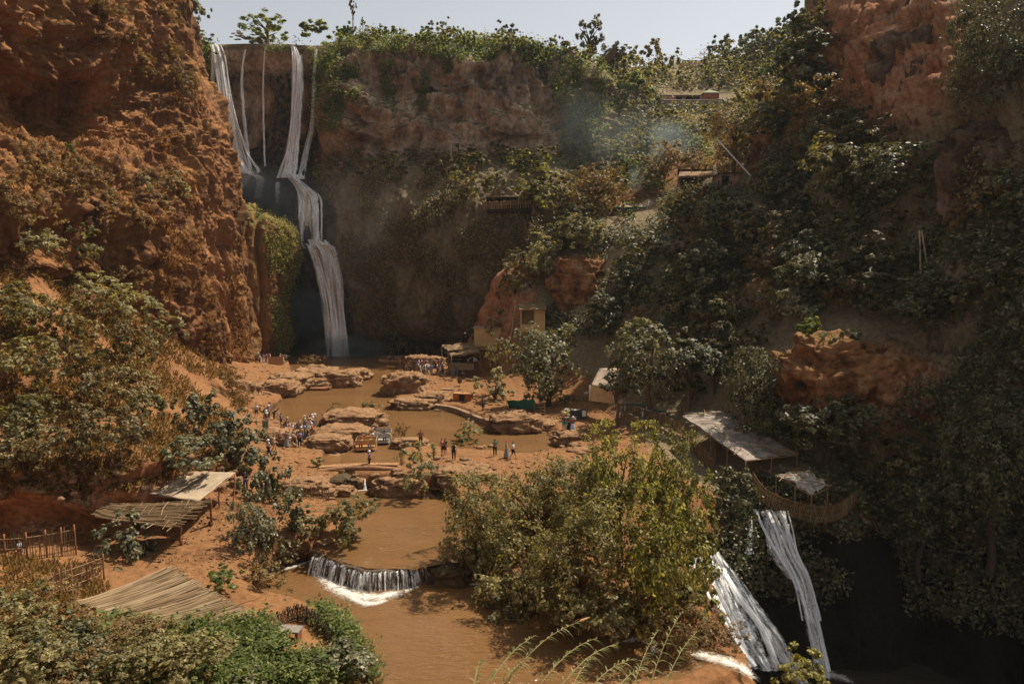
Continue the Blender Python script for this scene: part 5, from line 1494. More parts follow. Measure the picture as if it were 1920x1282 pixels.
def thing(name, label, cat, loc, group=None):
    return tag(empty(name, loc), label, cat, group)

def W(root, mb, name, mat, smooth=False):
    """part whose vertices are given in world coordinates"""
    o = mb.build(name, mat, root, smooth)
    o.location = -root.location
    return o

def lerpq(q, u, v):
    a, b, c, d_ = q
    return a.lerp(b, u).lerp(d_.lerp(c, u), v)

def sag_roof(q, n=14, m=14, sag=0.25, wr=0.05, th=0.05, seed=0, hem=0.0):
    rows = []
    for j in range(m):
        r = []
        for i in range(n):
            u, v = i / (n - 1), j / (m - 1)
            p = lerpq(q, u, v)
            p = p - Vector((0, 0, sag * 16 * u * (1 - u) * v * (1 - v)))
            p.z += wr * float(perlin(np.array([u * 6, v * 6, seed * 3.1]))) * 2
            r.append(p)
        rows.append(r)
    return MB().slab(rows, th)

def reeds(q, n, r=0.03, jit=0.06, sticks=3, over=0.25, seed=0, segs=5):
    """mat of reeds running from side a-b towards d-c"""
    rg = random.Random(seed)
    mb = MB()
    for i in range(n):
        u = (i + rg.uniform(-.3, .3)) / n
        u2 = min(1, max(0, u + rg.uniform(-.015, .015)))
        a = lerpq(q, max(0, u), rg.uniform(-over, over) * 0.12)
        b = lerpq(q, u2, 1 + rg.uniform(-over, over) * 0.3)
        k = []
        for s in range(segs):
            f = s / (segs - 1)
            p = a.lerp(b, f)
            k.append(p + Vector((rg.uniform(-jit, jit), rg.uniform(-jit, jit), rg.uniform(-jit, jit) - 0.12 * math.sin(math.pi * f))))
        mb.tube(k, r * rg.uniform(.6, 1.2), 4, False)
    return mb

def pole(root, a, b, r=0.05, mat=None, name='post', wob=0.04, seed=0):
    rg = random.Random(seed)
    a, b = Vector(a), Vector(b)
    pts = [a.lerp(b, f / 4) + Vector((rg.uniform(-wob, wob), rg.uniform(-wob, wob), 0)) * (0 if f in (0, 4) else 1) for f in range(5)]
    return W(root, MB().tube(pts, [r, r * .98, r * .95, r * .92, r * .9], 7), name, mat or M_wood, True)

# --- canvas and reed shelter on the left terrace
qc = [G(278, 926, 2.85), G(357, 885, 3.3), G(441, 885, 3.3), G(373, 938, 2.7)]
sh = thing('terrace_shelter', 'long shelter roofed half with pale canvas and half with loose reeds', 'shelter', G(340, 1023, .2))
W(sh, sag_roof(qc, 16, 16, 0.22, 0.10, 0.03, 3), 'canvas_roof', M_canvas, True)
mid_ = [qc[0], qc[1], qc[1].lerp(qc[2], .45), qc[0].lerp(qc[3], .45)]
W(sh, sag_roof([p + Vector((0, 0, .06)) for p in mid_], 10, 12, 0.2, 0.06, 0.02, 5), 'canvas_patch', M_canvas2, True)
qr = [G(374, 939, 2.62), G(205, 943, 2.75), G(178, 967, 2.5), G(322, 986, 2.3)]
W(sh, sag_roof([p - Vector((0, 0, .08)) for p in qr], 8, 8, .12, .03, .04), 'mat', M_reed_dark)
W(sh, reeds([qr[1], qr[2], qr[3], qr[0]], 95, 0.04, 0.07, 3, 0.6, 4), 'reed_roof', M_reed_dark)
W(sh, reeds([qr[0].lerp(qr[1], .1), qr[1], qr[2], qr[3]], 12, 0.03, 0.12, 3, 0.8, 9), 'reed_roof', M_reed_dark)
for k, (tx, ty, bx_, by, zt, zb) in enumerate([(441, 888, 436, 966, 3.2, .3), (394, 932, 397, 990, 2.6, .2), (335, 962, 341, 1024, 2.4, .1), (372, 938, 374, 985, 2.6, .2), (240, 955, 240, 1000, 2.5, .3), (300, 915, 300, 965, 2.8, .4), (410, 905, 413, 968, 2.9, .3)]):
    pole(sh, G(bx_, by, zb), G(tx, ty, zt), 0.09 if k in (1, 2) else 0.06, M_red_wood, 'post', 0.06, k)
for a, b in ((qc[0], qc[1]), (qc[1], qc[2]), (qc[2], qc[3]), (qc[3], qc[0]), (qr[0], qr[3]), (qr[3], qr[2])):
    pole(sh, a - Vector((0, 0, .06)), b - Vector((0, 0, .06)), 0.045, M_wood, 'beam', 0.03, 5)

def table(name, label, loc, rz, size, h, mat, legmat=None, group=None):
    t = thing(name, label, 'table', loc, group)
    t.rotation_euler = (0, 0, rz)
    MB().box((0, 0, h - .03), (size[0], size[1], .06)).build('tabletop', mat, t)
    for sx in (-1, 1):
        for sy in (-1, 1):
            MB().box((sx * (size[0] / 2 - .08), sy * (size[1] / 2 - .08), h / 2 - .03), (.07, .07, h - .06)).build('leg', legmat or mat, t)
    return t
table('shelter_table', 'pale wooden table under the reed roof', G(345, 990, .2), 0.3, (1.7, 1.0), .85, M_canvas2, M_pale_wood)
def bucket(label, loc, c, name='bucket', r=.17, h=.34):
    t = thing(name, label, 'bucket', loc)
    MB().lathe([(0, 0), (r * .8, 0), (r, h), (r * .9, h), (r * .75, .05), (0, .05)], 12).build('body', c, t, True)
    MB().tube([(r * math.cos(a), 0, h + r * .9 * math.sin(a)) for a in np.linspace(0, math.pi, 8)], .012, 5).build('handle', M_wood, t, True)
bucket('orange bucket under the shelter table, right one', G(357, 985, .2), M_orange)
bucket('orange bucket under the shelter table, left one', G(337, 976, .2), M_orange)

# --- flat reed roof in front
fr = thing('flat_reed_shelter', 'flat shelter roofed with bleached parallel reeds in the foreground', 'shelter', G(320, 1110, .3))
qf = [P(140, 1128, 34.0), P(318, 1182, 32.2), P(474, 1153, 33.4), P(318, 1062, 37.2)]
W(fr, reeds([qf[0], qf[1], qf[2], qf[3]], 190, 0.036, 0.03, 3, 0.15, 1, 6), 'reed_roof', M_reed)
W(fr, sag_roof([p - Vector((0, 0, .10)) for p in qf], 8, 8, 0.12, 0, 0.05), 'mat', M_reed_dark)
for k, (u, v) in enumerate(((.03, .03), (.97, .03), (.97, .97), (.03, .97), (.5, .03), (.5, .97))):
    p = lerpq(qf, u, v) - Vector((0, 0, .15))
    pole(fr, (p.x, p.y, drop(p.x, p.y) - .1), p, 0.06, M_red_wood, 'post', .03, k)
pole(fr, lerpq(qf, 0.48, .02) + Vector((0, 0, .06)), lerpq(qf, 0.52, .98) + Vector((0, 0, .06)), .03, M_reed_dark, 'batten', .04, 2)
pole(fr, lerpq(qf, .96, .1) + Vector((0, 0, .1)), P(492, 1128, 35.8) + Vector((0, 0, .3)), .035, M_red_wood, 'batten', .03, 3)

# --- fences
def fence(name, label, pts, h, gap, mode='upright', rails=(.35, .8), post_every=6, r=0.022, mat=None, lean=0.06, cat='fence', seed=0, absolute=False, pmat=None):
    rg = random.Random(seed)
    Wp = [Vector(p) if absolute else (G(*p)) for p in pts]
    n = max(6, int(sum((Wp[i + 1] - Wp[i]).length for i in range(len(Wp) - 1)) / gap))
    S = [Vector(p) for p in catmull(np.array([tuple(p) for p in Wp]), n)]
    root = thing(name, label, cat, S[0])
    mb = MB()
    for i, p in enumerate(S):
        t = (S[min(i + 1, n - 1)] - S[max(i - 1, 0)]).normalized()
        hh = h * rg.uniform(.85, 1.15)
        if mode == 'cross':
            for sgn in (-1, 1):
                mb.tube([p + Vector((0, 0, -.05)), p + t * gap * 2.2 * sgn + Vector((0, 0, hh))], r, 4, False)
        else:
            o = Vector((rg.uniform(-lean, lean), rg.uniform(-lean, lean), 0))
            mb.tube([p + Vector((0, 0, -.15)), p + o * .5 + Vector((0, 0, hh * .5)), p + o + Vector((0, 0, hh))], r * rg.uniform(.7, 1.3), 4, False)
    W(root, mb, 'pickets', mat or M_reed_dark)
    for f in rails:
        W(root, MB().tube([p + Vector((0, 0, h * f)) for p in S[::max(1, n // 12)]] + [S[-1] + Vector((0, 0, h * f))], r * 1.3, 5), 'rail', pmat or M_wood, True)
    for i in range(0, n, max(2, n // post_every)):
        pole(root, S[i] + Vector((0, 0, -.2)), S[i] + Vector((0, 0, h * 1.12)), r * 2.2, pmat or M_red_wood, 'post', .02, i)
    return root
fence('stick_fence', 'stick fence at the left edge of the terrace', [(-30, 1068, .3), (40, 1064, .3), (100, 1055, .3), (143, 1046, .3)], 2.0, .14, 'upright', (.3, .62, .95), 5, .026, lean=.10, seed=1)
fence('stick_fence', 'lower stick fence at the corner behind the flat reed roof', [(88, 1136, .4), (108, 1122, .4), (145, 1108, .3), (196, 1088, .2)], 1.5, .12, 'upright', (.3, .65, .95), 5, .026, lean=.05, seed=2, mat=M_reed_dark)
fence('rustic_fence', 'rustic twig fence around the little stone table', [(522, 1183, -.3), (545, 1172, -.3), (566, 1168, -.3), (590, 1182, -.5), (622, 1212, -.7)], 1.0, .10, 'cross', (.3, .9), 5, .018, mat=M_darkbark, seed=3, pmat=M_darkbark)
fence('slat_fence', 'small slat fence at the clay bank left of the middle pool', [(527, 940, -.4), (565, 936, -.4), (600, 934, -.5), (617, 944, -.7)], 1.0, .17, 'upright', (.45,), 4, .03, seed=4)
fence('terrace_fence', 'low brushwood fence along the shaded terrace edge', [(1000, 748, 1.3), (1050, 752, 1.5), (1095, 755, 1.8), (1140, 762, 2.0), (1190, 776, 2.2), (1235, 790, 2.2), (1275, 808, 2.1)], .9, .16, 'upright', (.4, .95), 9, .03, seed=5)
fence('stick_fence', 'leaning stick fence running beside the long flat roof', [(1268, 812, 2.0), (1290, 835, 1.5), (1315, 862, 1.0), (1336, 888, .6)], 1.3, .14, 'upright', (.4, .9), 5, .028, lean=.2, seed=6)
fence('bamboo_fence', 'curved criss-cross bamboo fence hanging over the gorge', [(1412, 912, .9), (1432, 942, .5), (1470, 963, .2), (1530, 978, 0), (1575, 972, .0), (1606, 948, .1)], 1.25, .16, 'cross', (.3, .65, .95), 6, .018, M_reed_dark, seed=7)
fence('cafe_fence', 'wicker fence below the white tents', [tuple(P(x, y, d_)) for x, y, d_ in ((1125, 414, 128), (1165, 412, 127), (1205, 408, 126), (1238, 402, 124))], 1.6, .35, 'upright', (.5, .95), 5, .05, absolute=True, seed=8, mat=M_red_wood)
fence('cafe_fence', 'pale slatted fence of the ledge cafe', [tuple(P(x, y, d_)) for x, y, d_ in ((905, 392, 137.5), (945, 390, 137.5), (1000, 388, 137.5))], 1.3, .4, 'upright', (.5, .95), 6, .06, absolute=True, seed=9, mat=M_pale_wood)
fence('rope_railing', 'rope railing along the path on the ridge', [tuple(P(x, y, d_)) for x, y, d_ in ((965, 565, 114), (990, 558, 115), (1012, 546, 116), (1035, 532, 117))], 1.0, .8, 'upright', (.95,), 5, .03, absolute=True, seed=10)
fence('stair_railing', 'pale wooden handrail climbing beside the steps', [tuple(P(x, y, d_)) for x, y, d_ in ((941, 566, 117), (952, 578, 116), (963, 590, 115))], 1.1, .5, 'upright', (.5, .95), 4, .035, absolute=True, seed=11, mat=M_pale_wood)
# retaining wall of the terrace
def wall_strip(name, label, pts, h, th, mat, cat='wall'):
    Wp = catmull(np.array([tuple(G(*p)) if len(p) == 3 else p for p in pts]), 40)
    root = thing(name, label, cat, Wp[0])
    rows = []
    for k in range(5):
        r = []
        for i, p in enumerate(Wp):
            t = Wp[min(i + 1, 39)] - Wp[max(i - 1, 0)]
            nrm = np.array([t[1], -t[0], 0]); nrm /= np.linalg.norm(nrm)
            prof = [(0, -.6), (0, h * .5), (0.04, h), (-th, h), (-th, -.6)][k]
            q = p + nrm * prof[0] + (0, 0, prof[1])
            q = q + nrm * 0.12 * float(perlin(q * 1.3)) * (k < 3)
            r.append(tuple(q))
        rows.append(r)
    W(root, MB().grid(rows), 'masonry', mat)
    return root
wall_strip('retaining_wall', 'low rubble wall holding up the shaded terrace', [(1165, 792, .9), (1200, 808, .9), (1240, 826, .8), (1278, 842, .8)], 1.3, .5, M_stone_wall)
wall_strip('stone_kerb', 'rubble kerb along the right bank of the pool', [(812, 766, .1), (850, 772, .1), (900, 792, .1), (935, 804, .1), (965, 810, .1)], .55, .6, M_stone_wall)

# --- long flat roof, small ragged roof on the right terrace
def shed(name, label, q, posts, roofmat, sag=.15, wr=.12, th=.08, pr=.05, cat='shed', debris=0, seed=0):
    root = thing(name, label, cat, q[3])
    W(root, sag_roof(q, 22, 14, sag, wr, th, seed), 'roof', roofmat)
    for k, (p, zb) in enumerate(posts):
        pole(root, (p.x, p.y, zb), p, pr, M_wood, 'post', .03, k)
    pole(root, q[3] - Vector((0, 0, .12)), q[2] - Vector((0, 0, .12)), .05, M_wood, 'beam')
    pole(root, q[0] - Vector((0, 0, .12)), q[3] - Vector((0, 0, .12)), .05, M_wood, 'beam')
    if debris:
        rg = random.Random(seed)
        mb = MB()
        for _ in range(debris):
            c = lerpq(q, rg.random(), rg.random()) + Vector((0, 0, .12))
            a = rg.uniform(0, 3.14); l = rg.uniform(.3, 1.3)
            mb.tube([c - Vector((math.cos(a), math.sin(a), 0)) * l, c + Vector((0, 0, .1)), c + Vector((math.cos(a), math.sin(a), .05)) * l], .035, 4)
        W(root, mb, 'loose_branches', M_reed_dark)
    return root
ql = [G(1280, 778, 4.3), G(1352, 770, 4.6), G(1495, 850, 3.3), G(1398, 862, 3.2)]
shed('long_shed', 'long flat grey roof strewn with branches on the shaded terrace', ql,
     [(ql[3], .6), (lerpq(ql, .0, .75), .8), (lerpq(ql, 0, .5), 1.0), (lerpq(ql, 0, .25), 1.4), (lerpq(ql, .02, .03), 1.8), (lerpq(ql, .5, 1), .5), (lerpq(ql, .2, .9), .6), (ql[2], .6), (ql[1], 2.2)], M_sheet, .1, .15, .1, .055, 'shed', 34, 3)
qs = [G(1456, 890, 2.7), G(1518, 882, 3.0), G(1552, 912, 2.2), G(1522, 926, 2.1)]
shed('ragged_shed', 'small ragged pale tarpaulin roof above the bamboo fence', qs, [(lerpq(qs, 0, .55), .3), (qs[3], .1), (qs[2], .2), (qs[0], .5), (qs[1], .6)], M_rag, .12, .3, .03, .05, 'shed', 8, 5)
mb = MB()
rg = random.Random(4)
bb = G(1342, 872, .7)
for i in range(60):
    a = rg.uniform(0, 6.28)
    mb.tube([bb + Vector((math.cos(a) * .15, math.sin(a) * .15, 0)), bb + Vector((math.cos(a) * .12, math.sin(a) * .12, 1.3)), bb + Vector((math.cos(a) * .5 + rg.uniform(-.3, .3), math.sin(a) * .4, rg.uniform(2.2, 3.2)))], .02, 4, False)
tag(mb.build('reed_bundle', M_reed_dark), 'tall tied bundle of reeds standing at the corner of the long flat roof', 'reed bundle')
mb = MB()
a0, b0 = P(1612, 765, 57.5), P(1642, 850, 55.5)
for i in range(26):
    o = Vector((rg.uniform(-.22, .22), rg.uniform(-.2, .2), 0))
    mb.tube([a0 + o * .7, b0 + o], .035, 4, False)
tag(mb.build('pole_bundle', M_reed_dark), 'bundle of thin poles leaning against the orange outcrop', 'pole bundle')
t = thing('twin_poles', 'pair of wooden poles joined at the top on the right slope', 'pole', P(1735, 520, 66))
for k, (x1, y1, x0, y0) in enumerate(((1724, 432, 1727, 522), (1728, 432, 1745, 524))):
    pole(t, P(x0, y0 + 12, 65.8), P(x1, y1, 66), .09, M_pale_wood, 'pole', .01, k)
t = thing('thin_masts', 'tall thin pair of poles standing on the ledge under the red cliff', 'pole', P(846, 316, 150))
for k, (x1, x0) in enumerate(((846, 842), (846, 849))):
    pole(t, P(x0, 320, 150), P(x1, 272, 150), .10, M_pale_wood, 'pole', .01, k)
t = thing('white_pole', 'long white pole slanting down beside the cafe', 'pole', P(1420, 345, 106))
pole(t, P(1345, 262, 109), P(1422, 346, 106), .11, M_white, 'shaft', .0)
t = thing('utility_pole', 'thin utility pole on the far skyline', 'utility pole', P(1262, 135, 225))
pole(t, P(1262, 140, 225), P(1262, 111, 225), .22, M_darkbark, 'pole', .0)
pole(t, P(1260, 113, 225), P(1285, 115, 226), .06, M_darkbark, 'wire', .0)

# --- log bridge
lb = thing('log_bridge', 'narrow log footbridge between the pools', 'bridge', G(650, 882, .0))
br = random.Random(8)
for k, (pts) in enumerate([[(552, 886, -.1), (600, 880, .15), (650, 873, .35), (700, 873, .35), (750, 876, .2)], [(555, 889, -.1), (600, 884, .1), (650, 877, .3), (700, 877, .3), (748, 880, .2)], [(640, 884, -.2), (680, 882, -.15), (720, 884, -.2), (760, 886, -.2)]]):
    W(lb, MB().tube([G(*p) for p in pts], [.24, .26, .25, .24, .2][:len(pts)], 8), 'log', plain_mat('log', (0.30, 0.16, 0.08), .9, .4, 3, bumpd=.08), True)
mb = MB()
for i in range(46):
    f = i / 45
    x = 560 + 185 * f
    p = G(x, 883 - 9 * math.sin(f * 1.9), .05 + .28 * math.sin(min(1, f * 1.3) * 1.57))
    mb.box(p + Vector((0, .05, .22)), (.16, .75 + br.uniform(-.1, .1), .07), br.uniform(-.2, .2))
W(lb, mb, 'deck', plain_mat('clay_deck', (0.36, 0.19, 0.09), .95, .3, 3, bumpd=.08))
# --- stone steps by the plaza
st = thing('stone_steps', 'three stone steps from the plaza down to the quay', 'steps', G(835, 745, .6))
for k in range(4):
    y = 745 - k * 5
    W(st, MB().box(G(833 + 2 * k, y, .45 + .22 * k), (1.9, .9, .24), -.1), 'step', M_stone_wall)
# --- wooden stairs up the ridge
ws = thing('wooden_stairs', 'wooden plank stairs climbing the ridge above the plaza', 'stairs', P(972, 636, 112))
A, B = P(968, 638, 111), P(979, 598, 113.5)
for k in range(11):
    p = A.lerp(B, k / 10)
    W(ws, MB().box(p, (2.1, .45, .12)), 'step', M_pale_wood)
for sx in (-1.1, 1.1):
    W(ws, MB().tube([A + Vector((sx, 0, -.15)), B + Vector((sx, 0, -.15))], .12, 4), 'stringer', M_wood)
pole(ws, P(957, 640, 111), P(962, 600, 112), .10, M_pale_wood, 'newel', .05, 2)
pole(ws, P(962, 600, 112), P(966, 572, 113), .10, M_pale_wood, 'newel', .03, 3)
W(ws, MB().lathe([(0, -.1), (.25, -.1), (.3, .15), (.2, .35), (0, .4)], 10, tuple(P(966, 567, 113))), 'lamp', M_pale_wood, True)

def boxhouse(name, label, x0, y0, x1, y1, d, depth, wallmat, roofmat, cat, roof='flat', opening=None, over=.2, rot=0):
    a, b = P(x0, y1, d), P(x1, y1, d)
    w_ = (b.x - a.x); h_ = P(x0, y0, d).z - a.z
    root = thing(name, label, cat, (a + b) / 2)
    root.rotation_euler = (0, 0, rot)
    m = MB()
    z0 = -1.2
    for c, s in (((0, depth, h_ / 2 + z0 / 2), (w_, .12, h_ - z0)), ((-w_ / 2 + .06, depth / 2, h_ / 2 + z0 / 2), (.12, depth - .14, h_ - z0)), ((w_ / 2 - .06, depth / 2, h_ / 2 + z0 / 2), (.12, depth - .14, h_ - z0))):
        m.box(c, s)
    if opening is None:
        m.box((0, 0, h_ / 2 + z0 / 2), (w_ - .02, .12, h_ - z0))
    else:
        u0, u1, v0, v1 = opening
        m.box((-w_ / 2 + w_ * u0 / 2, 0, h_ / 2 + z0 / 2), (w_ * u0, .12, h_ - z0))
        m.box((w_ / 2 - w_ * (1 - u1) / 2, 0, h_ / 2 + z0 / 2), (w_ * (1 - u1), .12, h_ - z0))
        m.box((w_ * (u0 + u1 - 1) / 2, 0, (h_ * v0 + z0) / 2), (w_ * (u1 - u0), .12, h_ * v0 - z0))
        if v1 < 1: m.box((w_ * (u0 + u1 - 1) / 2, 0, h_ * (1 + v1) / 2), (w_ * (u1 - u0), .12, h_ * (1 - v1)))
    m.build('wall', wallmat, root)
    r = MB()
    if roof == 'flat':
        r.box((0, depth / 2, h_ + .08), (w_ + over * 2, depth + over * 2, .14), 0, -.03)
    elif roof == 'pyramid':
        e = w_ / 2 + over
        r.add([(-e, -over, h_), (e, -over, h_), (e, depth + over, h_), (-e, depth + over, h_), (0, depth / 2, h_ + .32 * w_), (-e, -over, h_ - .1), (e, -over, h_ - .1), (e, depth + over, h_ - .1), (-e, depth + over, h_ - .1)],
              [(0, 1, 4), (1, 2, 4), (2, 3, 4), (3, 0, 4), (5, 6, 1, 0), (6, 7, 2, 1), (7, 8, 3, 2), (8, 5, 0, 3), (8, 7, 6, 5)])
    elif roof == 'lean':
        r.box((0, depth / 2 - .3, h_ + .25), (w_ + over * 2, depth + 1.2, .1), 0, .2)
    r.build('roof', roofmat, root)
    return root
boxhouse('canvas_booth', 'square ochre canvas booth above the plaza kiosk', 889, 616, 940, 642, 115, 3.5, M_yellow, M_canvas, 'booth')
boxhouse('stair_hut', 'reed-roofed hut with canvas side at the top of the wooden stairs', 976, 578, 1022, 608, 108.5, 3, M_yellow, M_reed_dark, 'hut', 'lean', (.05, .55, .0, .85))
# plaza kiosk with two roofs
kq = [P(828, 648, 114.5), P(893, 640, 117), P(916, 650, 115), P(840, 656, 112)]
ki = shed('plaza_kiosk', 'open kiosk with two stacked brushwood roofs at the back of the plaza', kq, [(kq[0], 1.0), (kq[1], 2.0), (kq[2], 2.0), (kq[3], 1.0), (lerpq(kq, .5, 0), 1.2)], M_reed_dark, .1, .25, .15, .07, 'kiosk', 20, 6)
k2 = [P(842, 663, 111), P(895, 652, 114), P(900, 660, 112), P(846, 667, 109)]
W(ki, sag_roof(k2, 12, 8, .1, .3, .2, 8), 'lower_roof', M_reed_dark)
for k, q_ in enumerate((k2[0], k2[3], k2[2])): pole(ki, (q_.x, q_.y, 1.0), q_, .07, M_wood, 'post', .02, k)
c_ = G(866, 694, 1.5)
W(ki, MB().box(c_ + Vector((0, .6, .55)), (4.2, .8, 1.1)), 'counter', M_pale_wood)
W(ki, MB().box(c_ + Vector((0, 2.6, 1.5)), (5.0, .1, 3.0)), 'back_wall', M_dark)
for k in range(3): W(ki, MB().box(c_ + Vector((-1.2, 2.35, 1.0 + .55 * k)), (2.0, .4, .06)), 'shelf', M_pale_wood)
fence('slat_fence', 'pale slatted barrier left of the kiosk counter', [(826, 684, 1.3), (836, 682, 1.3), (846, 680, 1.4)], 1.1, .25, 'upright', (.2, .95), 3, .04, mat=M_pale_wood, seed=12)
# parasol
pr = thing('parasol', 'black and white striped parasol at the kiosk', 'parasol', G(888, 694, 1.4))
pole(pr, pr.location, pr.location + Vector((0, 0, 2.35)), .04, M_white, 'pole', 0)
for half, mt in ((0, M_white), (1, cloth((.03, .03, .03)))):
    m = MB()
    for k in range(half, 8, 2):
        a, b = k * math.pi / 4, (k + 1) * math.pi / 4
        m.add([(0, 0, 2.4), (1.15 * math.cos(a), 1.15 * math.sin(a), 1.85), (1.15 * math.cos(b), 1.15 * math.sin(b), 1.85), (1.15 * math.cos(a), 1.15 * math.sin(a), 1.72), (1.15 * math.cos(b), 1.15 * math.sin(b), 1.72)], [(0, 1, 2), (1, 3, 4, 2)])
    m.build('canopy', mt, pr)
# orange cabinet
oc = thing('orange_cabinet', 'long low orange wooden cabinet with one door open on the quay', 'cabinet', G(866, 752, .75))
oc.rotation_euler = (0, 0, -.28)
MB().box((0, .45, .5), (2.6, .9, 1.0)).build('body', M_orange, oc)
MB().box((0, .44, 1.03), (2.75, 1.05, .06)).build('top', plain_mat('faded_orange', (0.42, 0.22, 0.10), .8, .2, 2), oc)
for k in (-1, 0, 1):
    d_ = MB().box((k * .85, -.02, .5), (.78, .04, .86)).build('door', M_orange if k else M_dark, oc)  # middle one is dark: shade of the open compartment put into the colour
    MB().box((k * .85 + .3, -.055, .55), (.05, .03, .14)).build('handle', M_dark, d_)
# round sign, notice board
rs_ = thing('round_sign', 'round dark sign on a post above the orange cabinet', 'sign', G(862, 733, 1.1))
pole(rs_, rs_.location, rs_.location + Vector((0, 0, 1.3)), .05, M_pale_wood, 'post', 0)
m = MB()
m.lathe([(0, -.03), (.34, -.03), (.34, .03), (0, .03)], 20)
o = m.build('disc', plain_mat('sign_brown', (0.12, 0.06, 0.03), .7), rs_); o.rotation_euler = (math.pi / 2, 0, 0); o.location = (0, -.08, 1.45)
m = MB(); m.lathe([(.24, .034), (.29, .034), (.29, .04), (.24, .04)], 20)
o = m.build('ring', M_orange, rs_); o.rotation_euler = (math.pi / 2, 0, 0); o.location = (0, -.08, 1.45)
nb = thing('notice_board', 'small green notice board on a pole by the crowd path', 'sign', G(493, 832, .9))
pole(nb, nb.location, nb.location + Vector((.05, 0, 2.3)), .04, M_pale_wood, 'post', .02)
MB().box((.35, -.06, 2.05), (.62, .04, .75)).build('panel', plain_mat('notice_green', (0.13, 0.16, 0.08), .7, .4, 8), nb)
bd = thing('board', 'blank orange board leaning on the ledge by the left people', 'board', G(517, 684, 1.3))
MB().box((0, 0, .75), (2.6, .08, 1.5), .1, -.15).build('panel', plain_mat('board_orange', (0.38, 0.19, 0.09), .9, .15, 2), bd)
MB().box((0, .25, .6), (.1, .5, 1.2)).build('prop', M_wood, bd)
# tent under the figs
te = thing('canvas_tent', 'ridge tent of faded canvas between the two big fig trees', 'tent', G(1125, 748, 2.0))
tq = [P(1124, 690, 84), P(1165, 690, 81), P(1152, 728, 78.5), P(1108, 722, 81)]
W(te, sag_roof(tq, 12, 12, .15, .05, .04, 2), 'roof', plain_mat('grey_canvas', (0.40, 0.30, 0.22), .9, .25, 1.2), True)
W(te, MB().grid([[P(1104, 723, 80.8), P(1150, 728, 78.6)], [P(1104, 751, 80.4), P(1148, 756, 78.4)]]), 'front_wall', M_yellow)
for k, (x, y, d_, yt) in enumerate(((1106, 752, 80.2, 722), (1150, 757, 78.2, 728))): pole(te, P(x, y, d_), P(x, yt, d_), .05, M_white, 'post', .0, k)
def chair(label, loc, rz, mat):
    t = thing('plastic_chair', label, 'chair', loc); t.rotation_euler = (0, 0, rz)
    MB().box((0, 0, .43), (.46, .44, .04)).build('seat', mat, t)
    MB().box((0, .22, .68), (.46, .04, .46), 0, -.12).build('backrest', mat, t)
    for sx in (-1, 1):
        for sy in (-1, 1):
            MB().box((sx * .2, sy * .18, .2), (.045, .045, .41)).build('leg', mat, t)
        MB().box((sx * .24, .0, .62), (.04, .42, .03)).build('armrest', mat, t)
chair('white plastic chair in front of the canvas tent', G(1110, 748, 1.9), .3, M_white)
chair('second white plastic chair left of the one at the tent', G(1098, 748, 1.9), -.5, M_white)
chair('red plastic chair dumped on the dark right slope', hit(1516, 519)[0], 1.0, plain_mat('red_plastic', (0.5, 0.03, 0.03), .5, .1))
table('terrace_table', 'long green table with white legs on the terrace, left one', G(1192, 770, 2.3), -.3, (2.6, .8), .75, M_green, M_white, 'green tables on the terrace')
table('terrace_table', 'long green table with white legs on the terrace, right one', G(1226, 782, 2.3), -.3, (2.6, .8), .75, M_green, M_white, 'green tables on the terrace')
ct = thing('covered_stall', 'stall draped in dark cloth with a white towel behind the group of four', 'stall', G(1085, 786, 1.0))
MB().box((0, .4, .55), (1.9, .8, 1.1)).build('cloth', cloth((.05, .055, .06)), ct)
MB().box((.62, -.03, .72), (.42, .04, .7)).build('towel', M_white, ct)
for k, x in enumerate((1237, 1252)):
    br_ = thing('blue_barrel', 'blue plastic barrel under the terrace wall, ' + ('left' if k == 0 else 'right') + ' of the two', 'barrel', G(x, 818 + k * 2, 1.0))
    mt = plain_mat('blue_plastic', (0.10, 0.16, 0.22), .5, .2)
    MB().lathe([(0, 0), (.27, 0), (.3, .1), (.3, .35), (.315, .38), (.3, .41), (.3, .8), (.27, .9), (0, .9)], 14).build('body', mt, br_, True)
    MB().lathe([(0, .9), (.08, .9), (.08, .94), (0, .94)], 8).build('cap', M_dark, br_, True)
bucket('red bucket thrown on the right slope', hit(1793, 556)[0], plain_mat('red_bucket', (0.35, 0.06, 0.03), .5, .1), 'bucket', .25, .4)
def litter(label, px, py, c, s=.35):
    p = hit(px, py)[0]
    m = MB()
    r2 = random.Random(px)
    rows = [[p + Vector((x * s, -.1 + r2.uniform(-.1, .1), z * s * .7 + r2.uniform(-.08, .08) + .15)) for x in (-1, -.3, .4, 1)] for z in (0, .5, 1)]
    m.slab(rows, .02)
    tag(m.build('plastic_bag', cloth(c)), label, 'bag')
litter('white plastic bag beside the red chair', 1546, 521, (.6, .62, .65))
litter('pale torn sheet caught in the bushes high on the right slope', 1645, 264, (.55, .62, .58), .6)
litter('small white bag on the slope above the gorge', 1724, 857, (.6, .56, .5), .3)
# green tarpaulin under the figs
tp_ = thing('green_tarpaulin', 'dark green tarpaulin stretched low behind the grassy mound', 'tarpaulin', G(985, 765, 1.0))
gq = [G(950, 752, 2.4), G(1000, 748, 2.6), G(1012, 768, 1.3), G(955, 764, 1.5)]
W(tp_, sag_roof(gq, 12, 10, .2, .1, .03, 4), 'sheet', M_green, True)
for k in (0, 1): pole(tp_, (gq[k].x, gq[k].y, .9), gq[k], .04, M_wood, 'post', 0, k)
lt = thing('step_ladder', 'short wooden steps up to the terrace fence', 'steps', G(1012, 778, .9))
for k in range(4): MB().box((0, .28 * k, .25 + .3 * k), (1.3, .25, .06)).build('step', M_wood, lt)
for sx in (-.65, .65): MB().tube([(sx, -.1, 0), (sx, 1.0, 1.35)], .05, 5).build('stringer', M_wood, lt)

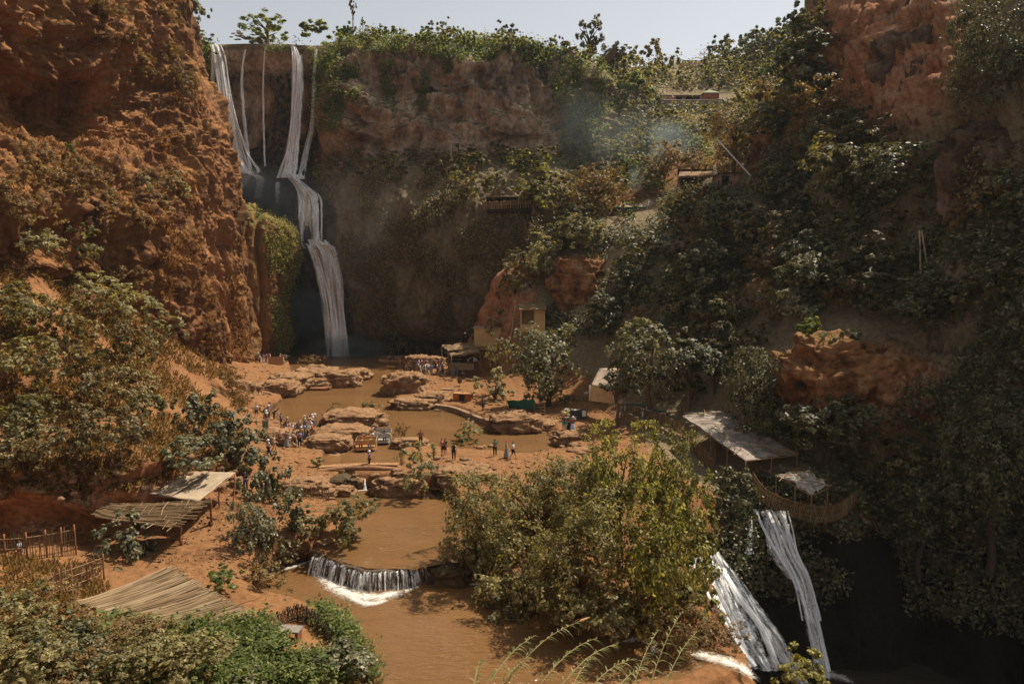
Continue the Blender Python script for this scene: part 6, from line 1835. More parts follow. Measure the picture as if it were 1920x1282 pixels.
# --- stone table in front
tb = thing('stone_table', 'small grey stone table in the fenced nook by the front pool', 'table', G(543, 1206, -.2))
tb.rotation_euler = (0, 0, -.1)
MB().box((0, .1, .72), (1.15, .7, .09)).build('tabletop', M_grey, tb)
for sx in (-1, 1): MB().box((sx * .44, .1, .34), (.14, .55, .67)).build('pillar', M_red_wood, tb)
cr = thing('drinks_crate', 'red and white crate under the stone table', 'crate', G(540, 1210, -.2))
MB().box((0, 0, .16), (.62, .36, .3)).build('body', plain_mat('red_paint', (0.3, 0.05, 0.03), .6, .2), cr)
for sx in (-.3, .0, .3): MB().box((sx, -.19, .2), (.07, .03, .36)).build('slat', M_white, cr)

# --- ridge restaurants
qd = [P(1275, 322, 125), P(1338, 321, 123), P(1340, 328, 121), P(1272, 330, 121.5)]
dk = shed('ridge_cafe', 'dark open cafe with a flat deck roof on the ridge', qd, [(qd[0], 31), (qd[1], 31), (qd[2], 31), (qd[3], 31), (lerpq(qd, .55, 1), 31)], M_wood, 0, .05, .35, .14, 'cafe')
b_ = P(1306, 348, 124.5)
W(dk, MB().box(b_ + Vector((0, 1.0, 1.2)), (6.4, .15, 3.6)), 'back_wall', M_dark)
W(dk, MB().box(b_ + Vector((0, -2.2, -.6)), (7.0, .12, .5)), 'parapet', M_red_wood)
for k in range(4):
    p = lerpq(qd, .05 + .3 * k, .5)
    pole(dk, p, p + Vector((0, 0, 1.6)), .06, M_wood, 'railing_post', 0, k)
pole(dk, lerpq(qd, 0, .5) + Vector((0, 0, 1.5)), lerpq(qd, 1, .5) + Vector((0, 0, 1.5)), .05, M_wood, 'rail', 0)
boxhouse('cafe_house', 'long plastered house with a dark doorway right of the ridge cafe', 1350, 326, 1418, 350, 118, 4, M_pink, M_dark, 'house', 'flat', (.04, .24, 0, .8))
for k, (x0, x1, y0, lab) in enumerate(((1153, 1186, 376, 'small white peaked tent on the cafe terrace'), (1192, 1240, 372, 'larger white peaked tent on the cafe terrace'))):
    tn = thing('peaked_tent', lab, 'tent', P((x0 + x1) / 2, 412, 128))
    a, b = P(x0, 388, 127), P(x1, 388, 127); e = b.x - a.x
    ap = P((x0 + x1) / 2, y0, 129)
    q = [a, b, b + Vector((0, e * .8, 0)), a + Vector((0, e * .8, 0))]
    m = MB(); m.add(q + [ap] + [p - Vector((0, 0, .1)) for p in q], [(0, 1, 4), (1, 2, 4), (2, 3, 4), (3, 0, 4), (8, 7, 6, 5), (0, 5, 6, 1), (1, 6, 7, 2), (2, 7, 8, 3), (3, 8, 5, 0)])
    W(tn, m, 'roof', M_canvas)
    W(tn, MB().box((a + b) / 2 + Vector((0, -.1, -.35)), (e + .5, .06, .6)), 'valance', M_green)
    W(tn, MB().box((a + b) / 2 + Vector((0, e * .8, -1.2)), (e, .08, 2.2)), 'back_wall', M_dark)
    for kk, p in enumerate(q): pole(tn, p - Vector((0, 0, 2.6)), p, .07, M_wood, 'post', 0, kk)
boxhouse('ledge_cafe', 'low cafe shelter on the ledge behind the pale fence', 912, 370, 1000, 388, 139, 3, M_dark, M_pale_wood, 'cafe', 'flat', (.05, .95, .35, .95))
boxhouse('ledge_hut', 'tiny flat hut under the red cliff', 862, 312, 893, 322, 149, 2.5, M_brick, M_pale_wood, 'hut')
wall_strip('hillside_wall', 'long stone retaining wall under the red hut', [tuple(P(x, y, d_)) + (0,) if False else tuple(P(x, y, d_)) for x, y, d_ in ((1232, 206, 184), (1280, 204, 184), (1330, 200, 185), (1384, 192, 187))][0:0] or [(1, 1, 1)] * 0 or [tuple(P(1232, 208, 183)), tuple(P(1280, 206, 183.5)), tuple(P(1330, 203, 184)), tuple(P(1384, 196, 186))], 2.3, .6, M_grey) if False else None
hw = thing('hillside_wall', 'long grey retaining wall under the red hut', 'wall', P(1310, 208, 183))
W(hw, MB().slab([[P(1234, 187, 183.5), P(1280, 188, 183.5), P(1330, 187, 184), P(1384, 184, 186)], [P(1234, 186.5, 184.5), P(1280, 187.5, 184.5), P(1330, 186.5, 185), P(1384, 183.5, 187)]], 4.5), 'masonry', M_grey)
boxhouse('pink_terrace', 'long pink terrace wall on the hillside left of the red hut', 1238, 180, 1318, 189, 186, 3, M_pink, M_canvas2, 'house', 'flat', (.36, .92, .1, .9))
boxhouse('red_hut', 'small red hut with a green pyramid roof on the hillside', 1319, 174, 1348, 187, 185.5, 4, M_brick, plain_mat('green_roof', (0.22, 0.26, 0.16), .8), 'hut', 'pyramid')
boxhouse('skyline_house', 'small square house on the skyline', 1281, 115, 1306, 130, 226, 5, M_pink, M_grey, 'house', 'flat', (.3, .45, .4, .8))
boxhouse('skyline_shed', 'low flat-roofed shed on the skyline left of the small house', 1215, 127, 1250, 134, 214, 4, M_grey, M_pale_wood, 'shed')

# --- boats
def boat(label, loc, rz, L, Wd, mat, backs, mat2=None, rails=True, roof=False):
    t = thing('raft_boat', label, 'boat', loc); t.rotation_euler = (0, 0, rz)
    m = MB()
    m.grid([[(-L / 2 * s, -Wd / 2 * k, .28) for k in (1, .33, -.33, -1)] for s in (1.0, .4, -.4, -1.0)])
    hull = MB().slab([[(-L / 2 - .5, y, .5) for y in (-Wd * .38, 0, Wd * .38)], [(-L / 2, y, .34) for y in (-Wd / 2, 0, Wd / 2)], [(L / 2, y, .34) for y in (-Wd / 2, 0, Wd / 2)], [(L / 2 + .5, y, .5) for y in (-Wd * .38, 0, Wd * .38)]], .26)
    hull.build('deck', mat, t)
    for sx in (-1, 0, 1):
        for sy in (-1, 1):
            o = MB().lathe([(0, -.42), (.2, -.42), (.22, -.2), (.22, .2), (.2, .42), (0, .42)], 12).build('barrel', plain_mat('float_barrel', (0.05, 0.07, 0.09), .5), t, True)
            o.rotation_euler = (0, math.pi / 2, 0); o.location = (sx * L * .33, sy * Wd * .33, -.02)
    for x, rot in backs:
        n = 13; pts = []
        for i in range(n):
            u = i / (n - 1)
            pts.append((u - .5, 1.05 + .14 * abs(math.sin(u * math.pi * 3)) ** .7))
        vs = [(x, y * Wd, .62) for y, z in pts] + [(x, y * Wd, z) for y, z in pts] + [(x + .06, y * Wd, .62) for y, z in pts] + [(x + .06, y * Wd, z) for y, z in pts]
        fs = []
        for i in range(n - 1):
            fs += [(i, i + 1, n + i + 1, n + i), (2 * n + i + 1, 2 * n + i, 3 * n + i, 3 * n + i + 1), (n + i, n + i + 1, 3 * n + i + 1, 3 * n + i), (i + 1, i, 2 * n + i, 2 * n + i + 1)]
        fs += [(0, n, 3 * n, 2 * n), (n - 1, 3 * n - 1, 4 * n - 1, 2 * n - 1)]
        b = MB().add(vs, fs).build('backboard', mat2 or mat, t)
        MB().box((x + rot * .25, 0, .62), (.45, Wd, .05)).build('seat', mat, t)
        for y in (-.48, -.16, .16, .48): MB().box((x + .03, y * Wd, .46), (.07, .06, .3)).build('seat_leg', mat, t)
    if rails:
        for sy in (-1, 1):
            MB().tube([(-L / 2, sy * Wd / 2, .95), (0, sy * Wd / 2, 1.0), (L / 2, sy * Wd / 2, .95)], .03, 5).build('rail', M_pale_wood, t)
            mm = MB()
            for i in range(9): mm.tube([(-L / 2 + L * i / 8, sy * Wd / 2, .3), (-L / 2 + L * i / 8, sy * Wd / 2, 1.15 if i % 2 else 1.0)], .025, 4)
            mm.build('balusters', M_pale_wood, t)
    return t
M_boat = plain_mat('orange_boat_wood', (0.44, 0.23, 0.09), .7, .35, 3, bumpd=.02)
boat('empty raft with a stick railing moored at the far rocks', G(588, 730, 0), -.05, 4.4, 1.9, M_red_wood, [], None, True)
B1 = boat('orange wooden boat with scalloped seat backs full of passengers', G(688, 838, 0), -1.45, 3.2, 2.1, M_boat, [(-.1, -1), (1.45, -1), (-1.5, 1)], None, True)
B2 = boat('grey-white boat with a scalloped high back behind the orange boat', G(716, 826, 0), -1.45, 3.0, 2.0, plain_mat('grey_boat', (0.36, 0.33, 0.29), .7, .2), [(1.4, -1), (-1.2, 1)], None, True)
B3 = boat('far passenger boat on the dark water near the lowest fall', G(736, 678, 0), .03, 4.6, 1.9, M_boat, [(-1.0, 1), (1.0, -1)], None, True)
op = thing('boat_pole', 'punting pole slanting from the grey-white boat', 'pole', G(735, 800, 1.0))
pole(op, G(730, 806, 1.4), G(743, 820, 0), .035, M_pale_wood, 'shaft', 0)
# ------------------------------------------------------------------ people: one skinned body per pose, clothes as children
def skin_mesh(name, verts, edges, radii, root=0, sub=1):
    me = bpy.data.meshes.new(name)
    me.from_pydata(verts, edges, [])
    o = bpy.data.objects.new(name, me)
    COL.objects.link(o)
    m = o.modifiers.new('skin', 'SKIN')
    m.use_smooth_shade = True
    for i, v in enumerate(me.skin_vertices[0].data):
        r = radii[i]
        v.radius = r if hasattr(r, '__len__') else (r, r)
        v.use_root = (i == root)
    s = o.modifiers.new('sub', 'SUBSURF'); s.levels = sub; s.render_levels = sub
    dg = bpy.context.evaluated_depsgraph_get()
    out = bpy.data.meshes.new_from_object(o.evaluated_get(dg), depsgraph=dg)
    out.name = name
    bpy.data.objects.remove(o)
    bpy.data.meshes.remove(me)
    return out

def V3(*a): return Vector(a)
POSES = {}
def joints(pose):
    J = dict(pel=V3(0, 0, .95), che=V3(0, 0, 1.25), nec=V3(0, 0, 1.46), hed=V3(0, -.01, 1.56), top=V3(0, -.005, 1.68))
    for s, n in ((1, 'l'), (-1, 'r')):
        J['hip' + n] = V3(s * .10, 0, .90); J['kne' + n] = V3(s * .11, -.02, .50); J['ank' + n] = V3(s * .11, .02, .08); J['toe' + n] = V3(s * .12, -.15, .03)
        J['sho' + n] = V3(s * .18, 0, 1.40); J['elb' + n] = V3(s * .25, .02, 1.12); J['wri' + n] = V3(s * .26, -.06, .88)
    if pose == 'hips':
        for s, n in ((1, 'l'), (-1, 'r')): J['elb' + n] = V3(s * .40, .06, 1.18); J['wri' + n] = V3(s * .20, -.06, 1.0)
    elif pose == 'photo':
        for s, n in ((1, 'l'), (-1, 'r')): J['elb' + n] = V3(s * .24, -.16, 1.22); J['wri' + n] = V3(s * .08, -.34, 1.46)
    elif pose == 'walk':
        J['knel'] = V3(.11, -.16, .52); J['ankl'] = V3(.11, -.22, .10); J['toel'] = V3(.12, -.38, .06)
        J['kner'] = V3(-.11, .06, .50); J['ankr'] = V3(-.11, .28, .14); J['toer'] = V3(-.12, .14, .03)
        J['elbl'] = V3(.24, .14, 1.15); J['wril'] = V3(.25, .10, .90); J['elbr'] = V3(-.24, -.08, 1.14); J['wrir'] = V3(-.24, -.26, .98)
    elif pose == 'sit':
        for k in ('pel', 'che', 'nec', 'hed', 'top'): J[k].z -= .50
        for s, n in ((1, 'l'), (-1, 'r')):
            J['sho' + n].z -= .5; J['elb' + n] = V3(s * .25, -.06, .66); J['wri' + n] = V3(s * .14, -.30, .56)
            J['hip' + n] = V3(s * .10, -.02, .44); J['kne' + n] = V3(s * .13, -.44, .46); J['ank' + n] = V3(s * .12, -.46, .07); J['toe' + n] = V3(s * .13, -.62, .03)
    elif pose == 'point':
        J['elbl'] = V3(.36, -.14, 1.36); J['wril'] = V3(.50, -.30, 1.42)
    elif pose == 'lean':
        J['che'] = V3(0, -.22, 1.18); J['nec'] = V3(0, -.40, 1.28); J['hed'] = V3(0, -.50, 1.33); J['top'] = V3(0, -.58, 1.40)
        for s, n in ((1, 'l'), (-1, 'r')): J['sho' + n] = V3(s * .18, -.34, 1.24); J['elb' + n] = V3(s * .24, -.44, .98); J['wri' + n] = V3(s * .22, -.62, .84)
    return J

def make_pose(pose):
    J = joints(pose)
    vs, rs, es, ix = [], [], [], {}
    def add(k, p, r, par=None):
        ix[k] = len(vs); vs.append(tuple(p)); rs.append(r)
        if par is not None: es.append((ix[par], ix[k]))
    add('pel', J['pel'], (.155, .11)); add('che', J['che'], (.165, .115), 'pel'); add('nec', J['nec'], .052, 'che')
    add('hed', J['hed'], (.078, .088), 'nec'); add('top', J['top'], (.062, .07), 'hed')
    add('nose', J['hed'] + V3(0, -.10, .02), .016, 'hed')
    for n in 'lr':
        s = 1 if n == 'l' else -1
        add('hip' + n, J['hip' + n], .088, 'pel'); add('kne' + n, J['kne' + n], .058, 'hip' + n); add('ank' + n, J['ank' + n], .040, 'kne' + n); add('toe' + n, J['toe' + n], .034, 'ank' + n)
        add('sho' + n, J['sho' + n], .056, 'che'); add('elb' + n, J['elb' + n], .042, 'sho' + n); add('wri' + n, J['wri' + n], .028, 'elb' + n)
        d = (J['wri' + n] - J['elb' + n]).normalized()
        sd = d.cross(V3(0, 1, .2)).normalized()
        add('pal' + n, J['wri' + n] + d * .07, (.034, .018), 'wri' + n)
        for q, (o, ln) in enumerate(((-.028, .06), (-.010, .075), (.010, .07), (.027, .055))):
            b = J['wri' + n] + d * .10 + sd * o
            add('f%d%s' % (q, n), b + d * ln * .5, .009, 'pal' + n)
            add('g%d%s' % (q, n), b + d * ln + V3(0, -.018, 0), .007, 'f%d%s' % (q, n))
        add('th' + n, J['wri' + n] + d * .05 - sd * .05, .010, 'pal' + n)
        add('ti' + n, J['wri' + n] + d * .09 - sd * .062, .008, 'th' + n)
    body = skin_mesh('body', vs, es, rs)
    D = {'body': body}
    pick = lambda ks: [tuple(J[k]) for k in ks]
    # shirt with short sleeves
    ks = ['pel', 'che', 'shol', 'shor']
    v = pick(ks) + [tuple(J['shol'].lerp(J['elbl'], .62)), tuple(J['shor'].lerp(J['elbr'], .62)), tuple(J['che'].lerp(J['nec'], .68))]
    D['shirt'] = skin_mesh('shirt', v, [(0, 1), (1, 2), (1, 3), (2, 4), (3, 5), (1, 6)], [(.178, .135), (.188, .14), .074, .074, .060, .060, .07])
    for nm, kk in (('trousers', 1.0), ('shorts', .0)):
        v = [tuple(J['pel'] + V3(0, 0, .03))] + pick(['hipl', 'knel', 'hipr', 'kner'])
        e = [(0, 1), (1, 2), (0, 3), (3, 4)]; r = [(.172, .128), .108, .078, .108, .078]
        if kk:
            v += pick(['ankl', 'ankr']); e += [(2, 5), (4, 6)]; r += [.062, .062]
        D[nm] = skin_mesh(nm, v, e, r)
    pl = J['pel']
    m = MB()
    f = (J['ankl'] + J['ankr']) / 2
    n = 14
    prof = [(.17, 0.06), (.21, .25), (.27, .55), (.34, .95)]
    rows = []
    for rr, t in prof:
        c = pl.lerp(Vector((f.x, f.y, f.z)), t)
        rows.append([c + V3(rr * math.cos(a), rr * .85 * math.sin(a), 0) for a in np.linspace(0, 2 * math.pi, n)])
    m.grid(rows)
    D['skirt'] = m.mesh('skirt', None, True)
    up = (J['top'] - J['hed']).normalized()
    hc = J['hed'] + up * .045 + V3(0, .018, 0)
    m = MB()
    m.lathe([(.088 * math.cos(a), .098 * math.sin(a)) for a in np.linspace(-.25, 1.57, 7)], 12, tuple(hc))
    D['hair'] = m.mesh('hair', None, True)
    m = MB()
    m.lathe([(.16, -.005), (.10, .015), (.095, .06), (.06, .105), (0, .115)], 12, tuple(hc + up * .02))
    D['hat'] = m.mesh('hat', None, True)
    bk = J['che'] + V3(0, .19, .0)
    D['backpack'] = MB().box(bk, (.28, .17, .42)).mesh('backpack')
    for k, me_ in D.items():
        if k == 'hair': pass
        me_.materials.clear(); me_.materials.append(None)
    return D

C = dict(white=(.62, .62, .62), black=(.018, .018, .02), grey=(.20, .20, .21), red=(.42, .03, .03), blue=(.05, .10, .28), teal=(.02, .30, .28), pink=(.55, .22, .25), violet=(.22, .17, .42), yellow=(.50, .42, .06),
         beige=(.42, .32, .20), navy=(.025, .03, .07), maroon=(.14, .02, .025), orange=(.50, .17, .03), lightblue=(.30, .42, .55), green=(.06, .16, .07), brown=(.13, .07, .035), lilac=(.45, .36, .52), denim=(.09, .13, .22), purple=(.16, .05, .26))
SKIN = [plain_mat('skin', (.38, .21, .13), .6, .08, 8, bumpd=0), plain_mat('skin', (.24, .125, .07), .6, .08, 8, bumpd=0), plain_mat('skin', (.50, .31, .22), .6, .08, 8, bumpd=0)]
HAIR = cloth((.02, .014, .01))
bpy.context.view_layer.update()
ROCKOBJ = [o for o in bpy.data.objects if o.name.startswith('rock') and o.type == 'MESH' and o.parent is None]
def part(root, mesh, name, mat):
    o = link(name, mesh, root)
    o.material_slots[0].link = 'OBJECT'
    o.material_slots[0].material = mat
    return o
_pc = [0]
SEENL = set()
def person(px, py, pose, rz, shirt, bottom, bcol, head, label, scale=1.0, loc=None, group=None, pack=None):
    if pose not in POSES: POSES[pose] = make_pose(pose)
    D = POSES[pose]
    if loc is None:
        loc = cast(Vector((0, 0, CAMZ)), Vector(ray(px, py)).normalized(), TERR + ROCKOBJ)[0]
        wl = [(-2.4, 'lower'), (-1.2, 'middle'), (0.0, 'upper')]
        if py < 870 and loc.z < 0.0: loc = G(px, py, 0.02)
    i = _pc[0]; _pc[0] += 1
    root = empty('person', loc, math.radians(rz))
    root.scale = (scale,) * 3
    tag(root, label, 'person', group)
    part(root, D['body'], 'body', SKIN[i % 3])
    part(root, D['shirt'], 'shirt', cloth(C[shirt]))
    part(root, D[bottom], bottom, cloth(C[bcol]))
    if head in C: part(root, D['hat'], 'hat', cloth(C[head]))
    else: part(root, D['hair'], 'hair', HAIR)
    if pack: part(root, D['backpack'], 'backpack', cloth(C[pack]))
    assert label not in SEENL, label
    SEENL.add(label)
    return root
# rz 0 faces the viewer, 180 faces the falls, 90 faces right
for a in [
 (693, 877, 'photo', -70, 'violet', 'trousers', 'navy', 'white', 'person in violet shirt and white cap taking a photo on the log bridge'),
 (789, 836, 'hips', 10, 'maroon', 'shorts', 'black', '', 'person in dark maroon top with hands on hips on the low islet'),
 (829, 853, 'stand', 60, 'red', 'shorts', 'maroon', '', 'person in red shorts huddling with a friend left of the island plants'),
 (835, 853, 'stand', -40, 'black', 'shorts', 'brown', '', 'person in black top huddling with a friend left of the island plants'),
 (928, 855, 'photo', 180, 'teal', 'trousers', 'black', '', 'person in teal shirt and black trousers looking at the pool from the spit'),
 (950, 858, 'walk', 80, 'grey', 'skirt', 'grey', 'red', 'person in grey dress and red headscarf walking along the spit'),
 (962, 860, 'walk', 70, 'white', 'shorts', 'black', '', 'person in white top and black shorts walking at the right end of the spit'),
 (1057, 806, 'stand', 150, 'black', 'shorts', 'teal', '', 'person in black top and teal shorts under the white blossom'),
 (1063, 805, 'stand', 170, 'white', 'trousers', 'white', '', 'person all in white between the two dark clothed ones under the blossom'),
 (1067, 806, 'stand', 190, 'black', 'skirt', 'black', '', 'person in black dress under the white blossom'),
 (1074, 808, 'stand', 200, 'pink', 'skirt', 'white', 'white', 'person in pink top and long white skirt at the right bank'),
 (481, 783, 'stand', 20, 'white', 'shorts', 'black', '', 'person in white top and black shorts left of the beach'),
 (497, 783, 'lean', 60, 'maroon', 'shorts', 'black', '', 'person in maroon top bending on the left beach'),
 (505, 784, 'stand', 90, 'blue', 'trousers', 'navy', 'white', 'person in blue top with white cap on the left beach'),
 (514, 787, 'lean', 100, 'black', 'trousers', 'black', '', 'person in black bending at the water on the left beach'),
 (539, 814, 'stand', 20, 'black', 'trousers', 'navy', '', 'person in black standing alone at the water left of the crowd'),
 (572, 806, 'walk', 110, 'white', 'trousers', 'grey', 'beige', 'person in white shirt and beige cap at the back of the left crowd'),
 (586, 803, 'stand', 40, 'white', 'shorts', 'beige', 'white', 'person in white with white cap at the back of the left crowd'),
 (561, 818, 'stand', 10, 'maroon', 'trousers', 'black', '', 'person in maroon top and black trousers in the left crowd'),
 (570, 822, 'stand', -30, 'lightblue', 'skirt', 'denim', '', 'person in light blue top and denim skirt in the left crowd'),
 (579, 822, 'walk', 60, 'grey', 'trousers', 'black', '', 'person in grey top walking in the left crowd'),
 (587, 830, 'hips', -20, 'brown', 'skirt', 'black', 'red', 'person in long black skirt and red cap at the right of the left crowd'),
 (548, 822, 'stand', 30, 'white', 'skirt', 'pink', '', 'person in white top and pink skirt in the left crowd'),
 (554, 826, 'stand', -60, 'navy', 'trousers', 'denim', '', 'person in navy top and denim trousers in the left crowd'),
 (526, 836, 'stand', 40, 'pink', 'trousers', 'black', '', 'person in pink top and black trousers at the front of the left crowd'),
 (537, 838, 'stand', 0, 'grey', 'skirt', 'grey', '', 'person in long grey robe at the front of the left crowd'),
 (543, 836, 'stand', 50, 'green', 'trousers', 'white', 'red', 'person in green top and red scarf at the front of the left crowd'),
 (551, 834, 'stand', -20, 'beige', 'skirt', 'navy', '', 'person in beige top and navy skirt at the front of the left crowd'),
 (562, 838, 'stand', 180, 'lilac', 'trousers', 'black', '', 'person in lilac shirt and black trousers at the right front of the left crowd'),
 (514, 847, 'walk', 120, 'white', 'trousers', 'beige', '', 'person in white shirt and beige trousers climbing the crowd path'),
 (504, 856, 'walk', 130, 'white', 'trousers', 'navy', 'white', 'small person in white shirt and navy trousers at the foot of the crowd path'),
 (481, 681, 'stand', 20, 'black', 'trousers', 'black', '', 'person in black at the left end of the far ledge'),
 (487, 681, 'stand', 70, 'brown', 'trousers', 'black', '', 'person in brown top on the far ledge'),
 (494, 680, 'stand', 0, 'violet', 'trousers', 'lightblue', '', 'person in violet top on the far ledge'),
 (499, 679, 'stand', 20, 'pink', 'trousers', 'navy', '', 'person in pink top on the far ledge'),
 (505, 679, 'stand', -30, 'black', 'shorts', 'white', '', 'person in black top and white shorts on the far ledge'),
 (525, 681, 'stand', 120, 'white', 'trousers', 'black', '', 'person in white top and black trousers right of the orange board'),
 (531, 680, 'stand', 160, 'beige', 'skirt', 'beige', '', 'person in beige robe right of the orange board'),
 (536, 680, 'stand', 200, 'grey', 'trousers', 'brown', '', 'person in grey top right of the orange board'),
 (575, 677, 'sit', 20, 'black', 'trousers', 'black', '', 'person in black sitting on the far rock ledge'),
 (587, 676, 'stand', 90, 'orange', 'shorts', 'brown', '', 'person in orange top on the far rock ledge'),
 (609, 681, 'stand', 10, 'red', 'shorts', 'red', '', 'person in red swim clothes on the far rock ledge'),
 (624, 678, 'point', -60, 'lightblue', 'trousers', 'denim', 'white', 'person in light blue shirt pointing on the far rock ledge'),
 (562, 680, 'sit', 40, 'beige', 'shorts', 'white', '', 'person in beige sitting at the left of the far rock ledge'),
 (783, 660, 'hips', 20, 'navy', 'shorts', 'brown', '', 'person in navy standing on top of the brown boulder'),
 (749, 684, 'stand', 200, 'orange', 'trousers', 'beige', '', 'person in orange top on the craggy rock by the far boat'),
 (764, 688, 'sit', 150, 'grey', 'trousers', 'denim', '', 'person in grey sitting on the craggy rock'),
 (783, 694, 'stand', 180, 'blue', 'trousers', 'beige', '', 'person in blue top at the left of the plaza crowd'),
 (787, 701, 'stand', 160, 'white', 'shorts', 'navy', '', 'person in white top at the left front of the plaza crowd'),
 (792, 692, 'stand', 200, 'navy', 'trousers', 'denim', '', 'person in navy top in the plaza crowd'),
 (797, 692, 'stand', 170, 'white', 'trousers', 'grey', 'beige', 'person in white top and beige hat in the plaza crowd'),
 (803, 691, 'stand', 190, 'black', 'trousers', 'black', '', 'person all in black in the plaza crowd'),
 (808, 691, 'hips', 160, 'grey', 'shorts', 'beige', '', 'person in grey top and beige shorts in the plaza crowd'),
 (813, 690, 'stand', 180, 'lightblue', 'trousers', 'white', 'white', 'person in light blue top and white cap in the plaza crowd'),
 (818, 691, 'stand', 150, 'pink', 'skirt', 'maroon', '', 'person in pink top and maroon skirt in the plaza crowd'),
 (823, 697, 'walk', 100, 'maroon', 'trousers', 'black', '', 'person in maroon top walking at the right of the plaza crowd'),
 (826, 701, 'stand', 170, 'white', 'trousers', 'black', '', 'person in white top and black trousers at the right front of the plaza crowd'),
 (820, 703, 'walk', -60, 'grey', 'shorts', 'denim', 'white', 'person in grey top and denim shorts with white cap at the plaza edge'),
 (809, 701, 'stand', 180, 'lightblue', 'trousers', 'beige', '', 'person in light blue top and beige trousers in front of the plaza crowd'),
 (851, 704, 'stand', 20, 'grey', 'trousers', 'lightblue', '', 'person in grey top and pale trousers in front of the kiosk'),
 (857, 704, 'stand', -20, 'beige', 'trousers', 'beige', 'white', 'person in beige with white hat in front of the kiosk'),
 (867, 703, 'sit', 30, 'pink', 'trousers', 'white', '', 'person in pink sitting in front of the kiosk'),
 (863, 699, 'stand', 10, 'black', 'trousers', 'black', '', 'person in black at the kiosk counter'),
 (906, 768, 'stand', 30, 'black', 'trousers', 'navy', '', 'person in black under the slender tree'),
 (945, 777, 'sit', 20, 'orange', 'shorts', 'brown', 'yellow', 'person in orange top and yellow hat sitting by the grassy mound'),
 (964, 768, 'sit', 60, 'green', 'trousers', 'black', 'white', 'person with white cap sitting at the green tarpaulin'),
 (998, 764, 'stand', 90, 'beige', 'trousers', 'brown', '', 'person in beige top by the step ladder'),
 (636, 816, 'sit', 20, 'grey', 'shorts', 'beige', '', 'person in grey sitting on the layered rock'),
 (461, 920, 'walk', 20, 'black', 'trousers', 'navy', '', 'person in black passing behind the canvas shelter'),
 (965, 553, 'stand', 40, 'red', 'trousers', 'black', '', 'person in red on the ridge path'),
 (972, 552, 'stand', 20, 'white', 'trousers', 'grey', '', 'person in white on the ridge path'),
 (985, 547, 'walk', 60, 'lightblue', 'trousers', 'denim', '', 'person in light blue walking up the ridge path'),
 (993, 543, 'walk', 60, 'grey', 'trousers', 'black', '', 'person in grey walking up the ridge path'),
 (1032, 510, 'walk', 30, 'purple', 'trousers', 'navy', '', 'person in purple high on the ridge path')]:
    person(*a)
rx = random.Random(77)
combos = [(a, b, c) for a in ('white', 'black', 'grey', 'red', 'blue', 'teal', 'pink', 'yellow', 'beige', 'navy', 'orange', 'green', 'brown', 'lilac') for b, c in (('trousers', 'denim'), ('trousers', 'grey'), ('shorts', 'navy'), ('trousers', 'brown'), ('skirt', 'brown'))]
rx.shuffle(combos)
zones = [('deep in the left crowd', (530, 592), (800, 838), 16), ('deep in the plaza crowd', (780, 832), (688, 704), 22), ('on the clay path above the beach', (478, 530), (786, 800), 4), ('on the far ledge by the falls', (478, 545), (676, 684), 6)]
for zn, xr, yr, n_ in zones:
    for _ in range(n_):
        a_, b_, c_ = combos.pop()
        person(rx.uniform(*xr), rx.uniform(*yr), rx.choice(['stand', 'walk', 'hips', 'stand', 'lean', 'photo', 'sit']), rx.uniform(-180, 180), a_, b_, c_, rx.choice(['', '', 'white', 'beige']), 'person in %s top and %s %s %s' % (a_, c_, b_, zn), rx.uniform(.85, 1.05))
person(851, 862, 'stand', 180, 'yellow', 'trousers', 'black', '', 'person in yellow vest with a black backpack on the spit', pack='black')
person(38, 1052, 'walk', 90, 'lightblue', 'trousers', 'navy', '', 'small person in light blue behind the left stick fence', .75, loc=G(38, 1048, .3))
def rider(bt, x, y, z, pose, rz, shirt, bcol, head, label):
    M_ = Matrix.Translation(bt.location) @ Matrix.Rotation(bt.rotation_euler[2], 4, 'Z')
    person(0, 0, pose, math.degrees(bt.rotation_euler[2]) + rz, shirt, 'trousers', bcol, head, label, 1.0, M_ @ Vector((x, y, z)))
for k, (x, y, sh, bc, hd_) in enumerate(((-.4, -.6, 'red', 'black', ''), (-.4, 0, 'orange', 'brown', ''), (-.4, .6, 'white', 'navy', 'white'), (1.1, -.5, 'beige', 'black', ''), (1.1, .4, 'yellow', 'denim', ''))):
    rider(B1, x, y, .2, 'sit', 90, sh, bc, hd_, 'passenger in %s seated in the orange boat' % sh)
for k, (x, y, sh, bc, hd_) in enumerate(((1.1, -.5, 'navy', 'black', ''), (1.1, .4, 'maroon', 'black', ''))):
    rider(B2, x, y, .2, 'sit', 90, sh, bc, hd_, 'passenger in %s seated in the grey-white boat' % sh)
rider(B2, -1.4, .6, .34, 'lean', 60, 'black', 'beige', '', 'boatman in black punting the grey-white boat')
rider(B1, -1.75, .4, .34, 'lean', -120, 'navy', 'brown', '', 'boatman in navy leaning from the orange boat to the rocks')
for k, (x, y, sh) in enumerate(((-.8, -.5, 'beige'), (-.8, .4, 'white'), (.7, -.5, 'lightblue'), (.7, .4, 'maroon'), (1.6, 0, 'black'))):
    rider(B3, x, y, .2, 'sit', 90 if x < 0 else -90, sh, 'navy', '', 'passenger in %s seated in the far boat' % sh)
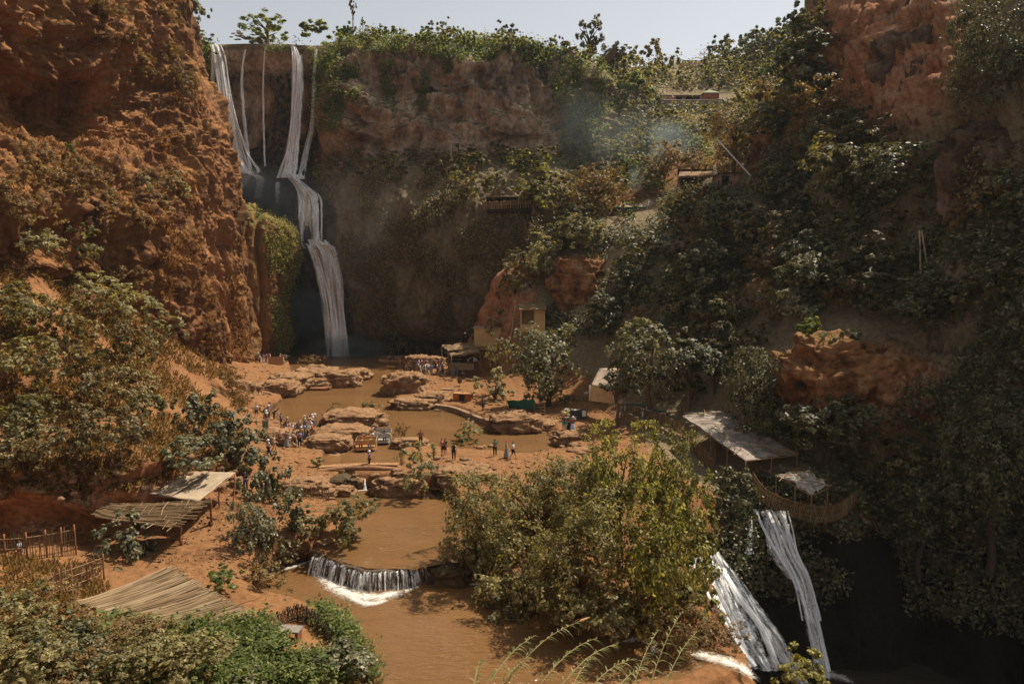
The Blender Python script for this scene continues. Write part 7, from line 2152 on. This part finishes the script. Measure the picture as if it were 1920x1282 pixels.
# ------------------------------------------------------------------ mist of the falls, cooking smoke, haze
def puff_mat(name, col, dens, scale, lo=.42):
    m = bpy.data.materials.new(name); m.use_nodes = True
    t = m.node_tree; t.nodes.clear()
    out = t.nodes.new('ShaderNodeOutputMaterial')
    v = t.nodes.new('ShaderNodeVolumePrincipled')
    v.inputs['Color'].default_value = (*col, 1)
    v.inputs['Anisotropy'].default_value = .3
    co = objco(t)
    ln = t.nodes.new('ShaderNodeVectorMath'); ln.operation = 'LENGTH'
    t.links.new(co, ln.inputs[0])
    fall = ramp(t, [(0.15, 1.0), (0.95, 0.0)], 'EASE')
    t.links.new(ln.outputs['Value'], fall.inputs[0])
    ge = t.nodes.new('ShaderNodeNewGeometry')
    nz = ramp(t, [(lo - .1, 0.0), (lo + .25, 1.0)])
    t.links.new(noise(t, ge.outputs['Position'], scale, 4, .6, .5), nz.inputs[0])
    t.links.new(mth(t, 'MULTIPLY', mth(t, 'MULTIPLY', fall.outputs[0], nz.outputs[0]), dens), v.inputs['Density'])
    t.links.new(v.outputs[0], out.inputs['Volume'])
    return m
import bmesh as _bm
_b = _bm.new(); _bm.ops.create_icosphere(_b, subdivisions=3, radius=1.0)
PUFF = bpy.data.meshes.new('puff'); _b.to_mesh(PUFF); _b.free()
def puff(name, label, c, size, mat, tilt=0):
    me_ = PUFF.copy(); me_.materials.append(mat)
    o = link(name, me_); o.location = c; o.scale = size; o.rotation_euler = (0, tilt, 0)
    return tag(o, label, 'mist' if name == 'mist' else 'smoke', kind='stuff')
M_mist = puff_mat('mist', (.97, .97, .95), .42, .12, .36)
puff('mist', 'pale spray drifting over the ledge under the two tall falls', P(505, 375, 152.5), (10, 4.5, 9), M_mist)
puff('mist', 'pale spray filling the hollow left of the lowest fall', P(575, 590, 147), (8, 4, 8), M_mist)
puff('mist', 'spray rolling over the water at the foot of the lowest fall', P(650, 655, 143.5), (12, 3.5, 4.2), puff_mat('spray', (.96, .96, .94), .5, .25, .36))
M_smoke = puff_mat('smoke', (.75, .88, .88), .13, .16, .42)
puff('smoke', 'low wisp of cooking smoke rising between the tents', P(1196, 345, 131), (2.2, 2, 5), M_smoke, -.2)
puff('smoke', 'cloud of cooking smoke over the cafe trees', P(1262, 262, 140), (8, 4, 5.5), M_smoke, .3)
puff('smoke', 'thin smoke trail joining the wisp and the cloud', P(1225, 305, 134), (3, 2, 5.5), M_smoke, .5)
puff('smoke', 'faint blue smoke spreading in front of the dark bank', P(1130, 235, 150), (16, 5, 13), puff_mat('smoke', (.75, .88, .88), .03, .07, .38))
puff('mist', 'thin veil of spray standing in front of the lower cliff', P(640, 470, 143), (20, 5, 22), puff_mat('mist', (.95, .95, .92), .03, .06, .36))
hz = bpy.data.materials.new('haze'); hz.use_nodes = True
t = hz.node_tree; t.nodes.clear()
_o = t.nodes.new('ShaderNodeOutputMaterial'); _v = t.nodes.new('ShaderNodeVolumePrincipled')
_v.inputs['Color'].default_value = (.86, .93, .95, 1)
_v.inputs['Density'].default_value = 0.0001
_v.inputs['Anisotropy'].default_value = .2
t.links.new(_v.outputs[0], _o.inputs['Volume'])
o = MB().box((20, 170, 56), (420, 420, 140)).build('haze', hz)
tag(o, 'thin haze hanging in the valley air', 'haze', kind='stuff')
